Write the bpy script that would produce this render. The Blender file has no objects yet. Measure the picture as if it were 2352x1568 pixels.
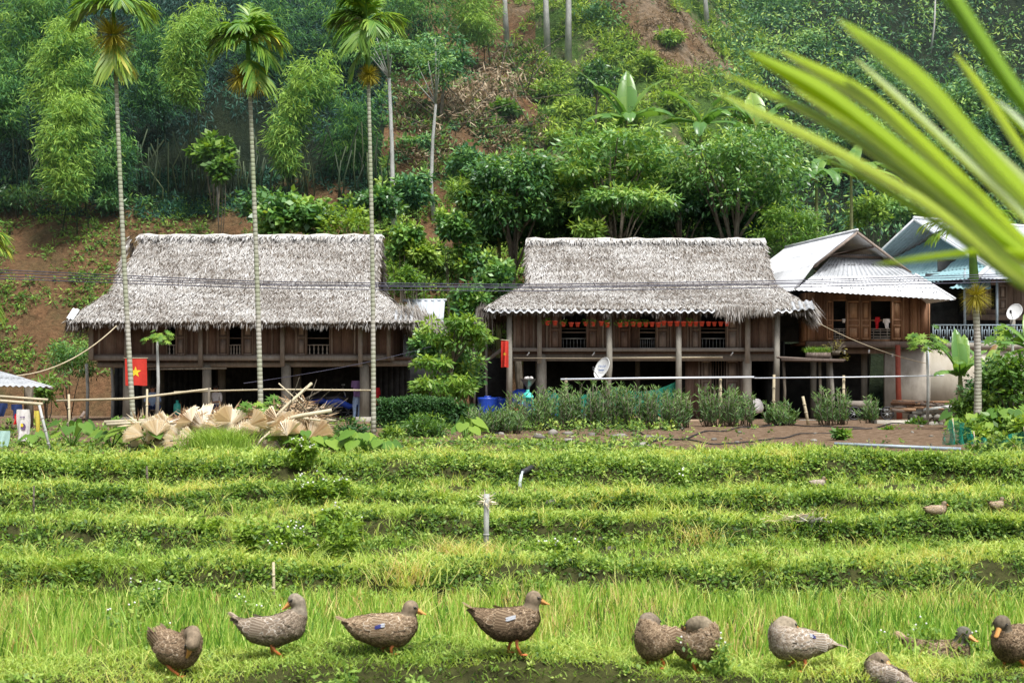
import bpy, bmesh, math, random
import numpy as np
from mathutils import Vector, Matrix
from mathutils.bvhtree import BVHTree

random.seed(7)
R = np.random.default_rng(11)
scene = bpy.context.scene
COL = scene.collection
F = 3250.0          # focal length in picture units (picture 2352 wide)
HOR = 900.0         # picture row of the horizon
PI = math.pi

def W(px, py, Y):
    """point seen at picture position (px, py) at distance Y from the eye"""
    return np.array([(px - 1176.0) / F * Y, Y, (HOR - py) / F * Y])

# ---------------------------------------------------------------- mesh building
class MB:
    def __init__(s):
        s.v = []; s.f = []; s.sh = []; s.n = 0; s.mi = []
        s.big = []      # numpy blocks (verts, faces(k), shade, mi)
    def add(s, verts, faces, shade=0.5, mi=0):
        b = s.n
        s.v.extend([tuple(map(float, p)) for p in verts]); s.n += len(verts)
        for f in faces:
            s.f.append([b + i for i in f]); s.sh.append(shade); s.mi.append(mi)
    def block(s, verts, faces, shade, mi=0):
        s.big.append((np.asarray(verts, dtype=np.float64).reshape(-1, 3), np.asarray(faces, dtype=np.int64), np.asarray(shade, dtype=np.float64), mi))
    def box(s, x0, x1, y0, y1, z0, z1, shade=0.5, mi=0):
        v = [(x0,y0,z0),(x1,y0,z0),(x1,y1,z0),(x0,y1,z0),(x0,y0,z1),(x1,y0,z1),(x1,y1,z1),(x0,y1,z1)]
        s.add(v, [(0,3,2,1),(4,5,6,7),(0,1,5,4),(1,2,6,5),(2,3,7,6),(3,0,4,7)], shade, mi)
    def hexa(s, v, shade=0.5, mi=0):
        s.add(v, [(0,3,2,1),(4,5,6,7),(0,1,5,4),(1,2,6,5),(2,3,7,6),(3,0,4,7)], shade, mi)
    def tube(s, pts, rads, n=7, shade=0.5, mi=0, cap=True):
        pts = [np.array(p, float) for p in pts]
        if not hasattr(rads, '__len__'): rads = [rads] * len(pts)
        vs = []; fs = []
        ref = np.array([0.31, 0.17, 0.93])
        for i, p in enumerate(pts):
            t = pts[min(i+1, len(pts)-1)] - pts[max(i-1, 0)]
            t = t / (np.linalg.norm(t) + 1e-9)
            r0 = ref if abs(t @ ref) < 0.9 * np.linalg.norm(ref) else np.array([1.0, 0.1, 0])
            a = np.cross(t, r0); a /= np.linalg.norm(a) + 1e-9
            b = np.cross(t, a)
            for k in range(n):
                an = 2 * PI * k / n
                vs.append(p + rads[i] * (math.cos(an) * a + math.sin(an) * b))
        for i in range(len(pts) - 1):
            for k in range(n):
                fs.append((i*n+k, i*n+(k+1) % n, (i+1)*n+(k+1) % n, (i+1)*n+k))
        if cap:
            fs.append(tuple(range(n-1, -1, -1))); fs.append(tuple(range((len(pts)-1)*n, len(pts)*n)))
        s.add(vs, fs, shade, mi)
    def bar(s, p, q, w, h=None, shade=0.5, mi=0):
        """box beam between two points"""
        p = np.array(p, float); q = np.array(q, float); h = h or w
        t = (q - p) / (np.linalg.norm(q - p) + 1e-9)
        up = np.array([0, 0, 1.0]) if abs(t[2]) < 0.9 else np.array([0, 1.0, 0])
        a = np.cross(t, up); a /= np.linalg.norm(a); b = np.cross(a, t)
        v = []
        for c in (p, q):
            for (i, j) in ((-1,-1),(1,-1),(1,1),(-1,1)):
                v.append(c + a * i * w / 2 + b * j * h / 2)
        s.add(v, [(0,1,2,3),(7,6,5,4),(0,4,5,1),(1,5,6,2),(2,6,7,3),(3,7,4,0)], shade, mi)
    def ball(s, c, r, seg=10, rings=7, shade=0.5, mi=0):
        if not hasattr(r, '__len__'): r = (r, r, r)
        vs = [(c[0], c[1], c[2] + r[2])]
        for i in range(1, rings):
            ph = PI * i / rings
            for k in range(seg):
                th = 2*PI*k/seg
                vs.append((c[0]+r[0]*math.sin(ph)*math.cos(th), c[1]+r[1]*math.sin(ph)*math.sin(th), c[2]+r[2]*math.cos(ph)))
        vs.append((c[0], c[1], c[2]-r[2]))
        fs = [(0, 1+k, 1+(k+1) % seg) for k in range(seg)]
        for i in range(rings-2):
            for k in range(seg):
                a = 1+i*seg+k; b = 1+i*seg+(k+1) % seg
                fs.append((a, a+seg, b+seg, b))
        L = len(vs)-1; o = 1+(rings-2)*seg
        fs += [(L, o+(k+1) % seg, o+k) for k in range(seg)]
        s.add(vs, fs, shade, mi)
    def lathe(s, prof, c=(0,0,0), n=14, shade=0.5, mi=0):
        vs = []; fs = []
        for (r, z) in prof:
            for k in range(n):
                a = 2*PI*k/n; vs.append((c[0]+r*math.cos(a), c[1]+r*math.sin(a), c[2]+z))
        for i in range(len(prof)-1):
            for k in range(n):
                fs.append((i*n+k, i*n+(k+1) % n, (i+1)*n+(k+1) % n, (i+1)*n+k))
        s.add(vs, fs, shade, mi)

def mesh_from(mb, name, org=(0, 0, 0), smooth=False):
    vs = []; flat = []; tot = []; sh = []; mi = []
    off = 0
    if mb.v:
        vs.append(np.array(mb.v, dtype=np.float64)); off = len(mb.v)
        flat.append(np.array([i for f in mb.f for i in f], dtype=np.int64))
        tot.append(np.array([len(f) for f in mb.f], dtype=np.int64))
        sh.append(np.array(mb.sh, float)); mi.append(np.array(mb.mi, int))
    for (v, f, s_, m) in mb.big:
        vs.append(v); flat.append((f + off).ravel()); tot.append(np.full(len(f), f.shape[1]))
        sh.append(s_ if len(s_) == len(f) else np.resize(s_, len(f))); mi.append(np.full(len(f), m)); off += len(v)
    V = np.concatenate(vs) - np.array(org); FL = np.concatenate(flat); T = np.concatenate(tot)
    S = np.concatenate(sh); M = np.concatenate(mi)
    me = bpy.data.meshes.new(name)
    me.vertices.add(len(V)); me.vertices.foreach_set('co', V.ravel())
    me.loops.add(len(FL)); me.loops.foreach_set('vertex_index', FL.astype(np.int32))
    me.polygons.add(len(T))
    st = np.concatenate([[0], np.cumsum(T)[:-1]])
    me.polygons.foreach_set('loop_start', st.astype(np.int32))
    me.polygons.foreach_set('loop_total', T.astype(np.int32))
    me.polygons.foreach_set('material_index', M.astype(np.int32))
    me.update(calc_edges=True)
    a = me.attributes.new('shade', 'FLOAT', 'FACE'); a.data.foreach_set('value', S.astype(np.float32))
    if smooth: me.polygons.foreach_set('use_smooth', np.ones(len(T), dtype=bool))
    return me

ORG = {}
def thing(name, label, cat, loc=(0, 0, 0), group=None):
    o = bpy.data.objects.new(name, None); COL.objects.link(o)
    o.location = tuple(map(float, loc)); o.empty_display_size = 0.2
    o['label'] = label; o['category'] = cat
    if group: o['group'] = group
    ORG[o.name] = tuple(map(float, loc))
    return o
def tag(o, label, cat, group=None, kind=None):
    o['label'] = label; o['category'] = cat
    if group: o['group'] = group
    if kind: o['kind'] = kind
    return o
def obj(name, mb, mats, parent=None, smooth=False, loc=None):
    """one mesh object from world-space shapes; origin at its thing's base (or at loc)"""
    if parent is not None: org = ORG[parent.name]
    else: org = tuple(map(float, loc)) if loc is not None else (0, 0, 0)
    me = mesh_from(mb, name, org, smooth)
    o = bpy.data.objects.new(name, me); COL.objects.link(o)
    if not isinstance(mats, (list, tuple)): mats = [mats]
    for m in mats: me.materials.append(m)
    if parent is not None: o.parent = parent
    else: o.location = org
    ORG[o.name] = org
    return o
def stuff(name, mb, mats, label, cat):
    o = obj(name, mb, mats); tag(o, label, cat, kind='stuff'); return o
def struct(name, mb, mats, label=None, smooth=False):
    o = obj(name, mb, mats, smooth=smooth); o['kind'] = 'structure'
    if label: o['label'] = label; o['category'] = name.replace('_', ' ')
    return o
def copy_tree(o, loc=None, rotz=None, scale=None, label=None, parent=None, group=None):
    c = o.copy(); COL.objects.link(c); c.parent = parent
    if loc is not None: c.location = tuple(map(float, loc))
    if rotz is not None: c.rotation_euler = (0, 0, rotz)
    if scale is not None: c.scale = (scale, scale, scale)
    if label: c['label'] = label
    if group: c['group'] = group
    for ch in list(o.children): copy_tree(ch, parent=c)
    return c

def unit(a): return a / (np.linalg.norm(a, axis=-1, keepdims=True) + 1e-9)
def rnd(n, a=0.0, b=1.0): return R.uniform(a, b, n)
def rsph(n): return unit(R.normal(size=(n, 3)))

def leaves(mb, c, d, nrm, L, Wd, shade, mi=0, fold=0.0):
    """rhombic leaves: base c, direction d, facing nrm"""
    n = len(c); d = unit(d); s = unit(np.cross(d, nrm)); u = np.cross(s, d)
    L = np.broadcast_to(np.asarray(L, float), (n,))[:, None]; Wd = np.broadcast_to(np.asarray(Wd, float), (n,))[:, None]
    v = np.stack([c, c + d*L*0.45 + s*Wd*0.5 + u*L*fold, c + d*L, c + d*L*0.45 - s*Wd*0.5 + u*L*fold], 1)
    f = np.arange(n*4).reshape(n, 4)
    mb.block(v, f, shade, mi)

def blades(mb, c, d, L, Wd, bend, shade, mi=0, face=None):
    """grass blades: base c, direction d (unit), bend = horizontal droop vector"""
    n = len(c); d = unit(d)
    L = np.broadcast_to(np.asarray(L, float), (n,))[:, None]; Wd = np.broadcast_to(np.asarray(Wd, float), (n,))[:, None]
    if face is None:
        an = rnd(n, 0, 2*PI); face = np.stack([np.cos(an), np.sin(an)*0.5, np.zeros(n)], 1)
    s = unit(face)
    m = c + d*L*0.55 + bend*L*0.22
    t = c + d*L*0.95 + bend*L*0.8
    v = np.stack([c - s*Wd*.5, c + s*Wd*.5, m + s*Wd*.42, m - s*Wd*.42, t], 1)
    b = (np.arange(n)*5)[:, None]
    mb.block(v, b + np.array([0, 1, 2, 3]), shade, mi)
    # tip triangles refer to the same verts; add as own small block
    v2 = np.stack([m - s*Wd*.42, m + s*Wd*.42, t], 1)
    mb.block(v2, np.arange(n*3).reshape(n, 3), shade, mi)

# ---------------------------------------------------------------- materials
def nt(m): return m.node_tree.nodes, m.node_tree.links
def base_mat(name, rough=0.7, spec=0.3):
    m = bpy.data.materials.new(name); m.use_nodes = True
    N, Lk = nt(m); b = N['Principled BSDF']
    b.inputs['Roughness'].default_value = rough
    b.inputs['Specular IOR Level'].default_value = spec
    return m, N, Lk, b
def ramp(N, stops):
    r = N.new('ShaderNodeValToRGB'); e = r.color_ramp.elements
    e[0].position = stops[0][0]; e[0].color = (*stops[0][1], 1)
    e[1].position = stops[-1][0]; e[1].color = (*stops[-1][1], 1)
    for p, c in stops[1:-1]:
        x = e.new(p); x.color = (*c, 1)
    return r
def noise(N, Lk, scale=5, detail=4, rough=0.6, vec=None, dist=0.0):
    t = N.new('ShaderNodeTexNoise'); t.inputs['Scale'].default_value = scale
    t.inputs['Detail'].default_value = detail; t.inputs['Roughness'].default_value = rough
    t.inputs['Distortion'].default_value = dist
    if vec is not None: Lk.new(vec, t.inputs['Vector'])
    return t
def coords(N, Lk, scale=(1, 1, 1), kind='Object'):
    c = N.new('ShaderNodeTexCoord'); mp = N.new('ShaderNodeMapping')
    mp.inputs['Scale'].default_value = scale
    Lk.new(c.outputs[kind], mp.inputs['Vector']); return mp.outputs['Vector']
def bump(N, Lk, b, h, dist=0.02, st=0.6):
    bp = N.new('ShaderNodeBump'); bp.inputs['Distance'].default_value = dist; bp.inputs['Strength'].default_value = st
    Lk.new(h, bp.inputs['Height']); Lk.new(bp.outputs['Normal'], b.inputs['Normal'])
def mat_noise(name, stops, scale=6, stretch=(1, 1, 1), rough=0.75, spec=0.25, bmp=0.01, detail=5, metal=0.0):
    m, N, Lk, b = base_mat(name, rough, spec)
    v = coords(N, Lk, stretch); t = noise(N, Lk, scale, detail, 0.65, v)
    r = ramp(N, stops); Lk.new(t.outputs['Fac'], r.inputs['Fac']); Lk.new(r.outputs['Color'], b.inputs['Base Color'])
    b.inputs['Metallic'].default_value = metal
    if bmp: bump(N, Lk, b, t.outputs['Fac'], bmp)
    return m
def mat_shade(name, stops, rough=0.75, spec=0.25, transl=0.0, nscale=0, namt=0.25, tcol=None):
    """colour from the per-leaf 'shade' attribute through a ramp (leaves, straws, feathers)"""
    m, N, Lk, b = base_mat(name, rough, spec)
    a = N.new('ShaderNodeAttribute'); a.attribute_name = 'shade'
    r = ramp(N, stops)
    fac = a.outputs['Fac']
    if nscale:
        t = noise(N, Lk, nscale, 3, 0.6, coords(N, Lk))
        mth = N.new('ShaderNodeMath'); mth.operation = 'MULTIPLY_ADD'; mth.inputs[1].default_value = namt*2; 
        Lk.new(t.outputs['Fac'], mth.inputs[0])
        m2 = N.new('ShaderNodeMath'); m2.operation = 'SUBTRACT'; m2.inputs[1].default_value = namt
        Lk.new(fac, m2.inputs[0]); Lk.new(m2.outputs[0], mth.inputs[2]); fac = mth.outputs[0]
    Lk.new(fac, r.inputs['Fac']); Lk.new(r.outputs['Color'], b.inputs['Base Color'])
    if transl > 0:
        out = N['Material Output']; tr = N.new('ShaderNodeBsdfTranslucent'); mx = N.new('ShaderNodeMixShader')
        g = N.new('ShaderNodeMix'); g.data_type = 'RGBA'; g.blend_type = 'MULTIPLY'; g.inputs[0].default_value = 1.0
        Lk.new(r.outputs['Color'], g.inputs[6]); g.inputs[7].default_value = tcol or (1.3, 1.25, 0.5, 1)
        Lk.new(g.outputs[2], tr.inputs['Color']); mx.inputs[0].default_value = transl
        Lk.new(b.outputs[0], mx.inputs[1]); Lk.new(tr.outputs[0], mx.inputs[2]); Lk.new(mx.outputs[0], out.inputs['Surface'])
    return m
def flat(name, c, rough=0.6, spec=0.3, metal=0.0, var=0.18, scale=9):
    d = tuple(max(0, x*(1-var)) for x in c); l = tuple(min(1, x*(1+var)) for x in c)
    return mat_noise(name, [(0.3, d), (0.7, l)], scale=scale, rough=rough, spec=spec, bmp=0.002, metal=metal)

M = {}
M['bamboo_leaf'] = mat_shade('bamboo_leaf', [(0, (.012, .05, .030)), (.3, (.04, .14, .055)), (.6, (.13, .31, .075)), (1, (.32, .50, .09))], .6, .2, .3)
M['bamboo_far'] = mat_shade('bamboo_far', [(0, (.008, .03, .028)), (.5, (.024, .085, .065)), (1, (.06, .18, .10))], .6, .2, .2)  # bluish haze and depth shade painted into the leaf colour
M['tree_leaf'] = mat_shade('tree_leaf', [(0, (.02, .07, .035)), (.35, (.07, .19, .06)), (.7, (.18, .36, .085)), (1, (.40, .54, .11))], .38, .5, .28)
M['tree_leaf_far'] = mat_shade('tree_leaf_far', [(0, (.02, .08, .045)), (.4, (.08, .22, .09)), (.7, (.20, .39, .12)), (1, (.38, .55, .13))], .55, .3, .25)  # slight blue cast paints distance haze into the leaves
M['bright_leaf'] = mat_shade('bright_leaf', [(0, (.03, .09, .02)), (.5, (.11, .24, .035)), (1, (.30, .44, .06))], .45, .4, .35)
M['oleander_leaf'] = mat_shade('oleander_leaf', [(0, (.02, .05, .02)), (.5, (.065, .14, .04)), (1, (.20, .32, .08))], .5, .3, .2)
M['hedge_leaf'] = mat_shade('hedge_leaf', [(0, (.012, .04, .012)), (.6, (.04, .12, .03)), (1, (.10, .21, .05))], .5, .3, .2)
M['grass'] = mat_shade('grass', [(0, (.05, .10, .02)), (.3, (.17, .31, .04)), (.6, (.39, .55, .11)), (.88, (.61, .72, .20)), (1, (.72, .66, .22))], .55, .25, .4, nscale=.8, namt=.14)
M['rice'] = mat_shade('rice', [(0, (.07, .18, .025)), (.35, (.25, .47, .06)), (.7, (.50, .68, .14)), (.9, (.72, .76, .25)), (1, (.68, .50, .24))], .5, .3, .42, nscale=.6, namt=.12)
M['weed_leaf'] = mat_shade('weed_leaf', [(0, (.03, .065, .018)), (.35, (.10, .20, .04)), (.7, (.24, .39, .07)), (1, (.48, .60, .15))], .5, .3, .35, nscale=.7, namt=.15)
M['hill_leaf'] = mat_shade('hill_leaf', [(0, (.04, .10, .03)), (.45, (.16, .30, .055)), (1, (.42, .56, .09))], .6, .2, .25)
M['dry_leaf'] = mat_shade('dry_leaf', [(0, (.08, .05, .03)), (.5, (.22, .15, .09)), (1, (.50, .42, .30))], .8, .1, .1)
M['banana_leaf'] = mat_shade('banana_leaf', [(0, (.05, .14, .05)), (.5, (.14, .30, .08)), (.94, (.32, .48, .09)), (1, (.32, .20, .08))], .32, .5, .38)
M['areca_leaf'] = mat_shade('areca_leaf', [(0, (.03, .09, .03)), (.4, (.12, .28, .05)), (.75, (.32, .46, .07)), (1, (.66, .54, .06))], .4, .45, .35)
M['areca_fruit'] = mat_shade('areca_fruit', [(0, (.20, .20, .02)), (.6, (.42, .38, .04)), (1, (.60, .50, .08))], .6, .3, .2)
M['flower_white'] = flat('flower_white', (.75, .75, .72), .7)
M['fore_leaf'] = mat_shade('fore_leaf', [(0, (.04, .13, .02)), (.4, (.24, .42, .015)), (.75, (.46, .58, .02)), (1, (.62, .70, .58))], .35, .5, .45)
M['thatch'] = mat_shade('thatch', [(0, (.045, .034, .028)), (.24, (.155, .13, .11)), (.52, (.34, .32, .295)), (1, (.66, .655, .65))], .8, .15, .0, nscale=.8, namt=.30)
M['thatch_core'] = mat_noise('thatch_core', [(.3, (.06, .045, .035)), (.7, (.22, .18, .14))], 8, (1, 3, 1), .9)
M['palm_dry'] = mat_shade('palm_dry', [(0, (.24, .13, .07)), (.45, (.58, .42, .26)), (.8, (.88, .78, .60)), (1, (.97, .93, .84))], .7, .2, .25, tcol=(1.1, 1, .8, 1))

def wood(name, dark, mid, light, grain=(14, 14, 1.2), rough=.75):
    m, N, Lk, b = base_mat(name, rough, .2)
    v = coords(N, Lk, grain); t = noise(N, Lk, 1.6, 6, .7, v, .4)
    t2 = noise(N, Lk, .9, 3, .6, coords(N, Lk))
    mx = N.new('ShaderNodeMath'); mx.operation = 'ADD'; Lk.new(t.outputs['Fac'], mx.inputs[0]); Lk.new(t2.outputs['Fac'], mx.inputs[1])
    a = N.new('ShaderNodeAttribute'); a.attribute_name = 'shade'
    m2 = N.new('ShaderNodeMath'); m2.operation = 'ADD'; Lk.new(mx.outputs[0], m2.inputs[0]); Lk.new(a.outputs['Fac'], m2.inputs[1])
    m3 = N.new('ShaderNodeMath'); m3.operation = 'MULTIPLY_ADD'; m3.inputs[1].default_value = .75; m3.inputs[2].default_value = -.62; Lk.new(m2.outputs[0], m3.inputs[0])
    r = ramp(N, [(0.05, dark), (.5, mid), (.95, light)]); Lk.new(m3.outputs[0], r.inputs['Fac'])
    Lk.new(r.outputs['Color'], b.inputs['Base Color']); bump(N, Lk, b, t.outputs['Fac'], .006)
    return m
M['wood_old'] = wood('wood_old', (.07, .052, .044), (.20, .155, .13), (.40, .35, .31))
M['wood_brown'] = wood('wood_brown', (.065, .042, .033), (.18, .12, .095), (.34, .27, .225))
M['wood_beam'] = wood('wood_beam', (.10, .085, .07), (.24, .21, .18), (.42, .39, .35), (9, 9, 2))
M['wood_new'] = wood('wood_new', (.12, .06, .035), (.30, .165, .095), (.50, .33, .21))
M['post_grey'] = wood('post_grey', (.11, .10, .085), (.25, .235, .20), (.42, .40, .36), (6, 6, 1.5))
M['painted_shade'] = mat_noise('painted_shade', [(.3, (.018, .020, .022)), (.7, (.06, .062, .062))], 3, rough=.9)  # near-black colour stands in for shade inside and under the houses
M['earth_floor'] = mat_noise('earth_floor', [(.3, (.10, .07, .05)), (.7, (.24, .18, .13))], 3, rough=.95, bmp=.03)
def sheet(name, lo, hi, sp=.3):
    m, N, Lk, b = base_mat(name, .5, .4)
    v = coords(N, Lk); t = noise(N, Lk, .8, 6, .7, v); t2 = noise(N, Lk, 9, 3, .6, v)
    mx = N.new('ShaderNodeMath'); mx.operation = 'MULTIPLY_ADD'; mx.inputs[1].default_value = .35; Lk.new(t2.outputs['Fac'], mx.inputs[0]); Lk.new(t.outputs['Fac'], mx.inputs[2])
    r = ramp(N, [(.45, lo), (.72, hi), (.9, tuple(min(.85, x*1.05) for x in hi))]); Lk.new(mx.outputs[0], r.inputs['Fac']); Lk.new(r.outputs['Color'], b.inputs['Base Color'])
    return m
M['sheet_white'] = sheet('sheet_white', (.48, .50, .53), (.74, .76, .79))
M['sheet_grey'] = sheet('sheet_grey', (.22, .235, .25), (.44, .46, .49))
M['sheet_blue'] = sheet('sheet_blue', (.17, .31, .34), (.27, .43, .47))
M['concrete'] = mat_noise('concrete', [(.25, (.20, .18, .15)), (.5, (.40, .37, .32)), (.75, (.55, .52, .46))], 1.6, (1, 1, .6), .85, .2, .01)
M['stone'] = mat_shade('stone', [(0, (.10, .095, .085)), (.5, (.24, .225, .20)), (1, (.46, .44, .40))], .9, .2, nscale=4, namt=.2)
M['mortar'] = flat('mortar', (.16, .13, .10), .95)
M['red_paint'] = flat('red_paint', (.30, .07, .045), .6)
M['flag_red'] = flat('flag_red', (.60, .045, .03), .6, var=.1)
M['flag_yellow'] = flat('flag_yellow', (.85, .62, .04), .6, var=.05)
M['pot_red'] = flat('pot_red', (.70, .09, .05), .5)
M['bamboo_pole'] = wood('bamboo_pole', (.25, .20, .12), (.48, .41, .28), (.66, .60, .46), (3, 3, 3))
M['pvc'] = flat('pvc', (.68, .72, .80), .35, .5, var=.06)
M['pvc_grey'] = flat('pvc_grey', (.30, .36, .42), .4, .5)
M['black_rubber'] = flat('black_rubber', (.03, .03, .035), .5)
M['cable'] = flat('cable', (.07, .07, .11), .5)
M['dish_white'] = flat('dish_white', (.72, .74, .74), .4, .4, var=.06)
M['dish_text'] = flat('dish_text', (.10, .16, .35), .5)
M['metal_grey'] = flat('metal_grey', (.35, .37, .38), .4, .5, .6)
M['rail_blue'] = flat('rail_blue', (.26, .34, .39), .45, .4)
M['teal'] = flat('teal', (.06, .52, .44), .45, .5)
M['barrel_blue'] = flat('barrel_blue', (.015, .06, .42), .35, .5)
M['cloth_white'] = flat('cloth_white', (.74, .71, .70), .9, .1)
M['cloth_teal'] = flat('cloth_teal', (.42, .62, .58), .9, .1)
M['cloth_yellow'] = flat('cloth_yellow', (.65, .55, .10), .9, .1)
M['cloth_navy'] = flat('cloth_navy', (.03, .05, .14), .9, .1)
M['cloth_red'] = flat('cloth_red', (.65, .04, .05), .9, .1)
M['cloth_purple'] = flat('cloth_purple', (.16, .10, .22), .9, .1)
M['cloth_blue'] = flat('cloth_blue', (.25, .34, .50), .9, .1)
M['skin'] = flat('skin', (.40, .22, .14), .6)
M['hair'] = flat('hair', (.02, .016, .014), .5)
M['eye'] = flat('eye', (.01, .01, .01), .15, .8, var=0)
M['bark_white'] = mat_noise('bark_white', [(.3, (.24, .25, .24)), (.5, (.42, .43, .41)), (.7, (.56, .57, .55))], 4, (1, 1, .5), .85, bmp=.01)
M['bark_brown'] = mat_noise('bark_brown', [(.3, (.06, .05, .035)), (.7, (.22, .19, .15))], 5, (2, 2, .5), .9, bmp=.02)
def areca_bark():
    m, N, Lk, b = base_mat('areca_bark', .8, .2)
    v = coords(N, Lk); w = N.new('ShaderNodeTexWave'); w.bands_direction = 'Z'; w.inputs['Scale'].default_value = 3.3
    w.inputs['Distortion'].default_value = .6; w.inputs['Detail'].default_value = 2; w.inputs['Detail Scale'].default_value = 3; Lk.new(v, w.inputs['Vector'])
    t = noise(N, Lk, .6, 4, .6, v)
    r = ramp(N, [(0, (.60, .58, .53)), (.15, (.50, .48, .43)), (.3, (.33, .31, .27)), (1, (.39, .37, .32))]); Lk.new(w.outputs['Fac'], r.inputs['Fac'])
    g = ramp(N, [(.4, (1, 1, 1)), (.62, (.72, .86, .62))]); Lk.new(t.outputs['Fac'], g.inputs['Fac'])
    mx = N.new('ShaderNodeMix'); mx.data_type = 'RGBA'; mx.blend_type = 'MULTIPLY'; mx.inputs[0].default_value = 1
    Lk.new(r.outputs['Color'], mx.inputs[6]); Lk.new(g.outputs['Color'], mx.inputs[7]); Lk.new(mx.outputs[2], b.inputs['Base Color'])
    bump(N, Lk, b, w.outputs['Fac'], .01)
    return m
M['areca_bark'] = areca_bark()
M['areca_green'] = flat('areca_green', (.13, .27, .05), .5)
M['net_green'] = None
def net(name, c, alpha):
    m, N, Lk, b = base_mat(name, .8, .1)
    b.inputs['Base Color'].default_value = (*c, 1)
    out = N['Material Output']; tr = N.new('ShaderNodeBsdfTransparent'); mx = N.new('ShaderNodeMixShader')
    t = noise(N, Lk, 6, 3, .6, coords(N, Lk)); r = N.new('ShaderNodeMapRange'); r.inputs[1].default_value = .3; r.inputs[2].default_value = .7
    r.inputs[3].default_value = alpha - .12; r.inputs[4].default_value = alpha + .15
    Lk.new(t.outputs['Fac'], r.inputs[0]); Lk.new(r.outputs[0], mx.inputs[0])
    Lk.new(tr.outputs[0], mx.inputs[1]); Lk.new(b.outputs[0], mx.inputs[2]); Lk.new(mx.outputs[0], out.inputs['Surface'])
    return m
M['net_green'] = net('net_green', (.03, .22, .15), .78)
M['net_fence'] = net('net_fence', (.03, .38, .28), .38)
M['water'] = net('water', (.75, .82, .86), .6)
# ---------------------------------------------------------------- terrain
PROF = [(-6, -2.5), (7.5, -2.45), (8.75, -2.35), (8.95, -2.1), (9.05, -1.9), (9.15, -1.82), (9.7, -1.80), (9.9, -1.93), (10.3, -2.14), (12.5, -2.17),
        (15.1, -2.18), (15.2, -2.05), (15.3, -1.93), (15.45, -1.875), (15.9, -1.87), (16.15, -1.96), (16.4, -2.03), (18.3, -2.04), (18.4, -1.88),
        (18.5, -1.76), (18.65, -1.70), (19.1, -1.69), (19.3, -1.78), (19.5, -1.84), (20.95, -1.84), (21.04, -1.72), (21.13, -1.60), (21.3, -1.54),
        (21.8, -1.53), (22.0, -1.62), (22.3, -1.68), (24.7, -1.69), (24.8, -1.54), (24.92, -1.36), (25.12, -1.26), (25.4, -1.21), (26.5, -1.18),
        (30, -1.12), (35, -1.07), (44, -1.0), (50, -.98), (57, -.96)]
PY = np.array([p[0] for p in PROF], float); PZ = np.array([p[1] for p in PROF], float)
def off(x, Y):
    """sideways wandering of the bunds"""
    x = np.asarray(x, float); Y = np.asarray(Y, float)
    k = np.clip((Y - 10) / 6, 0, 1) * np.clip((30 - Y) / 4, 0, 1)
    return k * (.42*np.sin(x*.33 + Y*.75) + .2*np.sin(x*.17 - Y*.4) + .22*np.sin(x*.9 + Y*.8 + 1.3) + .13*np.sin(x*2.3 + Y*1.7) + .07*np.sin(x*5.9 - Y*3) + .03*np.sin(x*13 + Y)) + .03*np.sin(x*3.1 + 2)
def lump(x, Y):
    return .045*np.sin(x*.62 + Y*1.3 + 2) + .03*np.sin(x*1.1 + Y*.7 + 2) + .03*np.sin(x*1.7 + Y*.9) + .022*np.sin(x*3.9 - Y*2.1 + 1) + .012*np.sin(x*8.3 + Y*5)
def smooth(a, b, v):
    t = np.clip((v - a) / (b - a), 0, 1); return t*t*(3 - 2*t)
def flat_z(x, Y):
    yp = Y - off(x, Y); yp = Y - off(x, yp)
    z = np.interp(yp, PY, PZ) + lump(x, Y) * np.clip(1.4 - Y/45, .3, 1)
    # soil bank sloping down to the right of the second house
    return z
def hill_base(x):
    return 57.0 + 8*smooth(7, 15, x) + 1.0*np.sin(x*.22 + 1) + 1.2*smooth(-5, 1, x) * (1 - smooth(4, 9, x))
def hill_z(x, Y):
    x = np.asarray(x, float); Y = np.asarray(Y, float)
    d = Y - hill_base(x)
    r = np.clip(d, 0, None)
    z = .88*r + .9*np.sin(x*.21 + Y*.13)*smooth(2, 14, r) + .45*np.sin(x*.55 - Y*.4 + 2)*smooth(0, 6, r) + .16*np.sin(x*1.7 + Y*1.3)*smooth(0, 2, r) + .08*np.sin(x*4.1 - Y*3.3)*smooth(0, 2, r)
    z += 2.2*smooth(2, 12, r)*np.exp(-((x - 6.5)/5.5)**2) - 1.5*smooth(4, 16, r)*np.exp(-((x + 9)/6)**2)
    return z
def Z(x, Y):
    return flat_z(x, np.minimum(Y, 57.0)) + hill_z(x, Y)
def ground_hit(px, py, y0=8.0, y1=170.0):
    dx = (px - 1176)/F; dz = (HOR - py)/F
    ys = np.arange(y0, y1, .15)
    zz = Z(dx*ys, ys); hit = np.nonzero(dz*ys <= zz)[0]
    Y = ys[hit[0]] if len(hit) else y1
    return np.array([dx*Y, Y, float(Z(dx*Y, Y))])

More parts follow.
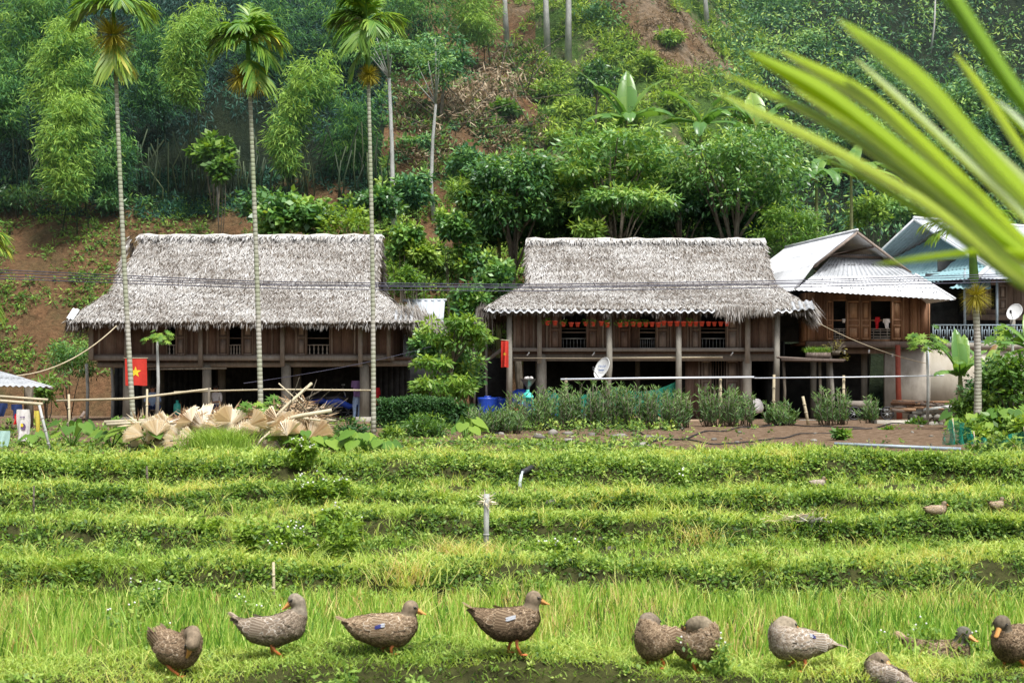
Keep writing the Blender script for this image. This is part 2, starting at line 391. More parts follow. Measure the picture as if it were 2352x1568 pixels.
def grid_mesh(xs, ys, zf):
    X, Yy = np.meshgrid(xs, ys); zz = zf(X, Yy)
    v = np.stack([X, Yy, zz], -1).reshape(-1, 3)
    nx, ny = len(xs), len(ys)
    i = np.arange(ny-1)[:, None]*nx + np.arange(nx-1)[None, :]
    f = np.stack([i, i+1, i+nx+1, i+nx], -1).reshape(-1, 4)
    return v, f
ys = np.unique(np.concatenate([np.linspace(-6, 8.5, 12), np.arange(8.5, 26.5, .09), np.arange(26.5, 57.6, .5)]))
xs = np.concatenate([np.linspace(-60, -16, 20), np.arange(-15.8, 15.8, .14), np.linspace(16, 70, 22)])
v, f = grid_mesh(xs, ys, lambda x, y: flat_z(x, y) - .012*(y > 57.2))
mb = MB(); mb.block(v, f, np.full(len(f), .5))
def soil_mat():
    m, N, Lk, b = base_mat('terrace_soil', .95, .1)
    v = coords(N, Lk); t = noise(N, Lk, .7, 8, .7, v); t2 = noise(N, Lk, 6, 6, .7, v)
    r = ramp(N, [(.3, (.07, .045, .025)), (.5, (.15, .10, .065)), (.75, (.27, .20, .14))]); Lk.new(t2.outputs['Fac'], r.inputs['Fac'])
    g = ramp(N, [(.3, (.022, .022, .010)), (.7, (.07, .075, .025))]); Lk.new(t2.outputs['Fac'], g.inputs['Fac'])
    mx = N.new('ShaderNodeMix'); mx.data_type = 'RGBA'
    sep = N.new('ShaderNodeSeparateXYZ'); Lk.new(v, sep.inputs[0])
    # y below 26 m: damp green-brown paddy soil, beyond: red-brown yard earth
    mr = N.new('ShaderNodeMapRange'); mr.inputs[1].default_value = 25.5; mr.inputs[2].default_value = 27.5; Lk.new(sep.outputs['Y'], mr.inputs[0])
    Lk.new(mr.outputs[0], mx.inputs[0]); Lk.new(g.outputs['Color'], mx.inputs[6]); Lk.new(r.outputs['Color'], mx.inputs[7])
    Lk.new(mx.outputs[2], b.inputs['Base Color']); bump(N, Lk, b, t2.outputs['Fac'], .05, .8)
    return m
struct('ground', mb, soil_mat(), smooth=True)

# hillside, one sheet rising out of sight
def hz(x, y): return np.where(y < hill_base(x) - .3, -1.25, -1.0 + hill_z(x, y) - .04)
xs = np.concatenate([np.linspace(-110, -34, 24), np.arange(-33, 33, .4), np.linspace(34, 110, 24)])
ys = np.concatenate([np.arange(54, 92, .4), np.linspace(93, 190, 50)])
v, f = grid_mesh(xs, ys, hz)
cen = v[f].mean(1)
cpx = cen[:, 0]/cen[:, 1]*F + 1176; cpy = HOR - cen[:, 2]/cen[:, 1]*F
def fn(x, y, a=1.0): return .5 + .25*np.sin(x*.9*a + y*.5*a) + .25*np.sin(x*.37*a - y*1.1*a + 2) + .2*np.sin(x*2.3*a + y*1.9*a)
# shade: 0 forest floor .. 0.5 red soil .. 0.75 tan .. 1 green
g = np.full(len(f), .5)
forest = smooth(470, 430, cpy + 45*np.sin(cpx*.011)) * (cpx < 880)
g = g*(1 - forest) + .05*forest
mid = (cpx > 880)
g = np.where(mid, .55 + .15*(fn(cen[:, 0], cen[:, 1], .6) - .5), g)
gr = mid & (cpx > 1230)
g = np.where(gr, .92 - .1*fn(cen[:, 0], cen[:, 1]), g)
g = np.where(gr & (cpx - 1400 > (cpy)*.95 - 40) & (cpx - 1400 < (cpy)*.95 + 150) & (cpy < 170), .68, g)
g = np.where(cpx > 1750, .1, g)
g = np.clip(g + .10*(fn(cen[:, 0]*1.7, cen[:, 1]*1.7) - .5), 0, 1)
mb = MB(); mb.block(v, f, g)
def hill_mat():
    m, N, Lk, b = base_mat('hill_soil', .95, .08)
    v = coords(N, Lk); t2 = noise(N, Lk, .45, 8, .72, v); t = noise(N, Lk, 4.5, 6, .7, v)
    a = N.new('ShaderNodeAttribute'); a.attribute_name = 'shade'
    md = N.new('ShaderNodeMath'); md.operation = 'MULTIPLY_ADD'; md.inputs[1].default_value = .42; Lk.new(t2.outputs['Fac'], md.inputs[0])
    sb = N.new('ShaderNodeMath'); sb.operation = 'SUBTRACT'; sb.inputs[1].default_value = .21; Lk.new(a.outputs['Fac'], sb.inputs[0]); Lk.new(sb.outputs[0], md.inputs[2])
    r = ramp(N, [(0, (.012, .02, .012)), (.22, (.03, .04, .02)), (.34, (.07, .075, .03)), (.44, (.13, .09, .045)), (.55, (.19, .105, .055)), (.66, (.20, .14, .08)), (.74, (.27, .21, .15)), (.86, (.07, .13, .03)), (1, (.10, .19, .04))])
    Lk.new(md.outputs[0], r.inputs['Fac'])
    mx = N.new('ShaderNodeMix'); mx.data_type = 'RGBA'; mx.blend_type = 'MULTIPLY'; mx.inputs[0].default_value = 1
    q = ramp(N, [(.3, (.45, .45, .45)), (.6, (1.0, 1.0, 1.0)), (.8, (1.35, 1.3, 1.2))]); Lk.new(t.outputs['Fac'], q.inputs['Fac'])
    Lk.new(r.outputs['Color'], mx.inputs[6]); Lk.new(q.outputs['Color'], mx.inputs[7]); Lk.new(mx.outputs[2], b.inputs['Base Color'])
    bump(N, Lk, b, t.outputs['Fac'], .25, .9)
    return m
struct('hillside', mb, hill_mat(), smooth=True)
# ---------------------------------------------------------------- vegetation generators
def clump_leaves(mb, centers, rad, nper, L, Wd, flatz=.6, droop=.35, sh0=.5, spread=.3, up=.5, mi=0):
    """leaf clumps: each centre gets nper leaves on a flattened ball; clump-wise light/dark variation"""
    n = len(centers); C = np.repeat(np.asarray(centers), nper, 0)
    rad = np.broadcast_to(np.asarray(rad, float), (n,)); RR = np.repeat(rad, nper)[:, None]
    o = rsph(n*nper) * (rnd(n*nper)[:, None]**.45) * RR; o[:, 2] *= flatz
    base = C + o
    d = unit(o) * .8 + R.normal(size=o.shape)*.45; d[:, 2] -= droop
    nm = R.normal(size=o.shape)*.5; nm[:, 2] += up + .4; nm[:, 1] -= .25
    cs = R.normal(0, spread*.5, n); sh = sh0 + np.repeat(cs, nper) + .22*(o[:, 2]/(RR[:, 0]*flatz + 1e-6)) + R.normal(0, .10, n*nper)  # tops painted lighter, undersides darker, imitating light from above
    Lr = L*rnd(n*nper, .6, 1.25)
    leaves(mb, base, d, nm, Lr, Wd*Lr/L, np.clip(sh, 0, 1), mi)

def ell_shell(n, c, r, inner=.55, lower=-.75):
    p = rsph(n*2); p = p[p[:, 2] > lower][:n]
    return np.asarray(c) + p*np.asarray(r)*rnd(len(p), inner, 1.0)[:, None]

def make_tree(name, label, cat, top, rad, Yd=None, nclump=70, nper=55, L=.22, Wd=.09, mat='tree_leaf', clr=.42, trunk=.12, bark='bark_brown', flatz=.55, sh0=.5, base=None, group=None, droop=.35, limbs=8, trunk_vis=True, lower=-.75):
    """top = crown centre (world); rad = (rx, ry, rz)"""
    c = np.asarray(top, float)
    if base is None: base = np.array([c[0] + R.normal()*.15, c[1] + .1, 0]); base[2] = Z(base[0], base[1])
    base = np.asarray(base, float)
    t = thing(name, label, cat, base, group)
    cl = ell_shell(nclump, c, rad, lower=lower)
    # uneven outline
    cl += R.normal(size=cl.shape)*np.asarray(rad)*.10
    if trunk_vis:
        mb = MB(); h = c[2] - base[2]
        mid = base*.45 + c*.55 + np.array([R.normal()*.12*h*.3, 0, 0])
        mb.tube([base - [0, 0, .15], base*.7 + mid*.3, mid, c + [0, 0, rad[2]*.25]], [trunk*1.25, trunk, trunk*.75, trunk*.3], 7)
        obj('trunk', mb, M[bark], t, smooth=True)
        mb = MB()
        for k in range(min(limbs, len(cl))):
            s = mid*(1 - k/(limbs*1.6)) + c*(k/(limbs*1.6)); e = cl[k]
            m_ = (s + e)/2 + np.array([0, 0, .12*np.linalg.norm(e - s)])
            mb.tube([s, m_, e], [trunk*.45, trunk*.28, trunk*.1], 5)
        if limbs: obj('branches', mb, M[bark], t, smooth=True)
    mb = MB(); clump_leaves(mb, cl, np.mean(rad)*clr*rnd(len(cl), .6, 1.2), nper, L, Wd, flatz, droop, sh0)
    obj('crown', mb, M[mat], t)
    return t

def make_shrub(label, c, rad, name='shrub', cat='shrub', mat='weed_leaf', nclump=16, nper=40, L=.16, Wd=.07, sh0=.55, group=None, stems=5, base=None, droop=.2, flatz=.7):
    c = np.asarray(c, float)
    if base is None: base = np.array([c[0], c[1], Z(c[0], c[1])])
    t = thing(name, label, cat, base, group)
    cl = ell_shell(nclump, c, rad, .3); mb = MB()
    for k in range(stems):
        e = cl[k % len(cl)]; mb.tube([base + R.normal(size=3)*[.05, .05, 0], (base + e)/2 + R.normal(size=3)*.06, e], [.022, .016, .008], 4)
    obj('stems', mb, M['bark_brown'], t)
    mb = MB(); clump_leaves(mb, cl, np.mean(rad)*.5*rnd(len(cl), .6, 1.2), nper, L, Wd, flatz, droop, sh0)
    obj('foliage', mb, M[mat], t); return t

def plume_leaves(mb, path, wid, n, L=.34, Wd=.05, sh0=.55):
    """bamboo foliage hanging round an arching culm; path = list of points from bottom to tip"""
    P = np.asarray(path, float); k = len(P) - 1
    nl = max(1, n//26)
    u = rnd(nl)*k; i = np.minimum(u.astype(int), k-1); fr = (u - i)[:, None]
    c = P[i]*(1-fr) + P[i+1]*fr
    ww = np.interp(u/k, np.linspace(0, 1, len(wid)), wid)[:, None]
    o = R.normal(size=(nl, 3))*.5; o = o/np.maximum(1, np.linalg.norm(o, axis=1, keepdims=True))
    c = c + o*ww; c[:, 2] -= .15*ww[:, 0]*(np.abs(o[:, 0])**2)*2
    csh = R.normal(0, .13, nl) + .22*o[:, 2] - .16*o[:, 1]  # painted lighter on top and towards the viewer, as if lit
    nper = 26
    C = np.repeat(c, nper, 0); oo = R.normal(size=(nl*nper, 3))*[.24, .24, .17]
    d = R.normal(size=oo.shape)*[.8, .8, .5]; d[:, 2] -= .85; d[:, 0] += np.repeat(o[:, 0], nper)*.8
    nm = R.normal(size=oo.shape)*.6; nm[:, 2] += .6; nm[:, 1] -= .5
    Lr = L*rnd(len(C), .6, 1.3)
    leaves(mb, C + oo, d, nm, Lr, Wd*rnd(len(C), .8, 1.3), np.clip(sh0 + np.repeat(csh, nper) + .5*oo[:, 2] + R.normal(0, .08, len(C)), 0, 1))

def make_bamboo(label, pts, wid, n, base=None, mat='bamboo_leaf', sh0=.55, group=None, culms=3, L=.34):
    pts = [np.asarray(p, float) for p in pts]
    if base is None: base = np.array([pts[0][0], pts[0][1] + 1.0, 0]); base[2] = Z(base[0], base[1])
    t = thing('bamboo', label, 'bamboo', base, group)
    mb = MB()
    for k in range(culms):
        b = base + np.array([R.normal()*.5, R.normal()*.4, -.2]); e = pts[-1] + R.normal(size=3)*[.4, .3, .3]
        m_ = np.array([(b[0]*.5 + pts[0][0]*.5), b[1], (b[2] + e[2])/2])
        mb.tube([b, m_, (m_ + e)/2 + [0, .3, .8], e], [.035, .03, .025, .01], 5, shade=rnd(1)[0])
    obj('culms', mb, M['bamboo_culm'], t, smooth=True)
    mb = MB(); plume_leaves(mb, pts, wid, n, L=L, sh0=sh0); obj('foliage', mb, M[mat], t); return t
M['bamboo_culm'] = mat_shade('bamboo_culm', [(0, (.015, .028, .012)), (.5, (.035, .06, .025)), (1, (.10, .13, .055))], .5, .3)

def frond(mb, o, az, el, length, droop=1.2, nleaf=26, lw=.05, ll=.42, sh0=.5, fan=.9, hang=.45, yellow=0.0, rach=None, side=1.0):
    """pinnate palm frond from point o, heading az, starting elevation el (rad)"""
    o = np.asarray(o, float); n = 12; pts = [o]; e = el
    for i in range(n):
        e = el - droop*((i+1)/n)**1.3
        pts.append(pts[-1] + length/n*np.array([math.cos(az)*math.cos(e), math.sin(az)*math.cos(e), math.sin(e)]))
    P = np.array(pts)
    (rach or mb).tube(P, list(np.linspace(.022, .005, n+1)), 5, .35)
    u = np.repeat(np.linspace(.14, .98, nleaf), 2); sgn = np.tile([1.0, -1.0], nleaf)
    i = np.minimum((u*n).astype(int), n-1); fr = (u*n - i)[:, None]
    c = P[i]*(1-fr) + P[i+1]*fr; tan = unit(P[i+1] - P[i])
    sd = unit(np.cross(tan, np.array([0, 0, 1.0]))); upv = unit(np.cross(sd, tan))
    m = len(u); lfl = ll*np.clip(np.sin(PI*(u*.78 + .17)), .25, 1)*rnd(m, .85, 1.1)
    d = unit(sd*sgn[:, None]*side + tan*(fan + u[:, None]*.8) + upv*.25 + R.normal(size=(m, 3))*.09)
    hg = np.zeros((m, 3)); hg[:, 2] = -hang*rnd(m, .6, 1.5)
    # leaflet as 3-quad strip
    w = lw*rnd(m, .8, 1.25)[:, None]; nn = unit(np.cross(d, tan) + R.normal(size=(m, 3))*.1); s = unit(np.cross(d, nn))
    L = lfl[:, None]
    def q(t): return c + d*L*t + hg*L*t*t
    wa = [.35, 1.0, .85, .12]; tt = [0, .35, .75, 1.0]; hg = hg*1.15
    vs = []
    for t_, a in zip(tt, wa): vs += [q(t_) - s*w*a/2, q(t_) + s*w*a/2]
    v = np.stack(vs, 1); b = (np.arange(m)*8)[:, None, None]
    f = (b + np.array([[0, 1, 3, 2], [2, 3, 5, 4], [4, 5, 7, 6]])[None]).reshape(-1, 4)
    sh = np.clip(sh0 + R.normal(0, .10, m) + yellow*rnd(m, .3, 1), 0, 1)
    mb.block(v, f, np.repeat(sh, 3))

def make_areca(label, base, head, bow=(0, 0), fronds=(), shaft=.9, fruit=(), trunk_r=.075, group=None, lean_mid=0.0, name='areca_palm', fs=.68):
    """base, head: world points of trunk; head = where the green shaft starts"""
    base = np.asarray(base, float); head = np.asarray(head, float)
    t = thing(name, label, 'palm', base, group)
    mb = MB(); n = 14; pts = []
    for i in range(n+1):
        s = i/n; p = base*(1-s) + head*s; p = p + np.array([bow[0]*math.sin(PI*s), bow[1]*math.sin(PI*s), 0]); pts.append(p)
    pts[0] = pts[0] - [0, 0, .1]
    mb.tube(pts, [trunk_r*(1.15 - .35*i/n) for i in range(n+1)], 10)
    obj('trunk', mb, M['areca_bark'], t, smooth=True)
    dirv = unit(pts[-1] - pts[-3])
    top = head + dirv*shaft
    mb = MB(); mb.tube([head - dirv*.03, head + dirv*.12, head + dirv*shaft*.6, top], [trunk_r*.85, trunk_r*1.35, trunk_r*.95, trunk_r*.45], 10)
    obj('crownshaft', mb, M['areca_green'], t, smooth=True)
    extra = [dict(az=random.uniform(0, 360), el=random.uniform(45, 85), len=random.uniform(1.1, 1.5), droop=random.uniform(.9, 1.6), y=random.choice([0, 0, .12])) for _ in range(4)]
    for f_ in list(fronds) + extra:
        mb = MB(); rb = MB()
        frond(mb, top - dirv*f_.get('low', .12), math.radians(f_['az']), math.radians(f_['el']), f_['len']*fs, f_.get('droop', 1.3), f_.get('n', 26), f_.get('lw', .062), f_.get('ll', .58), f_.get('sh', .5), f_.get('fan', .7), f_.get('hang', .5), f_.get('y', 0), rb)
        fo = obj('frond', mb, M['areca_leaf'], t)
        obj('rachis', rb, M['areca_green'], fo)
    for (dx, dz, r, ns, dy) in fruit:
        mb = MB(); c = head + np.array([dx, dy, dz]); dd = rsph(ns); dd[:, 2] = dd[:, 2]*.9 + .1
        dd = unit(dd)
        blades(mb, np.repeat(c[None], ns, 0) + dd*r*.1, dd, r*rnd(ns, .7, 1.1), .016, np.repeat(np.array([[0, 0, -.25]]), ns, 0), np.clip(R.normal(.6, .2, ns), 0, 1))
        for k in range(26):
            e = c + dd[k]*r*.5; mb.ball(e, .013, 5, 4, shade=.4 + .5*random.random())
        obj('flower_bunch', mb, M['areca_fruit'], t)
    return t

def banana_leaf(mb, o, az, el, L, wd, droop=1.2, sh0=.5, tear=.35, roll=0.0, segs=15):
    o = np.asarray(o, float); P = [o]
    for i in range(segs):
        e = el - droop*((i+1)/segs)**1.6
        P.append(P[-1] + L/segs*np.array([math.cos(az)*math.cos(e), math.sin(az)*math.cos(e), math.sin(e)]))
    P = np.array(P)
    mb.tube(P, list(np.linspace(.03, .006, segs+1)), 5, .62)
    for sg in (1, -1):
        k = 1
        while k < segs:
            run = min(segs - k, random.choice([2, 3, 4, 5])) if random.random() > .1 else 1
            hang = random.uniform(.05, .35) + (tear*random.random())
            vs = []; 
            for j in range(run+1):
                i = k + j; u = i/segs
                t = unit(P[min(i+1, segs)] - P[i-1]); s = unit(np.cross(t, [0, 0, 1.0])); up = np.cross(s, t)
                w = .58*wd*math.sin(PI*min(1, (u*.93 + .05)))**.6*(1 if u < .97 else .3)
                ro = s*math.cos(roll) + up*math.sin(roll)*sg
                sh = (j/(max(run, 1)) - .5)*.9*w*.25
                m_ = P[i] + ro*sg*w*.5 + up*w*.10 - np.array([0, 0, hang*w*.3]); e_ = P[i] + ro*sg*w*.95 + t*(sh - .02) - np.array([0, 0, hang*w])
                vs += [P[i], m_, e_]
            fs = []
            for j in range(run): a = j*3; fs += [(a, a+1, a+4, a+3), (a+1, a+2, a+5, a+4)]
            mb.add(vs, fs, min(1, max(0, sh0 + random.gauss(0, .1))))
            k += run
def make_banana(label, base, h, specs, group=None, mat='banana_leaf', stem=.10):
    base = np.asarray(base, float); t = thing('banana_plant', label, 'banana plant', base, group)
    top = base + np.array([0, 0, h]); mb = MB(); mb.tube([base - [0, 0, .1], base + [.03, 0, h*.5], top], [stem*1.2, stem, stem*.55], 9, .6); obj('stem', mb, M['banana_stem'], t, smooth=True)
    for (az, el, L, wd, dr, sh) in specs:
        mb = MB(); banana_leaf(mb, top - [0, 0, .05], math.radians(az), math.radians(el), L, wd, dr, sh, roll=random.uniform(.1, .5)); obj('leaf', mb, M[mat], t)
    return t
M['banana_stem'] = mat_noise('banana_stem', [(.3, (.12, .12, .05)), (.6, (.26, .28, .12)), (.8, (.20, .12, .06))], 4, (2, 2, .4), .6)

def palmate(mb, c, nrm, r, sh, lobes=7):
    """lobed leaf (papaya / castor)"""
    nrm = unit(np.asarray(nrm, float)); a = unit(np.cross(nrm, [.3, .9, .2])); b = np.cross(nrm, a)
    vs = [c]; n = lobes*2
    for k in range(n):
        an = 2*PI*k/n; rr = r*(1.0 if k % 2 == 0 else .42)
        vs.append(c + rr*(math.cos(an)*a + math.sin(an)*b) - nrm*rr*.12)
    mb.add(vs, [(0, 1+k, 1+(k+1) % n) for k in range(n)], sh)
def make_papaya(label, base, head, rad, nl=16, leaf_r=.16, mat='bright_leaf', group=None, name='papaya_tree', sr=.05):
    base = np.asarray(base, float); head = np.asarray(head, float); t = thing(name, label, 'papaya tree', base, group)
    mb = MB(); mb.tube([base - [0, 0, .1], base*.5 + head*.5 + [.04, 0, 0], head], [sr*1.2, sr, sr*.7], 8); obj('trunk', mb, M['bark_white'], t, smooth=True)
    mb = MB(); lm = MB()
    for k in range(nl):
        az = 2*PI*k/nl*2.4; el = random.uniform(-.35, .9); L = rad*random.uniform(.55, 1.0)
        e = head + L*np.array([math.cos(az)*math.cos(el), math.sin(az)*math.cos(el), math.sin(el)*.55])
        mb.tube([head, (head + e)/2 + [0, 0, .05*L], e], [.012, .01, .007], 4)
        for q in range(3):
            palmate(lm, e + R.normal(size=3)*leaf_r*.45, [math.cos(az)*.4, -.5 + math.sin(az)*.2, .8], leaf_r*random.uniform(.7, 1.1), min(1, max(0, random.gauss(.65, .18))))
    obj('leaf_stalks', mb, M['areca_green'], t); obj('foliage', lm, M[mat], t); return t

def heart_leaf(mb, c, d, nrm, L, sh):
    d = unit(np.asarray(d, float)); s = unit(np.cross(d, nrm)); u = np.cross(s, d)
    prof = [(-.22, .26), (-.1, .42), (.15, .46), (.45, .36), (.75, .18), (1.0, 0)]
    vs = [c + d*0*L]; R_ = [c + d*L*a + s*L*b - u*L*.12*abs(b) for a, b in prof]; L_ = [c + d*L*a - s*L*b - u*L*.12*abs(b) for a, b in prof[:-1]]
    mid = [c + d*L*a for a in (.15, .45, .75)]
    vs = [c] + R_ + L_ + mid      # 0, 1..6, 7..11, 12..14
    fs = [(0, 1, 2), (0, 2, 3, 12), (12, 3, 4, 13), (13, 4, 5, 14), (14, 5, 6), (0, 8, 7), (0, 12, 9, 8), (12, 13, 10, 9), (13, 14, 11, 10), (14, 6, 11)]
    mb.add(vs, fs, sh)
def make_taro(label, base, h, L, n=6, mat='bright_leaf', group=None, name='taro_plant', cat='taro plant'):
    base = np.asarray(base, float); t = thing(name, label, cat, base, group); mb = MB(); lm = MB()
    for k in range(n):
        az = 2*PI*k/n + random.random(); r = h*random.uniform(.3, .75); e = base + np.array([math.cos(az)*r, math.sin(az)*r, h*random.uniform(.6, 1.05)])
        mb.tube([base, base*.5 + e*.5 + [0, 0, .08*h], e], [.014, .011, .008], 4)
        heart_leaf(lm, e, [math.cos(az)*.7, math.sin(az)*.5 - .3, -.55], [math.cos(az)*.4, -.5, .8], L*random.uniform(.75, 1.15), min(1, max(0, random.gauss(.6, .18))))
    obj('stalks', mb, M['areca_green'], t); obj('leaves', lm, M[mat], t); return t

def make_oleander(label, base, w, h, nst=34, group=None, name='oleander_bush', mat='oleander_leaf', dp=.35, sh0=.5):
    base = np.asarray(base, float); t = thing(name, label, 'bush', base, group); mb = MB(); lm = MB()
    cs = []; ds = []; 
    for k in range(nst):
        x = random.uniform(-w/2, w/2); b = base + np.array([x*.8, random.uniform(-dp, dp), 0]); hh = h*random.uniform(.4, 1.2)
        e = b + np.array([x*.25 + random.gauss(0, .08), random.gauss(0, .08), hh]); mb.tube([b, (b+e)/2 + [random.gauss(0, .02), 0, 0], e], [.012, .009, .005], 4)
        for q in range(22):
            s = random.uniform(.15, 1.02); cs.append(b*(1-s) + e*s); a = random.uniform(0, 2*PI); ds.append([math.cos(a), math.sin(a), random.uniform(.35, 1.5)])
    cs = np.array(cs); ds = np.array(ds); n = len(cs)
    nm = R.normal(size=(n, 3))*.5 + [0, -.6, .5]
    leaves(lm, cs, ds, nm, .19*rnd(n, .6, 1.2), .032, np.clip(sh0 + R.normal(0, .17, n) + .25*((cs[:, 2]-base[2])/h - .6), 0, 1))
    obj('stems', mb, M['bark_brown'], t); obj('foliage', lm, M[mat], t); return t
# ---------------------------------------------------------------- roofs
class Panel:
    """roof panel: bottom edge A-B, 'up' to the top edge, cut back by insL / insR at the top"""
    def __init__(s, A, B, up, insL=0.0, insR=0.0):
        s.A = np.array(A, float); s.B = np.array(B, float); s.up = np.array(up, float); s.iL = insL; s.iR = insR
        s.L = np.linalg.norm(s.B - s.A); s.e = (s.B - s.A)/s.L; s.H = np.linalg.norm(s.up)
        s.n = unit(np.cross(s.e, s.up)); 
        if s.n[2] < 0: s.n = -s.n
    def corners(s):
        return [s.A, s.B, s.B + s.up - s.e*s.iR, s.A + s.up + s.e*s.iL]
    def pt(s, d, t): return s.A + s.e*d + s.up*t
    def tmax(s, d):
        a = 1.0
        if s.iL > 0: a = min(a, d/s.iL)
        if s.iR > 0: a = min(a, (s.L - d)/s.iR)
        return max(0, a)
    def slab(s, mb, th, shade=.5):
        c = s.corners(); lo = [p - np.array([0, 0, th]) for p in c]
        mb.hexa(lo + c, shade)
    def corrug(s, mb, pitch=.16, amp=.022, rows=3, lap=.012, over=0.0, per=6, t0=0.0, t1=1.0, shade=None):
        n = int(s.L/pitch*per)
        for r in range(rows):
            vs = []; fs = []; a = t0 + (t1 - t0)*r/rows; b = t0 + (t1-t0)*(r+1)/rows
            for i in range(n+1):
                d = s.L*i/n; tm = s.tmax(d); o = amp*math.sin(2*PI*d/pitch)
                ta = min(a - (over/s.H if r == 0 else .02), tm); tb = min(b, tm)
                if r == 0 and tm > 0 and over: ta = -over/s.H
                vs.append(s.pt(d, ta) + s.n*(o + lap*(rows - r)*.0 + .004 + (lap if r > 0 else 0)))
                vs.append(s.pt(d, tb) + s.n*(o + .004))
            for i in range(n):
                fs.append((i*2, i*2+2, i*2+3, i*2+1))
            mb.add(vs, fs, .5 if shade is None else shade)
    def straw(s, mb, dens, L=.34, w=.035, lift=.035, edge=0, t0=0.0, sh=.5, ang=.45):
        n = int(dens*s.L*s.H); d = rnd(n, 0, s.L); t = rnd(n, t0, 1.0)
        tm = np.array([s.tmax(x) for x in d]) if (s.iL or s.iR) else np.ones(n)
        k = t <= tm; d = d[k]; t = t[k]; n = len(d)
        P = s.A + s.e*d[:, None] + s.up*t[:, None]
        dn = -unit(s.up)
        g = np.sin(d*1.1 + t*5)*.07 + np.sin(t*s.H*13 + np.sin(d*1.3)*.8 + np.sin(d*4.1)*.5)*.07
        D = dn + s.e*R.normal(0, ang, n)[:, None] + s.n*R.normal(.05, .07, n)[:, None]
        P = P + s.n*(rnd(n, .0, lift)[:, None] + .01)
        leaves(mb, P, D, np.repeat(s.n[None], n, 0) + R.normal(size=(n, 3))*.25, L*rnd(n, .5, 1.4), w*rnd(n, .5, 1.5), np.clip(sh + g + R.normal(0, .17, n), 0, 1))
    def fringe(s, mb, dens=60, L=.35, w=.024, hang=.9, jag=.06, sh=.45):
        n = int(dens*s.L); d = rnd(n, 0, s.L); dn = -unit(s.up)
        P = s.A + s.e*d[:, None] + s.up*rnd(n, 0, .10)[:, None] - np.array([0, 0, 1])*rnd(n, 0, .12)[:, None]
        D = dn*(1-hang*.5) + np.array([0, 0, -1])*hang + s.e*R.normal(0, .18, n)[:, None] + s.n*R.normal(0, .1, n)[:, None]
        LL = L*rnd(n, .5, 1.0) + jag*np.maximum(0, np.sin(d*3.1 + 1) + np.sin(d*7.7) + R.normal(0, .5, n))*.8
        face = np.repeat((s.n + [0, 0, .3])[None], n, 0) + R.normal(size=(n, 3))*.3
        leaves(mb, P, D, face, LL, w*rnd(n, .6, 1.4), np.clip(sh + R.normal(0, .22, n), 0, 1))

def hipgable(o, rot, u0, u1, g, d, e, zr, zs, ze, v0=0.0, eL=None, eR=None):
    """panels of a gable roof on a hip skirt. u along the ridge, front = -v"""
    eL = e if eL is None else eL; eR = e if eR is None else eR
    c, s_ = math.cos(rot), math.sin(rot)
    def T(u, v, z): return np.array([o[0] + c*u - s_*v, o[1] + s_*u + c*v, z])
    def V(u, v, z): return np.array([c*u - s_*v, s_*u + c*v, z])
    P = {}
    P['upper_front'] = Panel(T(u0, -g, zs), T(u1, -g, zs), V(0, g, zr-zs))
    P['upper_back'] = Panel(T(u1, g, zs), T(u0, g, zs), V(0, -g, zr-zs))
    P['skirt_front'] = Panel(T(u0-eL, -d, ze), T(u1+eR, -d, ze), V(0, d-g, zs-ze), eL, eR)
    P['skirt_back'] = Panel(T(u1+eR, d, ze), T(u0-eL, d, ze), V(0, -(d-g), zs-ze), eR, eL)
    P['skirt_left'] = Panel(T(u0-eL, d, ze), T(u0-eL, -d, ze), V(eL, 0, zs-ze), d-g, d-g)
    P['skirt_right'] = Panel(T(u1+eR, -d, ze), T(u1+eR, d, ze), V(-eR, 0, zs-ze), d-g, d-g)
    return P, T

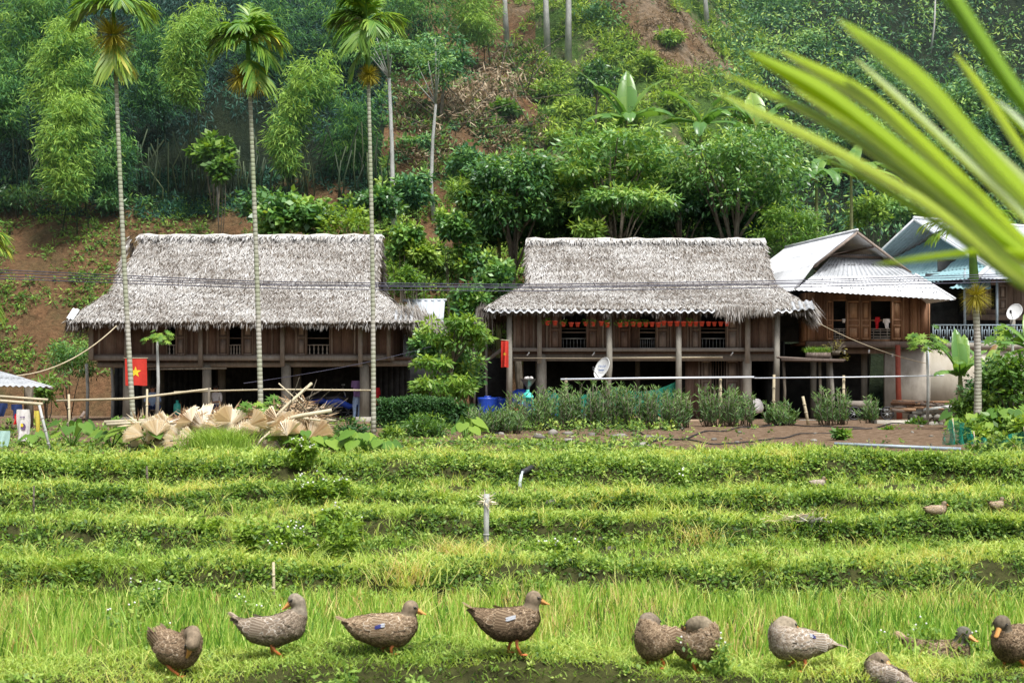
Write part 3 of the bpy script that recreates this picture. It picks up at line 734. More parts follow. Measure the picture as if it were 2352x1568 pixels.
def thatch_roof(t, P, T, u0, u1, g, zr, zs, dens=150, side_shade=.42):
    core = MB()
    for k, p in P.items(): p.slab(core, .16)
    ro = obj('roof', core, M['thatch_core'], t)
    for nm in ('upper_front', 'skirt_front', 'skirt_left', 'skirt_right', 'upper_back', 'skirt_back'):
        p = P[nm]; mb = MB(); dn = dens if 'back' not in nm else dens*.25
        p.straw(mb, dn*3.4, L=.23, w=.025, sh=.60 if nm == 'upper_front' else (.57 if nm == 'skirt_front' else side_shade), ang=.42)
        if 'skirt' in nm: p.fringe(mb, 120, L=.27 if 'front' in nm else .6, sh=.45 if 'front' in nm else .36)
        if 'upper' in nm:     # shaggy verges at both gable ends
            for q in (0, 1):
                n = 260; tt = rnd(n); base = (p.A if q == 0 else p.B) + p.up*tt[:, None] - p.e*(0 if q == 0 else .0)
                D = -unit(p.up)*.8 + p.e*(-1 if q == 0 else 1)*rnd(n, .0, .7)[:, None] + np.array([0, 0, -.5])*rnd(n)[:, None]
                leaves(mb, base + R.normal(size=(n, 3))*.04, D, np.repeat(p.n[None], n, 0) + R.normal(size=(n, 3))*.5, .3*rnd(n, .5, 1.3), .035, np.clip(.45 + R.normal(0, .2, n), 0, 1))
        obj('thatch', mb, M['thatch'], ro)
    mb = MB()   # ridge cap
    n = 26; pts = [T(u0 - .08 + (u1-u0+.16)*i/n, 0, zr + .02 + .025*math.sin(i*1.7)) for i in range(n+1)]
    mb.tube(pts, [.11 + .015*math.sin(i*2.3) for i in range(n+1)], 8)
    rc = obj('ridge_cap', mb, M['ridge'], ro, smooth=True)
    mb = MB(); n = 1600; u = rnd(n, u0-.1, u1+.1); side = np.sign(rnd(n) - .35)
    base = np.array([T(a, -.02*b, zr + .11) for a, b in zip(u, side)])
    c_ = T(0, 1, 0) - T(0, 0, 0)
    D = -side[:, None]*c_*1.0 + np.array([0, 0, -.9]) + R.normal(size=(n, 3))*.3
    nm = -side[:, None]*c_*.9 + np.array([0, 0, 1.0]) + R.normal(size=(n, 3))*.3
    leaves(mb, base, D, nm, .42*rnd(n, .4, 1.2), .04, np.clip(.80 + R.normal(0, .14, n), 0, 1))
    obj('ridge_thatch', mb, M['thatch'], ro)
    return ro
M['ridge'] = mat_noise('ridge', [(.3, (.34, .32, .29)), (.7, (.68, .66, .62))], 5, rough=.85, bmp=.02)

def plank_wall(t, x0, x1, y, z0, z1, holes=(), mat='wood_brown', th=.05, pw=.24, name='wall', skip=0.25):
    """boarded wall facing -y made of planks with openings [(xa, xb, za, zb)]"""
    mb = MB(); x = x0
    xsb = sorted(set([x0, x1] + [h[0] for h in holes] + [h[1] for h in holes]))
    for a, b in zip(xsb[:-1], xsb[1:]):
        k = max(1, round((b-a)/pw)); w = (b-a)/k
        hs = [h for h in holes if h[0] <= a + 1e-4 and h[1] >= b - 1e-4]
        for i in range(k):
            sh = random.uniform(.15, .75); dy = random.uniform(0, .012)
            if hs:
                h = hs[0]
                if h[2] > z0 + .02: mb.box(a+w*i+.004, a+w*(i+1)-.004, y+dy, y+th, z0, h[2], sh)
                if h[3] < z1 - .02: mb.box(a+w*i+.004, a+w*(i+1)-.004, y+dy, y+th, h[3], z1, sh)
            else: mb.box(a+w*i+.004, a+w*(i+1)-.004, y+dy, y+th, z0, z1, sh)
    return obj(name, mb, M[mat], t)
def shutter(t, x0, x1, y, z0, z1, mat='wood_old', panels=(.45,), th=.04):
    mb = MB(); f = .055
    mb.box(x0, x0+f, y, y+th, z0, z1, .6); mb.box(x1-f, x1, y, y+th, z0, z1, .5)
    zz = [z0] + [z0 + (z1-z0)*p for p in panels] + [z1]
    for i, q in enumerate(zz):
        a = q - f/2 if 0 < i < len(zz)-1 else (q if i == 0 else q - f)
        mb.box(x0+f, x1-f, y+.002, y+th-.002, a, a+f, .62)
    mb.box(x0+f, x1-f, y+.018, y+th-.01, z0+f, z1-f, .3)
    for a, b in zip(zz[:-1], zz[1:]):
        if b - a > .25: mb.box(x0+f*2, x1-f*2, y+.010, y+.019, a+f*1.6, b-f*1.6, .75)
    return obj('shutter', mb, M[mat], t)
def balusters(t, x0, x1, y, z0, zt, n, mat='wood_beam', turned=True, r=.018, rails=(0, 1)):
    mb = MB(); H = zt - z0
    if 0 in rails: mb.box(x0, x1, y-.02, y+.02, z0, z0+.03, .7)
    mb.box(x0, x1, y-.02, y+.02, zt-.035, zt, .8)
    for i in range(n):
        x = x0 + (x1-x0)*(i+.5)/n
        if turned: mb.lathe([(r, .02), (r*1.9, H*.2), (r*1.0, H*.35), (r*2.0, H*.6), (r*.9, H*.8), (r*1.5, H*.93)], (x, y, z0), 7, .75)
        else: mb.tube([(x, y, z0), (x, y, zt)], r*.7, 5, .7)
    return obj('railing', mb, M[mat], t)
def X(px, Y): return (px - 1176.0)/F*Y
def ZZ(py, Y): return (HOR - py)/F*Y

# ================================================================= house 1 : left thatched stilt house
def house_one():
    Yw = 48.0; gz = float(Z(-9, 48)) - .02
    t = thing('stilt_house', 'old wooden stilt house with wide grey thatched roof behind the three tall areca palms', 'house', (-9.1, 50.5, gz))
    P, T = hipgable((0, 50.5), 0, -13.62, -4.72, 1.85, 3.5, 1.2, 5.5, 3.58, 2.36, eR=1.6)
    P['upper_front'].iL = .42; P['upper_back'].iR = .42
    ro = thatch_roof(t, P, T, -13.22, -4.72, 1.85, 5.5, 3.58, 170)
    # open gable lining (right end), dark woven panel set back
    mb = MB(); mb.add([(-5.5, 48.75, 3.55), (-5.5, 52.25, 3.55), (-5.5, 50.5, 5.3)], [(0, 1, 2)], .2); obj('gable_panel', mb, M['wood_brown'], t)
    mb = MB()
    for yv in (49.7, 50.5, 51.3): mb.bar((-4.78, yv, 3.7), (-4.78, 50.5 + (yv-50.5)*.3, 5.2), .06, shade=.4)
    obj('gable_strut', mb, M['bamboo_pole'], t)
    x0, x1 = X(207, Yw), X(900, Yw); zf = ZZ(818, Yw); zt = 2.75
    mb = MB(); mb.box(x0-.05, x1+.6, Yw+.1, 53, zf-.1, zf-.02, .3); obj('floor', mb, M['wood_brown'], t)
    op = [(X(384, Yw), X(404, Yw)), (X(527, Yw), X(554, Yw)), (X(706, Yw), X(756, Yw))]
    holes = [(a, b, zf+.02, zt-.1) for a, b in op]
    plank_wall(t, x0, x1, Yw, zf, zt, holes, 'wood_brown', pw=.42)
    # framed boards in front of the wall
    mb = MB()
    for px in (228, 290, 352, 404+24, 441, 460+16, 500, 585, 625, 648, 680, 762, 815, 830, 862):
        xx = X(px, Yw); mb.box(xx-.035, xx+.035, Yw-.03, Yw-.002, zf+.01, zt, random.uniform(.3, .8))
    mb.box(x0, x1, Yw-.036, Yw-.006, zf, zf+.07, .4)
    obj('wall_frame', mb, M['wood_old'], t)
    for (a, b), (n, tu) in zip(op, ((2, True), (4, True), (6, True))):
        balusters(t, a, b, Yw+.02, zf+.03, zf+.40, n if b-a < .5 else 5, r=.016)
        mb = MB(); mb.box(a, b, Yw, Yw+.03, zf+.60, zf+.63, .6); mb.box(a-.03, a, Yw-.012, Yw+.05, zf, zt, .5); mb.box(b, b+.03, Yw-.012, Yw+.05, zf, zt, .5)
        obj('window_frame', mb, M['wood_old'], t)
    for a, b in ((404, 427), (500, 526), (556, 583), (680, 705)):
        shutter(t, X(a, Yw), X(b, Yw), Yw-.075, zf+.03, zt-.15, 'wood_old')
    # side and back walls, plus an added dark sheet painting the room shade
    for xx in (x0+.02, x1-.06):
        mb = MB(); k = 10
        for i in range(k): mb.box(xx, xx+.04, Yw+.08+i*.5, Yw+.56+i*.5, zf, zt+.1, random.uniform(.1, .6))
        obj('wall', mb, M['wood_brown'], t)
    mb = MB(); mb.box(x0, x1, 52.9, 52.96, zf, zt+.2); obj('wall', mb, M['wood_brown'], t)
    mb = MB(); mb.box(x0+.1, x1-.1, 49.6, 49.63, zf, zt+.3); obj('inner_shade_sheet', mb, M['painted_shade'], t)
    # beams
    mb = MB(); mb.box(X(205, 47.95), X(905, 47.95), 47.88, 48.1, ZZ(828, 48), ZZ(817, 48), .6); obj('floor_beam', mb, M['wood_beam'], t)
    for yv, a, b in ((48.25, 225, 945), (51.5, 225, 935)):
        mb = MB(); mb.tube([(X(a, yv), yv, ZZ(838, yv)), (X(585, yv), yv, ZZ(838, yv)+.02), (X(b, yv), yv, ZZ(834, yv))], .105, 9, .5); obj('girder', mb, M['wood_beam'], t, smooth=True)
    mb = MB()
    for i in range(26):
        xx = x0 + .2 + i*(x1-x0-.3)/25; mb.box(xx-.03, xx+.03, 48.15, 52.9, zf-.19, zf-.1, .3)
    obj('floor_joists', mb, M['wood_brown'], t)
    # posts
    for px, w in ((210, .15), (291, .13), (461, .14), (649, .14), (828, .14), (893, .13)):
        mb = MB(); xx = X(px, 47.85); lo = 842 if px not in (210, 893) else 826
        mb.box(xx-w/2, xx+w/2, 47.76, 47.88, ZZ(lo, 47.85), 2.6, random.uniform(.4, .8)); obj('post', mb, M['wood_beam'], t)
    for px, w, top in ((294, .37, 838), (475, .33, 838), (657, .36, 838), (837, .36, 838)):
        mb = MB(); xx = X(px, 48.2); mb.tube([(xx, 48.2, gz-.1), (xx+.01, 48.2, gz+1), (xx, 48.2, ZZ(top, 48.2))], [w*.52, w*.48, w*.46], 10, .4); obj('stilt', mb, M['post_grey'], t, smooth=True)
        mb = MB(); mb.box(xx-.27, xx+.27, 47.95, 48.5, gz-.12, gz+.14, .5); obj('footing', mb, M['concrete'], t)
        for yv in (50.6, 52.8):
            mb = MB(); xx2 = X(px, 48.2)+.02; mb.tube([(xx2, yv, gz-.1), (xx2, yv, zf-.1)], w*.42, 8, .3); obj('stilt', mb, M['post_grey'], t, smooth=True)
    for px in (200, 258):
        mb = MB(); mb.tube([(X(px, 50), 50, gz-.1), (X(px, 50)+.03, 50, .1), (X(px, 50)-.02, 50, 1.0)], .06, 7, .5); obj('stilt', mb, M['bark_white'], t)
    # added dark boards under the floor, painted shade closing the back view
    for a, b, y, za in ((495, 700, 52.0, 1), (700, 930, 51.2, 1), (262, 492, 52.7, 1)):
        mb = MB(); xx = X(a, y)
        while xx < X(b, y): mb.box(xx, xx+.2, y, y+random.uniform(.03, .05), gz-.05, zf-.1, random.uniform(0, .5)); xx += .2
        obj('shade_partition', mb, M['painted_shade'], t)
    # thin rail rods under the beam
    mb = MB(); mb.tube([(X(340, 47.7), 47.7, ZZ(848, 47.7)), (X(520, 47.7), 47.7, ZZ(846, 47.7))], .03, 6, .6); obj('hanging_pole', mb, M['bark_brown'], t)
    # corrugated strip showing under the right eave corner
    mb = MB(); Panel((X(905, 46.98), 46.98, 2.38), (X(948, 46.98), 46.98, 2.36), (0, .5, .36)).corrug(mb, .17, .03, 1); obj('eave_sheet', mb, M['sheet_grey'], t)
    mb = MB(); Panel((X(152, 46.95), 46.95, 2.44), (X(168, 46.95), 46.95, 2.40), (.1, .4, .36)).corrug(mb, .12, .02, 1); obj('eave_sheet', mb, M['sheet_white'], t)
    # shaggy thatch tail at the right-hand corner
    mb = MB(); n = 1700; u = rnd(n)
    base = np.array([-3.62, 47.2, 2.80]) + np.outer(u, [.72, 4.2, -.28]) + R.normal(size=(n, 3))*[.2, .12, .14]
    leaves(mb, base, np.array([.38, -.15, -1.0]) + R.normal(size=(n, 3))*.14, np.array([1.0, -1, .3]) + R.normal(size=(n, 3))*.3, .75*rnd(n, .4, 1.1), .028, np.clip(.42 + R.normal(0, .15, n), 0, 1))
    obj('thatch_tail', mb, M['thatch'], t)
    return t, gz

# ================================================================= house 2 : right thatched stilt house
def house_two():
    Yw = 50.0; gz = float(Z(4.5, 50)) - .02
    t = thing('stilt_house', 'stilt house with corrugated edged thatched roof and a row of red flower pots', 'house', (4.7, 52.5, gz))
    P, T = hipgable((0, 52.5), 0, .62, 9.30, 1.75, 3.5, 1.3, 5.58, 3.95, 2.90, eL=1.6, eR=1.15)
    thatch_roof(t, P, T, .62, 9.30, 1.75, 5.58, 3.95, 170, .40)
    mb = MB(); p = P['skirt_front']; Panel(p.A + [0.12, -.16, -.15], p.B + [-.75, -.16, -.15], p.up*.25).corrug(mb, .27, .045, 1, per=10); obj('eave_sheet', mb, M['sheet_white'], t, smooth=True)
    mb = MB(); q = Panel(p.B + [-.75, -.2, -.10], p.B + [0.0, -.2, -.02], p.up*.3); q.corrug(mb, .25, .04, 1, per=10); obj('eave_sheet', mb, M['sheet_grey'], t, smooth=True)
    # long hanging straws at the right half of the eave and both corners
    mb = MB()
    for (xa, xb, n, L) in ((7.0, 8.3, 460, .22), (7.3, 7.9, 120, .36), (8.2, 9.0, 260, .20)):
        b = np.stack([rnd(n, xa, xb), rnd(n, 48.72, 48.9), rnd(n, 2.78, 2.98)], 1)
        leaves(mb, b, np.array([0, -.1, -1.0]) + R.normal(size=(n, 3))*.12, np.array([0, -1, .2]) + R.normal(size=(n, 3))*.3, L*rnd(n, .4, 1.5), .03, np.clip(.5 + R.normal(0, .2, n), 0, 1))
    n = 900; u = rnd(n); b = np.array([10.25, 49.0, 3.02]) + np.outer(u, [.35, 2.8, -.2]) + R.normal(size=(n, 3))*.10
    leaves(mb, b, np.array([.45, -.15, -.85]) + R.normal(size=(n, 3))*.16, np.array([.8, -1, .3]) + R.normal(size=(n, 3))*.3, .62*rnd(n, .4, 1.3), .03, np.clip(.46 + R.normal(0, .2, n), 0, 1))
    n = 900; u = rnd(n); b = np.array([-1.0, 49.1, 2.95]) + np.outer(u, [-.02, 3.4, -.05]) + R.normal(size=(n, 3))*.10
    leaves(mb, b, np.array([-.08, -.05, -1.0]) + R.normal(size=(n, 3))*.14, np.array([-.8, -1, .3]) + R.normal(size=(n, 3))*.3, .80*rnd(n, .4, 1.2), .03, np.clip(.34 + R.normal(0, .18, n), 0, 1))
    obj('thatch_tail', mb, M['thatch'], t)
    x0, x1 = X(1178, Yw), X(1782, Yw); zf = ZZ(806, Yw); zt = 3.25
    mb = MB(); mb.box(x0-.05, x1+.05, Yw+.1, 55.5, zf-.1, zf-.02, .3); obj('floor', mb, M['wood_brown'], t)
    op = [(X(1290, Yw), X(1346, Yw)), (X(1469, Yw), X(1505, Yw)), (X(1610, Yw), X(1666, Yw))]
    plank_wall(t, x0, x1, Yw, zf, zt, [(a, b, zf+.08, zt-.12) for a, b in op], 'wood_brown', pw=.30)
    mb = MB()
    for px in (1182, 1204, 1226, 1256, 1385, 1410, 1520, 1540, 1580, 1700, 1722, 1776):
        xx = X(px, Yw); mb.box(xx-.03, xx+.03, Yw-.028, Yw-.002, zf+.01, zt, random.uniform(.5, 1))
    obj('wall_frame', mb, M['wood_old'], t)
    for (a, b) in op:
        balusters(t, a, b, Yw+.02, zf+.09, zf+.46, 7, 'metal_grey', False, .012)
        mb = MB(); mb.box(a, b, Yw-.01, Yw+.04, zf+.64, zf+.68, .6); mb.box(a, b, Yw-.01, Yw+.04, zf+.78, zf+.80, .5)
        mb.box(a-.03, a, Yw-.014, Yw+.05, zf+.04, zt, .5); mb.box(b, b+.03, Yw-.014, Yw+.05, zf+.04, zt, .5); obj('window_frame', mb, M['wood_old'], t)
    for a, b in ((1262, 1288), (1348, 1375), (1420, 1447), (1507, 1536), (1584, 1609), (1668, 1696)):
        shutter(t, X(a, Yw), X(b, Yw), Yw-.08, zf+.06, zt-.2, 'wood_old' if a > 1500 else 'wood_brown')
    for xx in (x0+.02, x1-.06):
        mb = MB()
        for i in range(10): mb.box(xx, xx+.04, Yw+.08+i*.5, Yw+.56+i*.5, zf, zt+.1, random.uniform(.1, .6))
        obj('wall', mb, M['wood_brown'], t)
    mb = MB(); mb.box(x0, x1, 55.3, 55.36, zf, zt+.2); obj('wall', mb, M['wood_brown'], t)
    mb = MB(); mb.box(x0+.1, x1-.1, 51.6, 51.63, zf, zt+.3); obj('inner_shade_sheet', mb, M['painted_shade'], t)  # added dark sheet, painted shade behind the openings
    mb = MB(); mb.box(x0-.1, x1+.1, 49.86, 50.08, ZZ(807, 49.9), ZZ(799, 49.9), .75); obj('floor_beam', mb, M['wood_beam'], t)
    mb = MB(); mb.box(x0, x1, 50.1, 50.25, zf-.35, zf-.1, .4); obj('girder', mb, M['wood_beam'], t)
    mb = MB()
    for i in range(24):
        xx = x0 + .2 + i*(x1-x0-.3)/23; mb.box(xx-.03, xx+.03, 50.3, 55.2, zf-.19, zf-.1, .3)
    obj('floor_joists', mb, M['wood_brown'], t)
    yp = 49.35
    for px, lean in ((1170, 0), (1559, 0), (1786, -.03)):
        mb = MB(); xx = X(px, yp); mb.tube([(xx+lean*2, yp, gz-.05), (xx+lean, yp, gz+2), (xx, yp, 2.95)], [.12, .105, .095], 9, .6); obj('post', mb, M['post_grey'], t, smooth=True)
    mb = MB(); mb.tube([(X(1390, yp), yp, gz), (X(1400, yp), yp, .9), (X(1399, yp), yp, 2.95)], [.125, .11, .10], 9, .5); obj('post', mb, M['post_grey'], t, smooth=True)
    for px in (1239, 1716):
        mb = MB(); xx = X(px, 49.85); mb.box(xx-.08, xx+.08, 49.72, 49.86, ZZ(834, 49.85), 3.0, .8); obj('post', mb, M['wood_beam'], t)
    for px, w in ((1244, .36), (1716, .33), (1480, .2)):
        for yv in ((50.2, 52.9, 55.0) if px != 1480 else (52.9,)):
            mb = MB(); xx = X(px, 50.2); mb.tube([(xx, yv, gz-.1), (xx, yv, gz+1.2), (xx, yv, zf-.1)], [w*.56, w*.5, w*.48], 12, .5); obj('stilt', mb, M['post_grey' if px != 1716 else 'concrete'], t, smooth=True)
    # boarded room under the right part with open window and bars
    a, b = X(1574, 50.9), X(1704, 50.9)
    hw = (X(1635, 50.9), X(1667, 50.9), ZZ(912, 50.9), ZZ(826, 50.9))
    plank_wall(t, a, b, 50.9, gz, zf-.1, [hw], 'wood_brown', pw=.33)
    mb = MB()
    for i in range(5): xx = hw[0] + (hw[1]-hw[0])*(i+.5)/5; mb.tube([(xx, 50.93, hw[2]), (xx, 50.93, hw[3])], .014, 5, .6)
    obj('window_bars', mb, M['wood_old'], t)
    shutter(t, X(1611, 50.8), X(1634, 50.8), 50.82, hw[2], hw[3]-.05, 'wood_old'); shutter(t, X(1668, 50.8), X(1698, 50.8), 50.82, hw[2], hw[3]-.05, 'wood_old')
    for q_ in ((a+.03, b-.06, gz+.28, gz+.33), (X(1606, 50.8)-.03, X(1606, 50.8)+.03, gz+.34, zf-.1), (b-.06, b+.02, gz, zf-.1)): mb = MB(); mb.box(q_[0], q_[1], 50.845, 50.89, q_[2], q_[3], .6); obj('wall_frame', mb, M['wood_old'], t)
    mb = MB(); mb.box(a, b, 51.8, 51.83, gz, zf); obj('inner_shade_sheet', mb, M['painted_shade'], t)  # added sheet, the room's shade put into its colour
    mb = MB(); mb.box(x0+.4, x1+.4, 54.0, 54.05, gz, zf-.1); obj('shade_partition', mb, M['painted_shade'], t); mb = MB(); mb.box(x1-.02, x1+.02, 50.5, 53.9, gz, zf-.1); obj('shade_partition', mb, M['painted_shade'], t)  # added dark sheets painting the shade below the floor
    # plinth
    mb = MB(); mb.box(X(1162, 49.1), X(1830, 49.1), 49.0, 55.6, gz-.3, gz+.02, .5); obj('plinth', mb, M['earthen'], t)
    # bulb holders under the beam
    for px in (1212, 1362, 1556, 1680):
        mb = MB(); c = W(px, 812, 49.75); mb.tube([c + [.06, 0, .05], c + [-.03, 0, -.07]], .025, 6); obj('lamp_tube', mb, M['dish_white'], t)
    # hanging rod in front
    mb = MB(); mb.tube([W(1180, 822, 49.6), W(1400, 823, 49.6), W(1660, 822, 49.6)], .018, 6, .8); mb.tube([W(1400, 822, 49.55), W(1660, 820, 49.55)], .03, 6, .8); obj('hanging_pole', mb, M['bamboo_pole'], t)
    # lean-to at the left side
    mb = MB(); mb.bar(W(1072, 862, 50.5), W(1162, 795, 50.5), .25, .12, .5); obj('lean_to_board', mb, M['wood_beam'], t)
    for px in (1090, 1117):
        mb = MB(); mb.tube([W(px, 965, 50.2), W(px, 770, 50.2)], .045, 7, .4); obj('side_post', mb, M['post_grey'], t)
    # added dark sheet painting the shade behind the side lean-to
    mb = MB(); mb.box(X(1085, 54), X(1175, 54), 54, 54.05, gz, 1.3, .3); obj('side_shade_sheet', mb, M['painted_shade'], t)
    return t, gz
M['earthen'] = mat_noise('earthen', [(.3, (.20, .13, .08)), (.7, (.46, .36, .26))], 3, rough=.95, bmp=.03)

# ================================================================= house 3 : sheet roof
def house_three():
    Yw = 50.6; gz = float(Z(12.5, 50)) - .02
    t = thing('sheet_roof_house', 'wooden house with white corrugated sheet roof and open brown shutters beside the thatched house', 'house', (12.2, 52, gz))
    def cq(mb, A, B, C, D, pitch=.177, amp=.022, rows=2, lift=.0):
        """corrugated sheet rows on the quad A-B (eave) to D-C (top), ribs running up the slope"""
        A, B, C, D = (np.array(q, float) for q in (A, B, C, D)); L = max(np.linalg.norm(B-A), np.linalg.norm(C-D)); n = int(L/pitch*6)
        nn = unit(np.cross(B-A, D-A)); nn = nn if nn[2] > 0 else -nn
        for r in range(rows):
            ta, tb = r/rows - (.03 if r else 0), (r+1)/rows; vs = []
            for i in range(n+1):
                u = i/n; o = amp*math.sin(2*PI*u*L/pitch)
                lo = A*(1-u) + B*u; hi = D*(1-u) + C*u
                vs += [lo*(1-ta) + hi*ta + nn*(o + lift + (.014 if r else 0)), lo*(1-tb) + hi*tb + nn*(o + lift)]
            mb.add(vs, [(i*2, i*2+2, i*2+3, i*2+1) for i in range(n)])
    Rf, Rb = W(1969, 531, 50.0), W(1804, 570, 55.9); GL, GR = W(1868, 610, 50.0), W(2092, 624, 50.0); GLb, GRb = Rb + GL - Rf, Rb + GR - Rf
    TL, TR = W(1913, 586, 50.8), W(2012, 584, 50.8); ML, MR = W(1864, 636, 50.0), W(2102, 633, 49.55); EL_, ER_ = W(1826, 667, 49.7), W(2194, 690, 48.3); BL = GLb + [-1.5, 1.6, -1.1]; BR = GRb + [1.3, 1.6, -1.1]
    mb = MB(); cq(mb, EL_, ER_, MR, ML, lift=.02); ro = obj('roof', mb, M['sheet_white'], t, smooth=True)
    for nm, q, m_, rw in (('gable_sheet', (ML, MR, TR, TL), 'sheet_grey', 1), ('roof_sheet', (GLb, GL, Rf, Rb), 'sheet_white', 2), ('roof_sheet', (BL, EL_ + [.05, .1, .03], GL, GLb), 'sheet_white', 1), ('roof_sheet', (GR, GRb, Rb, Rf), 'sheet_white', 2), ('roof_sheet', (ER_ + [-.05, .1, .03], BR, GRb, MR + [0, .2, .06]), 'sheet_white', 1), ('roof_sheet', (BR, BL, GLb, GRb), 'sheet_grey', 1)):
        mb = MB(); cq(mb, *q, rows=rw); obj(nm, mb, M[m_], ro, smooth=True)
    for e in (GL, GR): mb = MB(); mb.bar(Rf + [0, -.03, -.05], e + [0, -.03, -.05], .04, .09, .6); obj('verge_board', mb, M['wood_old'], t)
    mb = MB(); mb.tube([Rf + [0, -.05, .04], Rb + [0, 0, .04]], .05, 6); obj('ridge_cap', mb, M['sheet_white'], ro, smooth=True)
    for p_, q_ in ((GL, EL_), (MR, ER_)): mb = MB(); mb.tube([p_ + [0, 0, .05], q_ + [0, 0, .05]], .05, 6); obj('hip_cap', mb, M['sheet_white'], ro, smooth=True)
    mb = MB()
    for k in (.3, .6, .9):
        for e in (GL, GR): mb.bar(Rf*(1-k) + e*k + [0, .02, -.12], Rb*(1-k) + (Rb + e - Rf)*k + [0, 0, -.12], .06, .07, .3)
    mb.bar(Rf*.45 + GL*.55 + [0, .5, -.15], Rf*.45 + GR*.55 + [0, .5, -.1], .07, .09, .3); obj('rafters', mb, M['wood_old'], t)
    mb = MB()
    for i in range(22):
        u, v = random.uniform(.05, .95), random.choice([.25, .75]); p_ = (EL_*(1-u) + ER_*u)*(1-v) + (ML*(1-u) + MR*u)*v; mb.ball(p_ + [0, -.03, .05], .022, 5, 4)
        p_ = (ML*(1-u) + MR*u)*.5 + (TL*(1-u) + TR*u)*.5; mb.ball(p_ + [0, -.03, .03], .02, 5, 4)
    obj('roof_nails', mb, M['black_rubber'], ro)
    x0, x1 = X(1851, Yw), X(2135, Yw); zf = ZZ(783, Yw); zt = 3.55
    op = [(X(1913.7, Yw), X(1942.8, Yw)), (X(1999, Yw), X(2046, Yw))]
    plank_wall(t, x0, x1, Yw, zf, zt, [(a, b, zf+.05, ZZ(691, Yw)) for a, b in op], 'wood_new', pw=.36)
    mb = MB(); mb.box(x1-.05, x1, Yw+.06, 55, zf, zt); obj('wall', mb, M['wood_new'], t)
    mb = MB(); mb.box(X(1780, 51.6), x1, 51.6, 51.63, zf, zt+.3); obj('inner_shade_sheet', mb, M['painted_shade'], t)  # dark sheet added to paint shade behind the windows
    mb = MB(); mb.box(x0, x1, Yw, 55, zf-.1, zf-.01); obj('floor', mb, M['wood_new'], t)
    for i, (a, b) in enumerate(op):
        mb = MB(); mb.box(a-.04, a, Yw-.02, Yw+.06, zf+.02, ZZ(688, Yw), .5); mb.box(b, b+.04, Yw-.02, Yw+.06, zf+.02, ZZ(688, Yw), .5); mb.box(a-.04, b+.04, Yw-.022, Yw+.06, ZZ(691, Yw), ZZ(687, Yw), .6)
        mb.box(a, b, Yw-.01, Yw+.03, zf+.72, zf+.76, .6); obj('window_frame', mb, M['wood_new'], t)
        balusters(t, a, b, Yw+.02, zf+.07, zf+.45, 3, 'wood_beam', False, .02)
        mb = MB()
        for zz in (.15, .25, .35): mb.box(a, b, Yw-.0, Yw+.02, zf+zz, zf+zz+.03, .7)
        obj('railing', mb, M['wood_beam'], t)
    for a, b in ((1897, 1913), (1944, 1974.5), (1976, 1999), (2047, 2072)):
        shutter(t, X(a, Yw), X(b, Yw), Yw-.08, zf+.05, ZZ(691, Yw), 'wood_new', (.36, .5))
    mb = MB()
    mb.box(x0-.05, x0, Yw, Yw+1, zf, zt, .5)
    for px in (1857, 1895, 1975, 2075, 2092, 2110, 2134): xx = X(px, Yw); mb.box(xx-.025, xx+.025, Yw-.024, Yw-.002, zf, zt, random.uniform(.3, .9))
    obj('wall_frame', mb, M['wood_new'], t)
    mb = MB(); mb.box(x0, x1+.05, Yw-.1, Yw+.12, ZZ(798, Yw), ZZ(784, Yw), .3); obj('floor_beam', mb, M['wood_old'], t)
    mb = MB(); mb.tube([W(2066, 962, 50.1), W(2063, 880, 50.1), W(2062, 792, 50.1)], [.105, .095, .09], 9, .5); obj('post', mb, M['red_paint'], t, smooth=True)
    # masonry ground floor
    mb = MB(); mb.box(X(2033, 51), X(2137, 51), 51.0, 51.2, gz-.1, ZZ(800, 51), .5); obj('wall', mb, M['concrete'], t)
    mb = MB(); mb.box(X(1800, 51), X(2035, 51), 53.5, 53.6, gz-.1, zf); mb.box(X(1797, 51), X(1800, 51), 50.8, 53.5, gz, zf); obj('shade_partition', mb, M['painted_shade'], t)  # added sheets, coloured dark as shade under the upper floor
    mb = MB(); mb.box(X(1935, 51), X(2033, 51), 51.0, 51.12, ZZ(812, 51), ZZ(799, 51), .4); obj('lintel', mb, M['wood_old'], t)
    for px in (1868, 1905, 1985):
        mb = MB(); mb.tube([W(px, 965, 52), W(px, 800, 52)], .12, 8, .3); obj('post', mb, M['post_grey'], t)
    mb = MB(); mb.box(X(1845, 50), X(2062, 50), 49.7, 53.6, gz-.3, gz+.01, .5); obj('plinth', mb, M['concrete'], t)
    mb = MB(); mb.tube([W(2131, 925, 50.4), W(2131, 790, 50.4)], .045, 8); obj('drain_pipe', mb, M['pvc_grey'], t)
    mb = MB()
    for px, py in ((1940, 805), (1996, 803), (2050, 812)): c = W(px, py, 50.3); mb.tube([c, c - [0, 0, .12]], .035, 6)
    obj('lamp_socket', mb, M['dish_white'], t)
    return t, gz

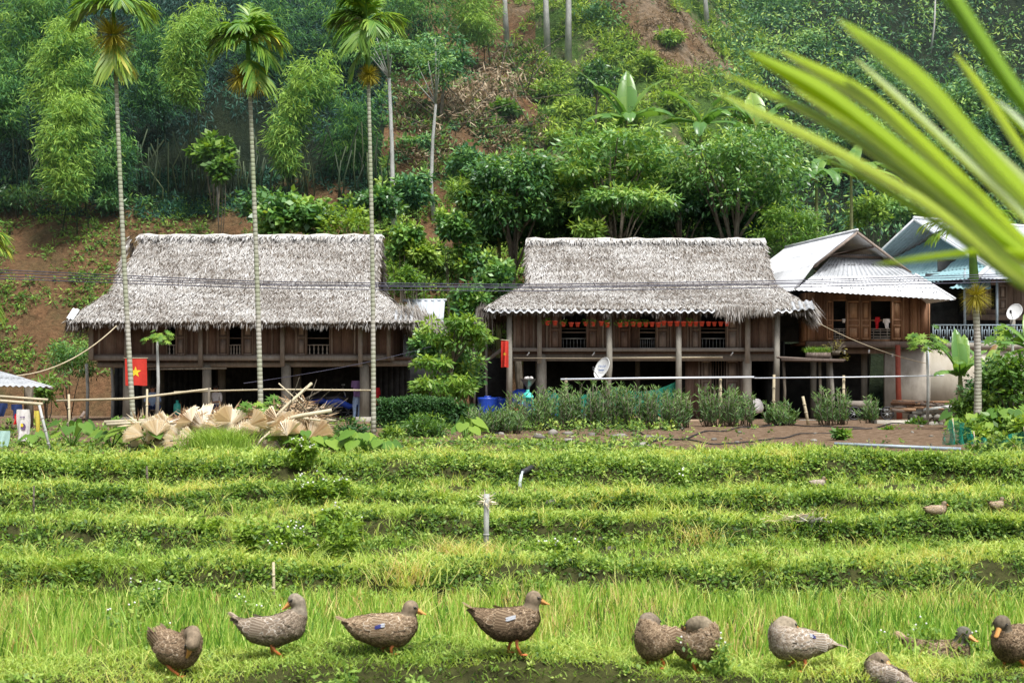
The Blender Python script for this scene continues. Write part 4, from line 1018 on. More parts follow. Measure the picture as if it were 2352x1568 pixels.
# ================================================================= house 4 : blue-green roof
def house_four():
    a = math.radians(28); o = (16.26, 57.0); gz = float(Z(20, 53)) - .02
    t = thing('sheet_roof_house', 'house with blue-green sheet roof and carved veranda railing behind the short areca palm', 'house', (19, 56, gz))
    P, T = hipgable(o, a, 0, 9.5, 3.9, 5.4, 2.2, 6.95, 4.75, 4.15)
    mb = MB(); P['upper_front'].corrug(mb, .2, .02, 4, over=.05); ro = obj('roof', mb, M['sheet_grey2'], t, smooth=True)
    for k, m in (('upper_back', 'sheet_grey'), ('skirt_front', 'sheet_grey2'), ('skirt_left', 'sheet_blue'), ('skirt_right', 'sheet_grey'), ('skirt_back', 'sheet_grey')):
        mb = MB(); P[k].corrug(mb, .2, .018, 2, over=.1); obj('roof_sheet', mb, M[m], ro, smooth=True)
    mb = MB(); q = Panel(T(-.1, 3.75, 4.74), T(-.1, -3.75, 4.74), T(1.6, 0, 6.3) - T(-.1, 0, 4.74), 2.9, 2.9); q.corrug(mb, .2, .02, 1); obj('gable_sheet', mb, M['sheet_blue'], ro, smooth=True)
    mb = MB(); mb.bar(T(-.1, 0, 6.93), T(-.1, -3.95, 4.68), .04, .09, .6); mb.bar(T(-.1, 0, 6.93), T(-.1, 3.95, 4.68), .04, .09, .6); obj('verge_board', mb, M['sheet_white'], t)
    mb = MB(); mb.tube([T(-.1, 0, 7.0), T(9.5, 0, 7.0)], .08, 6); mb.tube([T(0, -3.9, 4.78), T(-2.2, -5.42, 4.17)], .09, 6); obj('ridge_cap', mb, M['sheet_white'], ro, smooth=True)
    # walls (world axes, loosely under the roof)
    Yw = 54.2; zf = ZZ(742, Yw)
    x0, x1 = X(2140, Yw), X(2440, Yw)
    plank_wall(t, X(2215, Yw), x1, Yw, ZZ(722, Yw), 4.7, [(X(2276, Yw), X(2290, Yw), ZZ(710, Yw), ZZ(655, Yw))], 'wood_old', pw=.3)
    for a_, b_ in ((2255, 2275), (2291, 2312)): shutter(t, X(a_, Yw), X(b_, Yw), Yw-.08, ZZ(712, Yw), ZZ(655, Yw), 'wood_old')
    mb = MB(); mb.box(X(2180, Yw), x1, 55.6, 55.7, gz, 5.2); mb.box(x0, X(2215, Yw), 55, 55.05, gz, 4.6); obj('inner_shade_sheet', mb, M['painted_shade'], t)  # added sheets carrying painted shade behind the veranda
    mb = MB(); mb.box(x0-.1, x1, 52.0, 57, ZZ(803, 52), ZZ(787, 52), .5); obj('veranda_slab', mb, M['concrete'], t)
    mb = MB(); mb.box(X(2136, 52.1), X(2440, 52.1), 52.1, 52.3, gz-.1, ZZ(803, 52), .6); obj('wall', mb, M['concrete_light'], t)
    mb = MB(); mb.box(X(2215, Yw), x1, Yw-.1, Yw+.1, ZZ(735, Yw), ZZ(722, Yw), .5); obj('floor_beam', mb, M['wood_old'], t)
    # carved railing
    mb = MB(); Y = 52.02; za, zb = ZZ(786, Y), ZZ(745, Y); xs_ = np.linspace(X(2143, Y), X(2352, Y), 14)
    mb.box(xs_[0], xs_[-1], Y-.02, Y+.02, zb-.05, zb); mb.box(xs_[0], xs_[-1], Y-.02, Y+.02, za, za+.04)
    for i, xx in enumerate(xs_[:-1]):
        w = xs_[1] - xs_[0]; mb.box(xx-.015, xx+.015, Y-.015, Y+.015, za+.04, zb-.05); q0, q1 = xx+w*.25, xx+w*.75; h0, h1 = za+.18, zb-.18
        mb.box(q0, q0+.025, Y-.012, Y+.012, h0, h1); mb.box(q1-.025, q1, Y-.012, Y+.012, h0, h1); mb.box(q0+.025, q1-.025, Y-.012, Y+.012, h0, h0+.025); mb.box(q0+.025, q1-.025, Y-.012, Y+.012, h1-.025, h1)
        m_ = (q0+q1)/2; mb.box(m_-.012, m_+.012, Y-.012, Y+.012, za+.04, h0); mb.box(m_-.012, m_+.012, Y-.012, Y+.012, h1, zb-.05)
    obj('railing', mb, M['rail_blue'], t)
    for px, y in ((2216, 52.1), (2290, 52.1)):
        mb = MB(); mb.tube([(X(px, y), y, za-.1), (X(px, y), y, 4.45)], .05, 8); obj('post', mb, M['rail_blue'], t)
    mb = MB(); mb.tube([(X(2326, 52.5), 52.5, za), (X(2326, 52.5), 52.5, ZZ(725, 52.5))], .10, 8); obj('post', mb, M['post_grey'], t)
    # small lower canopy by the veranda
    mb = MB(); q = Panel(W(2180, 662, 51.6), W(2275, 664, 51.6), W(2225, 628, 53.2) - W(2210, 662, 51.6), .9, .2); q.corrug(mb, .18, .02, 1); obj('canopy_sheet', mb, M['sheet_blue'], t, smooth=True)
    return t, gz
M['sheet_grey2'] = sheet('sheet_grey2', (.30, .33, .37), (.50, .54, .60))
M['concrete_light'] = mat_noise('concrete_light', [(.25, (.36, .32, .25)), (.5, (.56, .52, .43)), (.8, (.68, .65, .58))], 1.4, (1, 1, .5), .85, .2, .01)
H1, gz1 = house_one(); H2, gz2 = house_two(); H3, gz3 = house_three(); H4, gz4 = house_four()

# shed behind house 1
def shed():
    gz = float(Z(-3, 55.5)); t = thing('shed', 'small shed with grey corrugated roof half hidden behind the left thatched house', 'shed', (-3, 55.5, gz))
    mb = MB(); A = W(930, 738, 54.5); B = W(1018, 738, 54.5); Panel(A, B, W(1022, 690, 56) - W(1018, 738, 54.5)).corrug(mb, .26, .04, 1); obj('roof', mb, M['sheet_grey2'], t, smooth=True)
    mb = MB(); mb.bar(W(925, 690, 56.02), W(1026, 689, 56.02), .1, .1); obj('ridge_cap', mb, M['sheet_grey2'], t)
    mb = MB(); mb.box(X(925, 55), X(1012, 55), 55, 56, gz-.5, 2.6, .2); obj('wall', mb, M['painted_shade'], t)
shed()
# lean-to at the left edge
def leanto():
    Y = 40.0; gz = float(Z(-13.5, Y)); t = thing('lean_to', 'low lean-to of corrugated sheet on thin poles at the foot of the bare slope', 'shed', (-14, Y, gz))
    mb = MB(); p = Panel(W(-260, 880, 38.2) , W(122, 889, 38.6), W(-5, 852, 40.5) - W(122, 889, 38.6)); p.corrug(mb, .16, .022, 2); obj('roof', mb, M['sheet_grey'], t, smooth=True)
    mb = MB(); mb.bar(W(-10, 856, 40.5), W(120, 892, 38.6), .06, .08, .5); obj('rafter', mb, M['wood_old'], t)
    for px, y in ((66, 39.8), (-20, 38.8)):
        mb = MB(); mb.tube([(X(px, y), y, gz-.1), (X(px, y), y, ZZ(872, y))], .13 if px == 66 else .06, 8, .4); obj('post', mb, M['bark_brown'], t)
leanto()
# ---------------------------------------------------------------- props
def polyline_thing(name, label, cat, pts, r, mat, n=6, group=None, shade=.5):
    mb = MB(); mb.tube(pts, r, n, shade); o = obj(name, mb, M[mat], loc=pts[0], smooth=True); tag(o, label, cat, group); return o
def sag(p, q, s, n=16):
    p = np.array(p, float); q = np.array(q, float)
    return [p*(1-i/n) + q*(i/n) - np.array([0, 0, s*4*(i/n)*(1-i/n)]) for i in range(n+1)]
# power cables crossing the picture, 34 m away, carried well beyond both edges
for i, (a, b, c, g_) in enumerate([(620, 653, 628, 'thin uppermost dark power cable across both thatched roofs'), (626, 658, 633, 'dark power cable second from the top crossing the roofs'), (634, 661, 640, 'dark power cable third from the top crossing the roofs'), (640, 668, 646, 'lowest dark power cable crossing the thatched roofs')]):
    Y = 34.0 + i*.15; pts = [W(px, np.interp(px, [-300, 0, 600, 1200, 1800, 2352, 2700], [a-10, a, b-6, b+1, b-8, c, c-10]), Y) for px in range(-300, 2701, 120)]
    polyline_thing('power_cable', g_, 'cable', pts, .0115, 'cable', 5)
polyline_thing('rope', 'pale sagging rope from the left thatched eave down to the lean-to', 'rope', sag(W(268, 748, 46.8), W(-40, 862, 39), .55), .022, 'bamboo_pole', 5)
polyline_thing('guy_wire', 'thin wire running from the house corner down to the pole fence', 'wire', sag(W(1010, 790, 46), W(560, 880, 32), .1), .008, 'cable', 4)
polyline_thing('guy_wire', 'pale wire from the thatch corner to the concrete wall of the sheet roofed house', 'wire', sag(W(1880, 742, 49), W(2130, 835, 50), .15), .012, 'bamboo_pole', 4)
# bamboo rails and posts
def rail(label, pts, r, mat='bamboo_pole', name='bamboo_rail', cat='rail'):
    return polyline_thing(name, label, cat, pts, r, mat, 7, None, .6)
rail('pale bamboo rail on posts in front of the left stilt house', [W(130, 920, 30.0), W(300, 915, 29.9), W(484, 893, 29.8)], .026)
rail('thin white bamboo rail ending at the third palm trunk', [W(400, 900, 31.5), W(620, 894, 31.5), W(852, 896, 31.5)], .02, 'bamboo_pole')
rail('short bamboo rail at the left edge above the washing', [W(-30, 918, 29), W(98, 928, 29)], .035)
rail('upper short bamboo rail over the washing at the left edge', [W(-30, 908, 29.6), W(110, 918, 29.6)], .03)
PV = 44.0
rail('long thick white plastic clothes pole in front of the right stilt house', [W(1288, 871, PV), W(1500, 868, PV), W(1732, 866, PV)], .034, 'pvc', 'clothes_pole', 'pole')
rail('thin white plastic clothes pole in front of the sheet roofed house', [W(1733, 868, PV), W(1960, 866, PV), W(2168, 862, PV)], .022, 'pvc', 'clothes_pole', 'pole')
def stake(label, px, ya, yb, Y, r=.03, lean=0, mat='bamboo_pole', name='bamboo_stake', cat='stake', toground=True):
    b = W(px, yb, Y)
    if toground: b[2] = float(Z(b[0], Y)) - .1
    p = W(px + lean, ya, Y); m_ = (b + p)/2 + np.array([random.gauss(0, .01), 0, 0])
    mb = MB(); mb.tube([b, m_, p], [r, r*.95, r*.85], 7, .5)
    for s in (.25, .5, .75): q = b*(1-s) + p*s; mb.tube([q - [0, 0, .01], q + [0, 0, .01]], r*1.18, 7, .8)
    o = obj(name, mb, M[mat], loc=b, smooth=True); tag(o, label, cat); return o
stake('bamboo post standing at the left end of the rail beside the stone wall', 158, 905, 1012, 29.8, .028)
stake('slim bamboo post before the first palm trunk', 335, 893, 1035, 27.5, .024, 3)
stake('slim dark post among the dried fan leaves below the second palm', 480, 890, 1010, 28.5, .025, 0, 'bark_brown')
stake('short grey post at the right end of the dried leaf heap', 742, 1005, 1025, 29, .045)
stake('thin bamboo stake in the green bank under the dried leaf heap', 337, 1070, 1150, 24.2, .02, 0, 'bark_brown')
stake('thin bamboo upright holding the left end of the thick clothes pole', 1300, 868, 945, PV+.1, .05)
stake('weathered post beside the oleanders on the soil bank', 1322, 965, 1020, 40, .10, -4, 'wood_old', 'wooden_post', 'post')
stake('bamboo upright behind the middle of the clothes pole', 1655, 868, 960, PV+.1, .045)
stake('bamboo upright leaning on the grey post under the thatch corner', 1775, 860, 960, PV+.2, .05, 3)
stake('leaning bamboo stick standing alone in front of the dark store', 1858, 910, 985, 43, .05, -14)
stake('bamboo upright near the herb shelf with a knotted tip', 1935, 862, 990, PV+.1, .05, 3)
stake('bamboo stake in front of the log pile', 2170, 950, 985, 42, .04, -2)
stake('bamboo stake leaning beside the banana plants', 2210, 890, 985, 42, .035, -12)
stake('bare grey pole leaning on the slope behind the washing', 130, 960, 1020, 39, .05, 44, 'bark_brown')
stake('brown pole leaning against the left end of the stilt house', 165, 945, 1005, 42, .05, 30, 'wood_old')
stake('crooked stick crossing the washing at the left edge', 118, 930, 1015, 27.5, .03, -28, 'bark_white')
# the pale bamboo stub standing in the paddies, with torn top
def stub():
    b = np.array([X(1116, 17.6), 17.6, 0]); b[2] = float(Z(b[0], 17.6)) - .1; top = W(1118, 1134, 17.6)
    t = thing('bamboo_stake', 'pale thick bamboo stub with tied straw standing alone in the middle paddy', 'stake', b)
    mb = MB(); mb.tube([b, b*.5+top*.5, top], [.036, .034, .036], 9, .9); mb.tube([b*.6+top*.4 - [0, 0, .01], b*.6+top*.4 + [0, 0, .01]], .04, 9, .4); obj('cane', mb, M['bark_white'], t, smooth=True)
    mb = MB(); n = 60; leaves(mb, np.repeat((top - [0, 0, .08])[None], n, 0) + R.normal(size=(n, 3))*.02, R.normal(size=(n, 3))*[.8, .8, .5] + [0, 0, -.2], R.normal(size=(n, 3)), .13, .012, np.full(n, .8)); obj('tied_straw', mb, M['palm_dry'], t)
stub()
stake('short thin bamboo stub in the front paddy', 628, 1290, 1400, 14.4, .016, 0, 'bamboo_pole')
stake('small dead twig on the left terrace edge', 78, 1115, 1160, 20.3, .015, 0, 'bark_brown')

# flags
def flag(label, px0, px1, py0, py1, Y, pole, wave=.05, narrow=False):
    base = W(px0, py1, Y); t = thing('flag', label, 'flag', base); mb = MB(); nx, ny = 18, 14
    def S(u, v):
        p = W(px0 + (px1-px0)*u, py0 + (py1-py0)*v, Y); return p + np.array([0, wave*math.sin(u*7 + v*1.2)*(.3+v), -.01*math.sin(u*9)*v])
    vs = [S(i/nx, j/ny) for j in range(ny+1) for i in range(nx+1)]; fs = [(j*(nx+1)+i, j*(nx+1)+i+1, (j+1)*(nx+1)+i+1, (j+1)*(nx+1)+i) for j in range(ny) for i in range(nx)]
    mb.add(vs, fs); fo = obj('cloth', mb, M['flag_red'], t, smooth=True)
    for sgn in (-1, 1):
        mb = MB(); cu, cv = .5, .5; asp = (py1-py0)/(px1-px0); ring = []
        for k in range(10):
            a = -PI/2 + PI*k/5; r = (.27 if k % 2 == 0 else .11); ring.append((cu + r*math.cos(a)*(1 if not narrow else 1.2), cv + r*math.sin(a)/asp))
        pts = [S(cu, cv)] + [S(*q) for q in ring]; pts = [p + np.array([0, sgn*.012, 0]) for p in pts]
        mb.add(pts, [(0, 1+k, 1+(k+1) % 10) for k in range(10)]); obj('star', mb, M['flag_yellow'], fo)
    if pole:
        mb = MB(); mb.tube(pole, .014, 6, .6); obj('pole', mb, M['bamboo_pole'], t)
flag('red flag with yellow star hanging behind the first palm trunk', 287, 337, 824, 885, 47.2, [W(284, 822, 47.25), W(340, 822, 47.25)], .05)
flag('narrow folded red flag with yellow star on the corner post of the right stilt house', 1151, 1168, 783, 843, 49.0, [W(1150, 780, 49.05), W(1170, 782, 49.05)], .10, True)

# satellite dishes
def dish(label, px, py, Y, r, az, foot, text=True):
    c = W(px, py, Y); t = thing('satellite_dish', label, 'satellite dish', W(*foot))
    n = unit(np.array([math.sin(az), -math.cos(az), .45])); a = unit(np.cross(n, [0, 0, 1])); b = np.cross(a, n)
    mb = MB(); rings = 6; seg = 26; vs = [c - n*r*.18]
    for i in range(1, rings+1):
        rr = r*i/rings
        for k in range(seg):
            th = 2*PI*k/seg; vs.append(c + rr*(math.cos(th)*a + 1.1*math.sin(th)*b) - n*r*.18*(1-(i/rings)**2))
    fs = [(0, 1+k, 1+(k+1) % seg) for k in range(seg)]
    for i in range(rings-1):
        for k in range(seg): fs.append((1+i*seg+k, 1+(i+1)*seg+k, 1+(i+1)*seg+(k+1) % seg, 1+i*seg+(k+1) % seg))
    mb.add(vs, fs); d = obj('reflector', mb, M['dish_white'], t, smooth=True)
    mb = MB(); mb.tube([vs[1+(rings-1)*seg+k] for k in range(seg)] + [vs[1+(rings-1)*seg]], .012, 5); obj('rim', mb, M['dish_white'], d)
    mb = MB(); e = c + n*r*.95 - b*r*.55; mb.tube([c - b*r*1.0 - n*.02, e], .014, 6); mb.tube([W(*foot), c - n*r*.22], .03, 7); obj('arm', mb, M['metal_grey'], t)
    mb = MB(); mb.tube([e - n*.03, e + (c-e)*.16], [.05, .03], 8); mb.ball(e + b*.05, .045, 8, 6); obj('receiver', mb, M['black_rubber'], t)
    if text:
        crv = bpy.data.curves.new('lettering', 'FONT'); crv.body = 'mcoo'; crv.size = r*.52; crv.align_x = 'CENTER'; crv.extrude = .001
        o = bpy.data.objects.new('lettering', crv); COL.objects.link(o); bpy.context.view_layer.update()
        me = bpy.data.meshes.new_from_object(o); bpy.data.objects.remove(o); o = bpy.data.objects.new('lettering', me); COL.objects.link(o)
        ax = a if a[0] > 0 else -a; up = np.cross(n, ax); up = up if up[2] > 0 else -up
        q = c + up*r*.05 - n*r*.03 + n*.02; q = q - np.array(ORG[t.name])
        o.matrix_world = Matrix(((ax[0], up[0], n[0], q[0]), (ax[1], up[1], n[1], q[1]), (ax[2], up[2], n[2], q[2]), (0, 0, 0, 1))); o.parent = d; me.materials.append(M['dish_text'])
        mb = MB(); q2 = c - up*r*.22; hw = r*.42; hh = r*.05
        mb.add([q2 - ax*hw - up*hh - n*r*.16 + n*.05, q2 + ax*hw - up*hh - n*r*.16 + n*.05, q2 + ax*hw + up*hh - n*r*.16 + n*.05, q2 - ax*hw + up*hh - n*r*.16 + n*.05], [(0, 1, 2, 3)]); obj('lettering_bar', mb, M['dish_text'], d)
dish('white oval satellite dish with dark lettering on a post of the right stilt house', 1382, 845, 48.9, .36, -.95, (1398, 868, 49.2))
dish('grey satellite dish above the banana plants by the carved railing', 2330, 716, 51.5, .29, -.8, (2322, 745, 52.3), False)

# hanging flower pots
pots = []
crop_x = [545, 595, 650, 700, 742, 795, 845, 898, 938, 1020, 1062, 1106, 1146, 1188, 1228, 1270, 1306, 1348, 1392]
crop2_x = [196, 242, 285, 328, 365, 404, 448, 486, 528, 568]
plist = [(1065.75 + c*.3516, 514.5 + (655 + 6*math.sin(c))*.3516, c < 1320 and int(c) % 3 != 1) for c in crop_x] + [(1470 + c*.3516, 514.5 + 654*.3516, c == 328) for c in crop2_x]
PY_ = 49.15
def make_pot(green):
    t = thing('flower_pot', 'small red hanging pot', 'flower pot', (0, 0, 0)); mb = MB(); mb.lathe([(.0, -.07), (.055, -.07), (.085, .06), (.10, .06), (.10, .09), (.085, .09), (.07, .05), (0, .05)], (0, 0, 0), 12); obj('pot', mb, M['pot_red'], t, smooth=False)
    mb = MB()
    for k in range(3): a = 2*PI*k/3; mb.tube([(.09*math.cos(a), .09*math.sin(a), .08), (0, 0, .50)], .004, 3)
    mb.tube([(0, 0, .50), (0, 0, .95)], .004, 3); obj('hanger', mb, M['black_rubber'], t)
    if green:
        mb = MB(); clump_leaves(mb, np.array([[0, 0, .12], [.05, -.02, .10], [-.08, 0, .05]]), .10, 26, .09, .04, .8, .3, .6); obj('plant', mb, M['bright_leaf'], t)
    return t
protoA = make_pot(False); protoB = make_pot(True); uA = uB = False
for i, (px, py, gflag) in enumerate(plist):
    loc = W(px, py, PY_)
    lab = 'red hanging pot with trailing green plant under the eave of the right stilt house' if gflag else 'bare red hanging pot under the eave of the right stilt house'
    grp = 'red hanging pots with plants' if gflag else 'bare red hanging pots'
    pr = protoB if gflag else protoA
    if gflag and not uB: o = pr; uB = True; o.location = tuple(loc); o['label'] = lab; o['group'] = grp
    elif (not gflag) and not uA: o = pr; uA = True; o.location = tuple(loc); o['label'] = lab; o['group'] = grp
    else: o = copy_tree(pr, loc, random.uniform(0, 6), random.uniform(.9, 1.08), lab, group=grp)

# teal grinding machine with hopper
def grinder():
    Y = 49.3; b = W(1212, 955, Y); b[2] = gz2 + .02; t = thing('grinding_machine', 'teal grinding machine with dark metal hopper beside the concrete stilt', 'machine', b)
    c = W(1212, 912, Y); mb = MB(); mb.tube([c - [0, .12, 0], c + [0, .12, 0]], .19, 16); mb.tube([c + [-.1, -.16, 0], c + [.2, -.16, 0]], .05, 8)
    mb.box(c[0]-.06, c[0]+.06, Y-.08, Y+.08, c[2]+.15, c[2]+.26); obj('drum', mb, M['teal'], t, smooth=False)
    mb = MB(); z1 = c[2]+.26
    mb.lathe([(.05, 0), (.07, .1), (.27, .36), (.28, .36), (.28, .38)], (c[0]+.02, Y, z1), 4); obj('hopper', mb, M['metal_grey'], t)
    for sx, sy in ((-1, -1), (1, -1), (-1, 1), (1, 1)):
        mb = MB(); mb.bar((c[0]+sx*.16, Y+sy*.12, c[2]-.1), (c[0]+sx*.28, Y+sy*.2, b[2]), .04); obj('leg', mb, M['teal'], t)
    mb = MB()
    for k in range(7): mb.ball((c[0]+random.uniform(-.15, .18), Y+random.uniform(-.1, .1), z1+.38+random.uniform(0, .04)), .05, 6, 4)
    obj('grain_heap', mb, M['cloth_white'], t)
grinder()
def barrel(label, px, py0, py1, Y, r, lie=False):
    b = W(px, py1, Y); h = (py1-py0)/F*Y; prof = [(0, 0), (r*.9, 0), (r, .04)]
    for i in range(8): z = .08 + (h-.16)*i/7; prof += [(r*(1.0 if i % 2 else .95), z)]
    prof += [(r, h-.04), (r*.9, h), (0, h)]
    t = thing('water_barrel', label, 'barrel', b); mb = MB(); mb.lathe(prof, b, 20); obj('body', mb, M['barrel_blue'], t, smooth=True)
    mb = MB(); mb.lathe([(r*.35, h), (r*.35, h+.05), (0, h+.05)], b, 12); obj('lid', mb, M['barrel_blue'], t)
barrel('large blue ribbed water barrel between the two stilt houses', 1120, 912, 968, 50.0, .36)
barrel('second blue barrel standing right behind the corner post', 1146, 914, 966, 50.9, .30)
def sack(label, px, py0, py1, Y, w, mat, name='sack', cat='sack'):
    b = W(px, py1, Y); h = (py1-py0)/F*Y; mb = MB(); n = 12; vs = []; prof = [(.3, 0), (.5, .06), (.55, .35), (.48, .7), (.3, .92), (.12, 1.0), (0, .98)]
    for r, z in prof:
        for k in range(n): a = 2*PI*k/n; q = 1 + .12*math.sin(3*a + z*4); vs.append((b[0]+w*r*q*math.cos(a), b[1]+w*.7*r*q*math.sin(a), b[2]+h*z))
    fs = [(i*n+k, i*n+(k+1) % n, (i+1)*n+(k+1) % n, (i+1)*n+k) for i in range(len(prof)-1) for k in range(n)]
    mb.add(vs, fs); o = obj(name, mb, M[mat], loc=b, smooth=True); tag(o, label, cat)
sack('white woven sack standing in the shade under the right end of the thatched house', 1738, 915, 948, 50.2, .42, 'cloth_white')
sack('rumpled blue tarpaulin bundle behind the grinding machine', 1196, 893, 955, 50.6, .9, 'barrel_blue', 'tarpaulin_bundle', 'tarpaulin')
sack('small heap of red and white packets beside the grinding machine', 1190, 928, 962, 49.6, .38, 'cloth_red', 'packet_heap', 'packets')
# green shade nets hung between the posts
def hung_net(label, pa, pb, top_sag, ybot, Y):
    t0 = W(*pa, Y); mb = MB(); nx, ny = 24, 8; vs = []
    for j in range(ny+1):
        for i in range(nx+1):
            u = i/nx; px = pa[0] + (pb[0]-pa[0])*u; pyt = pa[1] + (pb[1]-pa[1])*u + top_sag*4*u*(1-u); p = W(px, pyt + (ybot-pyt)*j/ny, Y); p[1] += .06*math.sin(u*14 + j*.5); vs.append(p)
    mb.add(vs, [(j*(nx+1)+i, j*(nx+1)+i+1, (j+1)*(nx+1)+i+1, (j+1)*(nx+1)+i) for j in range(ny) for i in range(nx)])
    o = obj('shade_net', mb, M['net_green'], loc=t0, smooth=True); tag(o, label, 'net')
hung_net('green shade net sagging between the concrete stilt and the leaning post', (1256, 895), (1392, 889), 16, 955, 49.5)
hung_net('green shade net sagging between the leaning post and the middle post', (1400, 885), (1552, 876), 18, 955, 49.5)
# things on the plinth behind the oleanders
for (px, w, lab, mt) in ((1262, .5, 'low blue plastic basin on the earth plinth left of the post', 'barrel_blue'), (1340, .7, 'wide blue plastic basin on the plinth under the green net', 'barrel_blue'), (1480, .8, 'heap of brown maize cobs lying on the plinth', 'palm_dry')):
    b = W(px, 955, 49.5); b[2] = gz2 + .03
    mb = MB(); mb.lathe([(0, 0), (w*.4, 0), (w*.5, .2), (w*.52, .2), (w*.46, .1), (0, .12)] if mt == 'barrel_blue' else [(w*.8, 0), (w*.6, .14), (w*.25, .26), (0, .28)], b, 16)
    o = obj('basin' if mt == 'barrel_blue' else 'maize_heap', mb, M[mt], loc=b, smooth=True); tag(o, lab, 'basin' if mt == 'barrel_blue' else 'heap')
# hanging clothes
def garment(name, label, px, py, w, h, Y, mat, kind='shirt', wave=.04, printed=False):
    c = W(px, py, Y); t = thing(name, label, 'clothing', c); mb = MB(); nx, ny = 12, 12
    def S(u, v): 
        tw = w*(1 + .12*math.sin(v*5)) * (1 if kind != 'cloth' else (1 + .15*v))
        return c + np.array([(u-.5)*tw + .05*v*math.sin(px), wave*math.sin(u*9 + v*3)*(.4 + v), -h*v])
    vs = [S(i/nx, j/ny) for j in range(ny+1) for i in range(nx+1)]; fs = []
    for j in range(ny):
        for i in range(nx):
            if kind == 'trousers' and j > 4 and i in (5, 6): continue
            if kind == 'shirt' and j > 4 and (i < 2 or i > 9): continue
            fs.append((j*(nx+1)+i, j*(nx+1)+i+1, (j+1)*(nx+1)+i+1, (j+1)*(nx+1)+i))
    mb.add(vs, fs); o = obj('fabric', mb, M[mat], t, smooth=True)
    if printed:
        mb = MB()
        for cu, cv, r, m_ in ((.5, .55, .11, 0), (.45, .5, .06, 1)):
            ps = [S(cu, cv) - [0, .02 + .01*m_, 0]] + [S(cu + r*math.cos(a)*1.2, cv + r*math.sin(a)) - [0, .02 + .01*m_, 0] for a in np.linspace(0, 2*PI, 13)[:-1]]
            mb.add(ps, [(0, 1+k, 1+(k+1) % 12) for k in range(12)], .5, m_)
        for q in range(3):
            ps = [S(.3 + .12*q, .22) - [0, .02, 0], S(.38 + .12*q, .22) - [0, .02, 0], S(.38 + .12*q, .27) - [0, .02, 0], S(.3 + .12*q, .27) - [0, .02, 0]]; mb.add(ps, [(0, 1, 2, 3)], .5, 0)
        obj('print', mb, [M['cloth_purple'], M['flag_yellow']], o)
    return t
garment('hung_cloth', 'white cotton cloth with small purple and yellow print hanging on the left rail', 53, 940, .26, .64, 28.9, 'cloth_white', 'cloth', .05, True)
garment('hung_towel', 'pale teal towel hanging lowest at the left edge', 11, 989, .21, .43, 28.3, 'cloth_teal', 'cloth', .03)
garment('hung_cloth', 'small yellow cloth hanging right of the white one', 84, 943, .10, .44, 29.3, 'cloth_yellow', 'cloth', .02)
garment('hung_shirt', 'navy shirt hanging behind the white cloth', 38, 928, .22, .30, 29.6, 'cloth_navy')
garment('hung_shirt', 'red shirt hanging behind the white cloth', 42, 950, .14, .22, 29.5, 'cloth_red')
garment('hung_shirt', 'grey blue shirt on the short rail at the very left edge', 6, 925, .20, .28, 29.2, 'cloth_navy')
garment('hung_shirt', 'purple shirt hanging under the left house near its right stilt', 820, 874, .36, .55, 48.3, 'cloth_purple')
garment('hung_trousers', 'pale grey trousers hanging under the left house near its right stilt', 822, 908, .30, .75, 48.4, 'cloth_blue', 'trousers')
garment('hung_shirt', 'dark reddish garment hanging right of the last stilt of the left house', 862, 890, .3, .6, 49.6, 'cloth_red')

# jug, bowl, kettle under house 1
def lathe_thing(name, label, cat, px, py, Y, prof, mat, n=14):
    b = W(px, py, Y); mb = MB(); mb.lathe(prof, b, n); o = obj(name, mb, M[mat], loc=b, smooth=True); tag(o, label, cat)
garment('hung_shirt', 'white cloth hanging in the right window of the sheet roofed house', 2036, 732, .22, .34, 50.5, 'cloth_white')
garment('hung_shirt', 'red cloth hanging in the right window of the sheet roofed house', 2016, 728, .16, .42, 50.52, 'cloth_red')
lathe_thing('cup', 'small white cup on the window rail of the sheet roofed house', 'cup', 1938, 741, 50.55, [(0, 0), (.05, 0), (.06, .14), (.05, .14), (.04, .02), (0, .02)], 'cloth_white')
def table1():
    Y = 49.4; b = W(425, 962, Y); b[2] = gz1; t = thing('low_table', 'low wooden table in the shade under the left stilt house', 'table', b); zt = ZZ(953, Y)
    mb = MB(); mb.box(X(360, Y), X(520, Y), Y-.3, Y+.4, zt-.05, zt); obj('table_top', mb, M['wood_old'], t)
    for px in (365, 515):
        for y in (Y-.25, Y+.35): mb = MB(); mb.box(X(px, Y)-.03, X(px, Y)+.03, y-.03, y+.03, gz1, zt-.05); obj('leg', mb, M['wood_old'], t)
table1()
lathe_thing('water_jug', 'teal water jug with blue cap on the table under the left house', 'jug', 407, 952, 49.3, [(0, 0), (.12, 0), (.13, .25), (.12, .36), (.05, .42), (.05, .5), (0, .5)], 'teal')
lathe_thing('bowl', 'red plastic bowl on the table under the left house', 'bowl', 433, 952, 49.3, [(0, 0), (.10, 0), (.15, .18), (.16, .18), (.1, .04), (0, .04)], 'cloth_red')
lathe_thing('kettle', 'yellow plastic kettle on the ledge of the stone wall', 'kettle', 236, 992, 46.9, [(0, 0), (.12, 0), (.13, .12), (.08, .22), (.09, .25), (0, .25)], 'cloth_yellow')

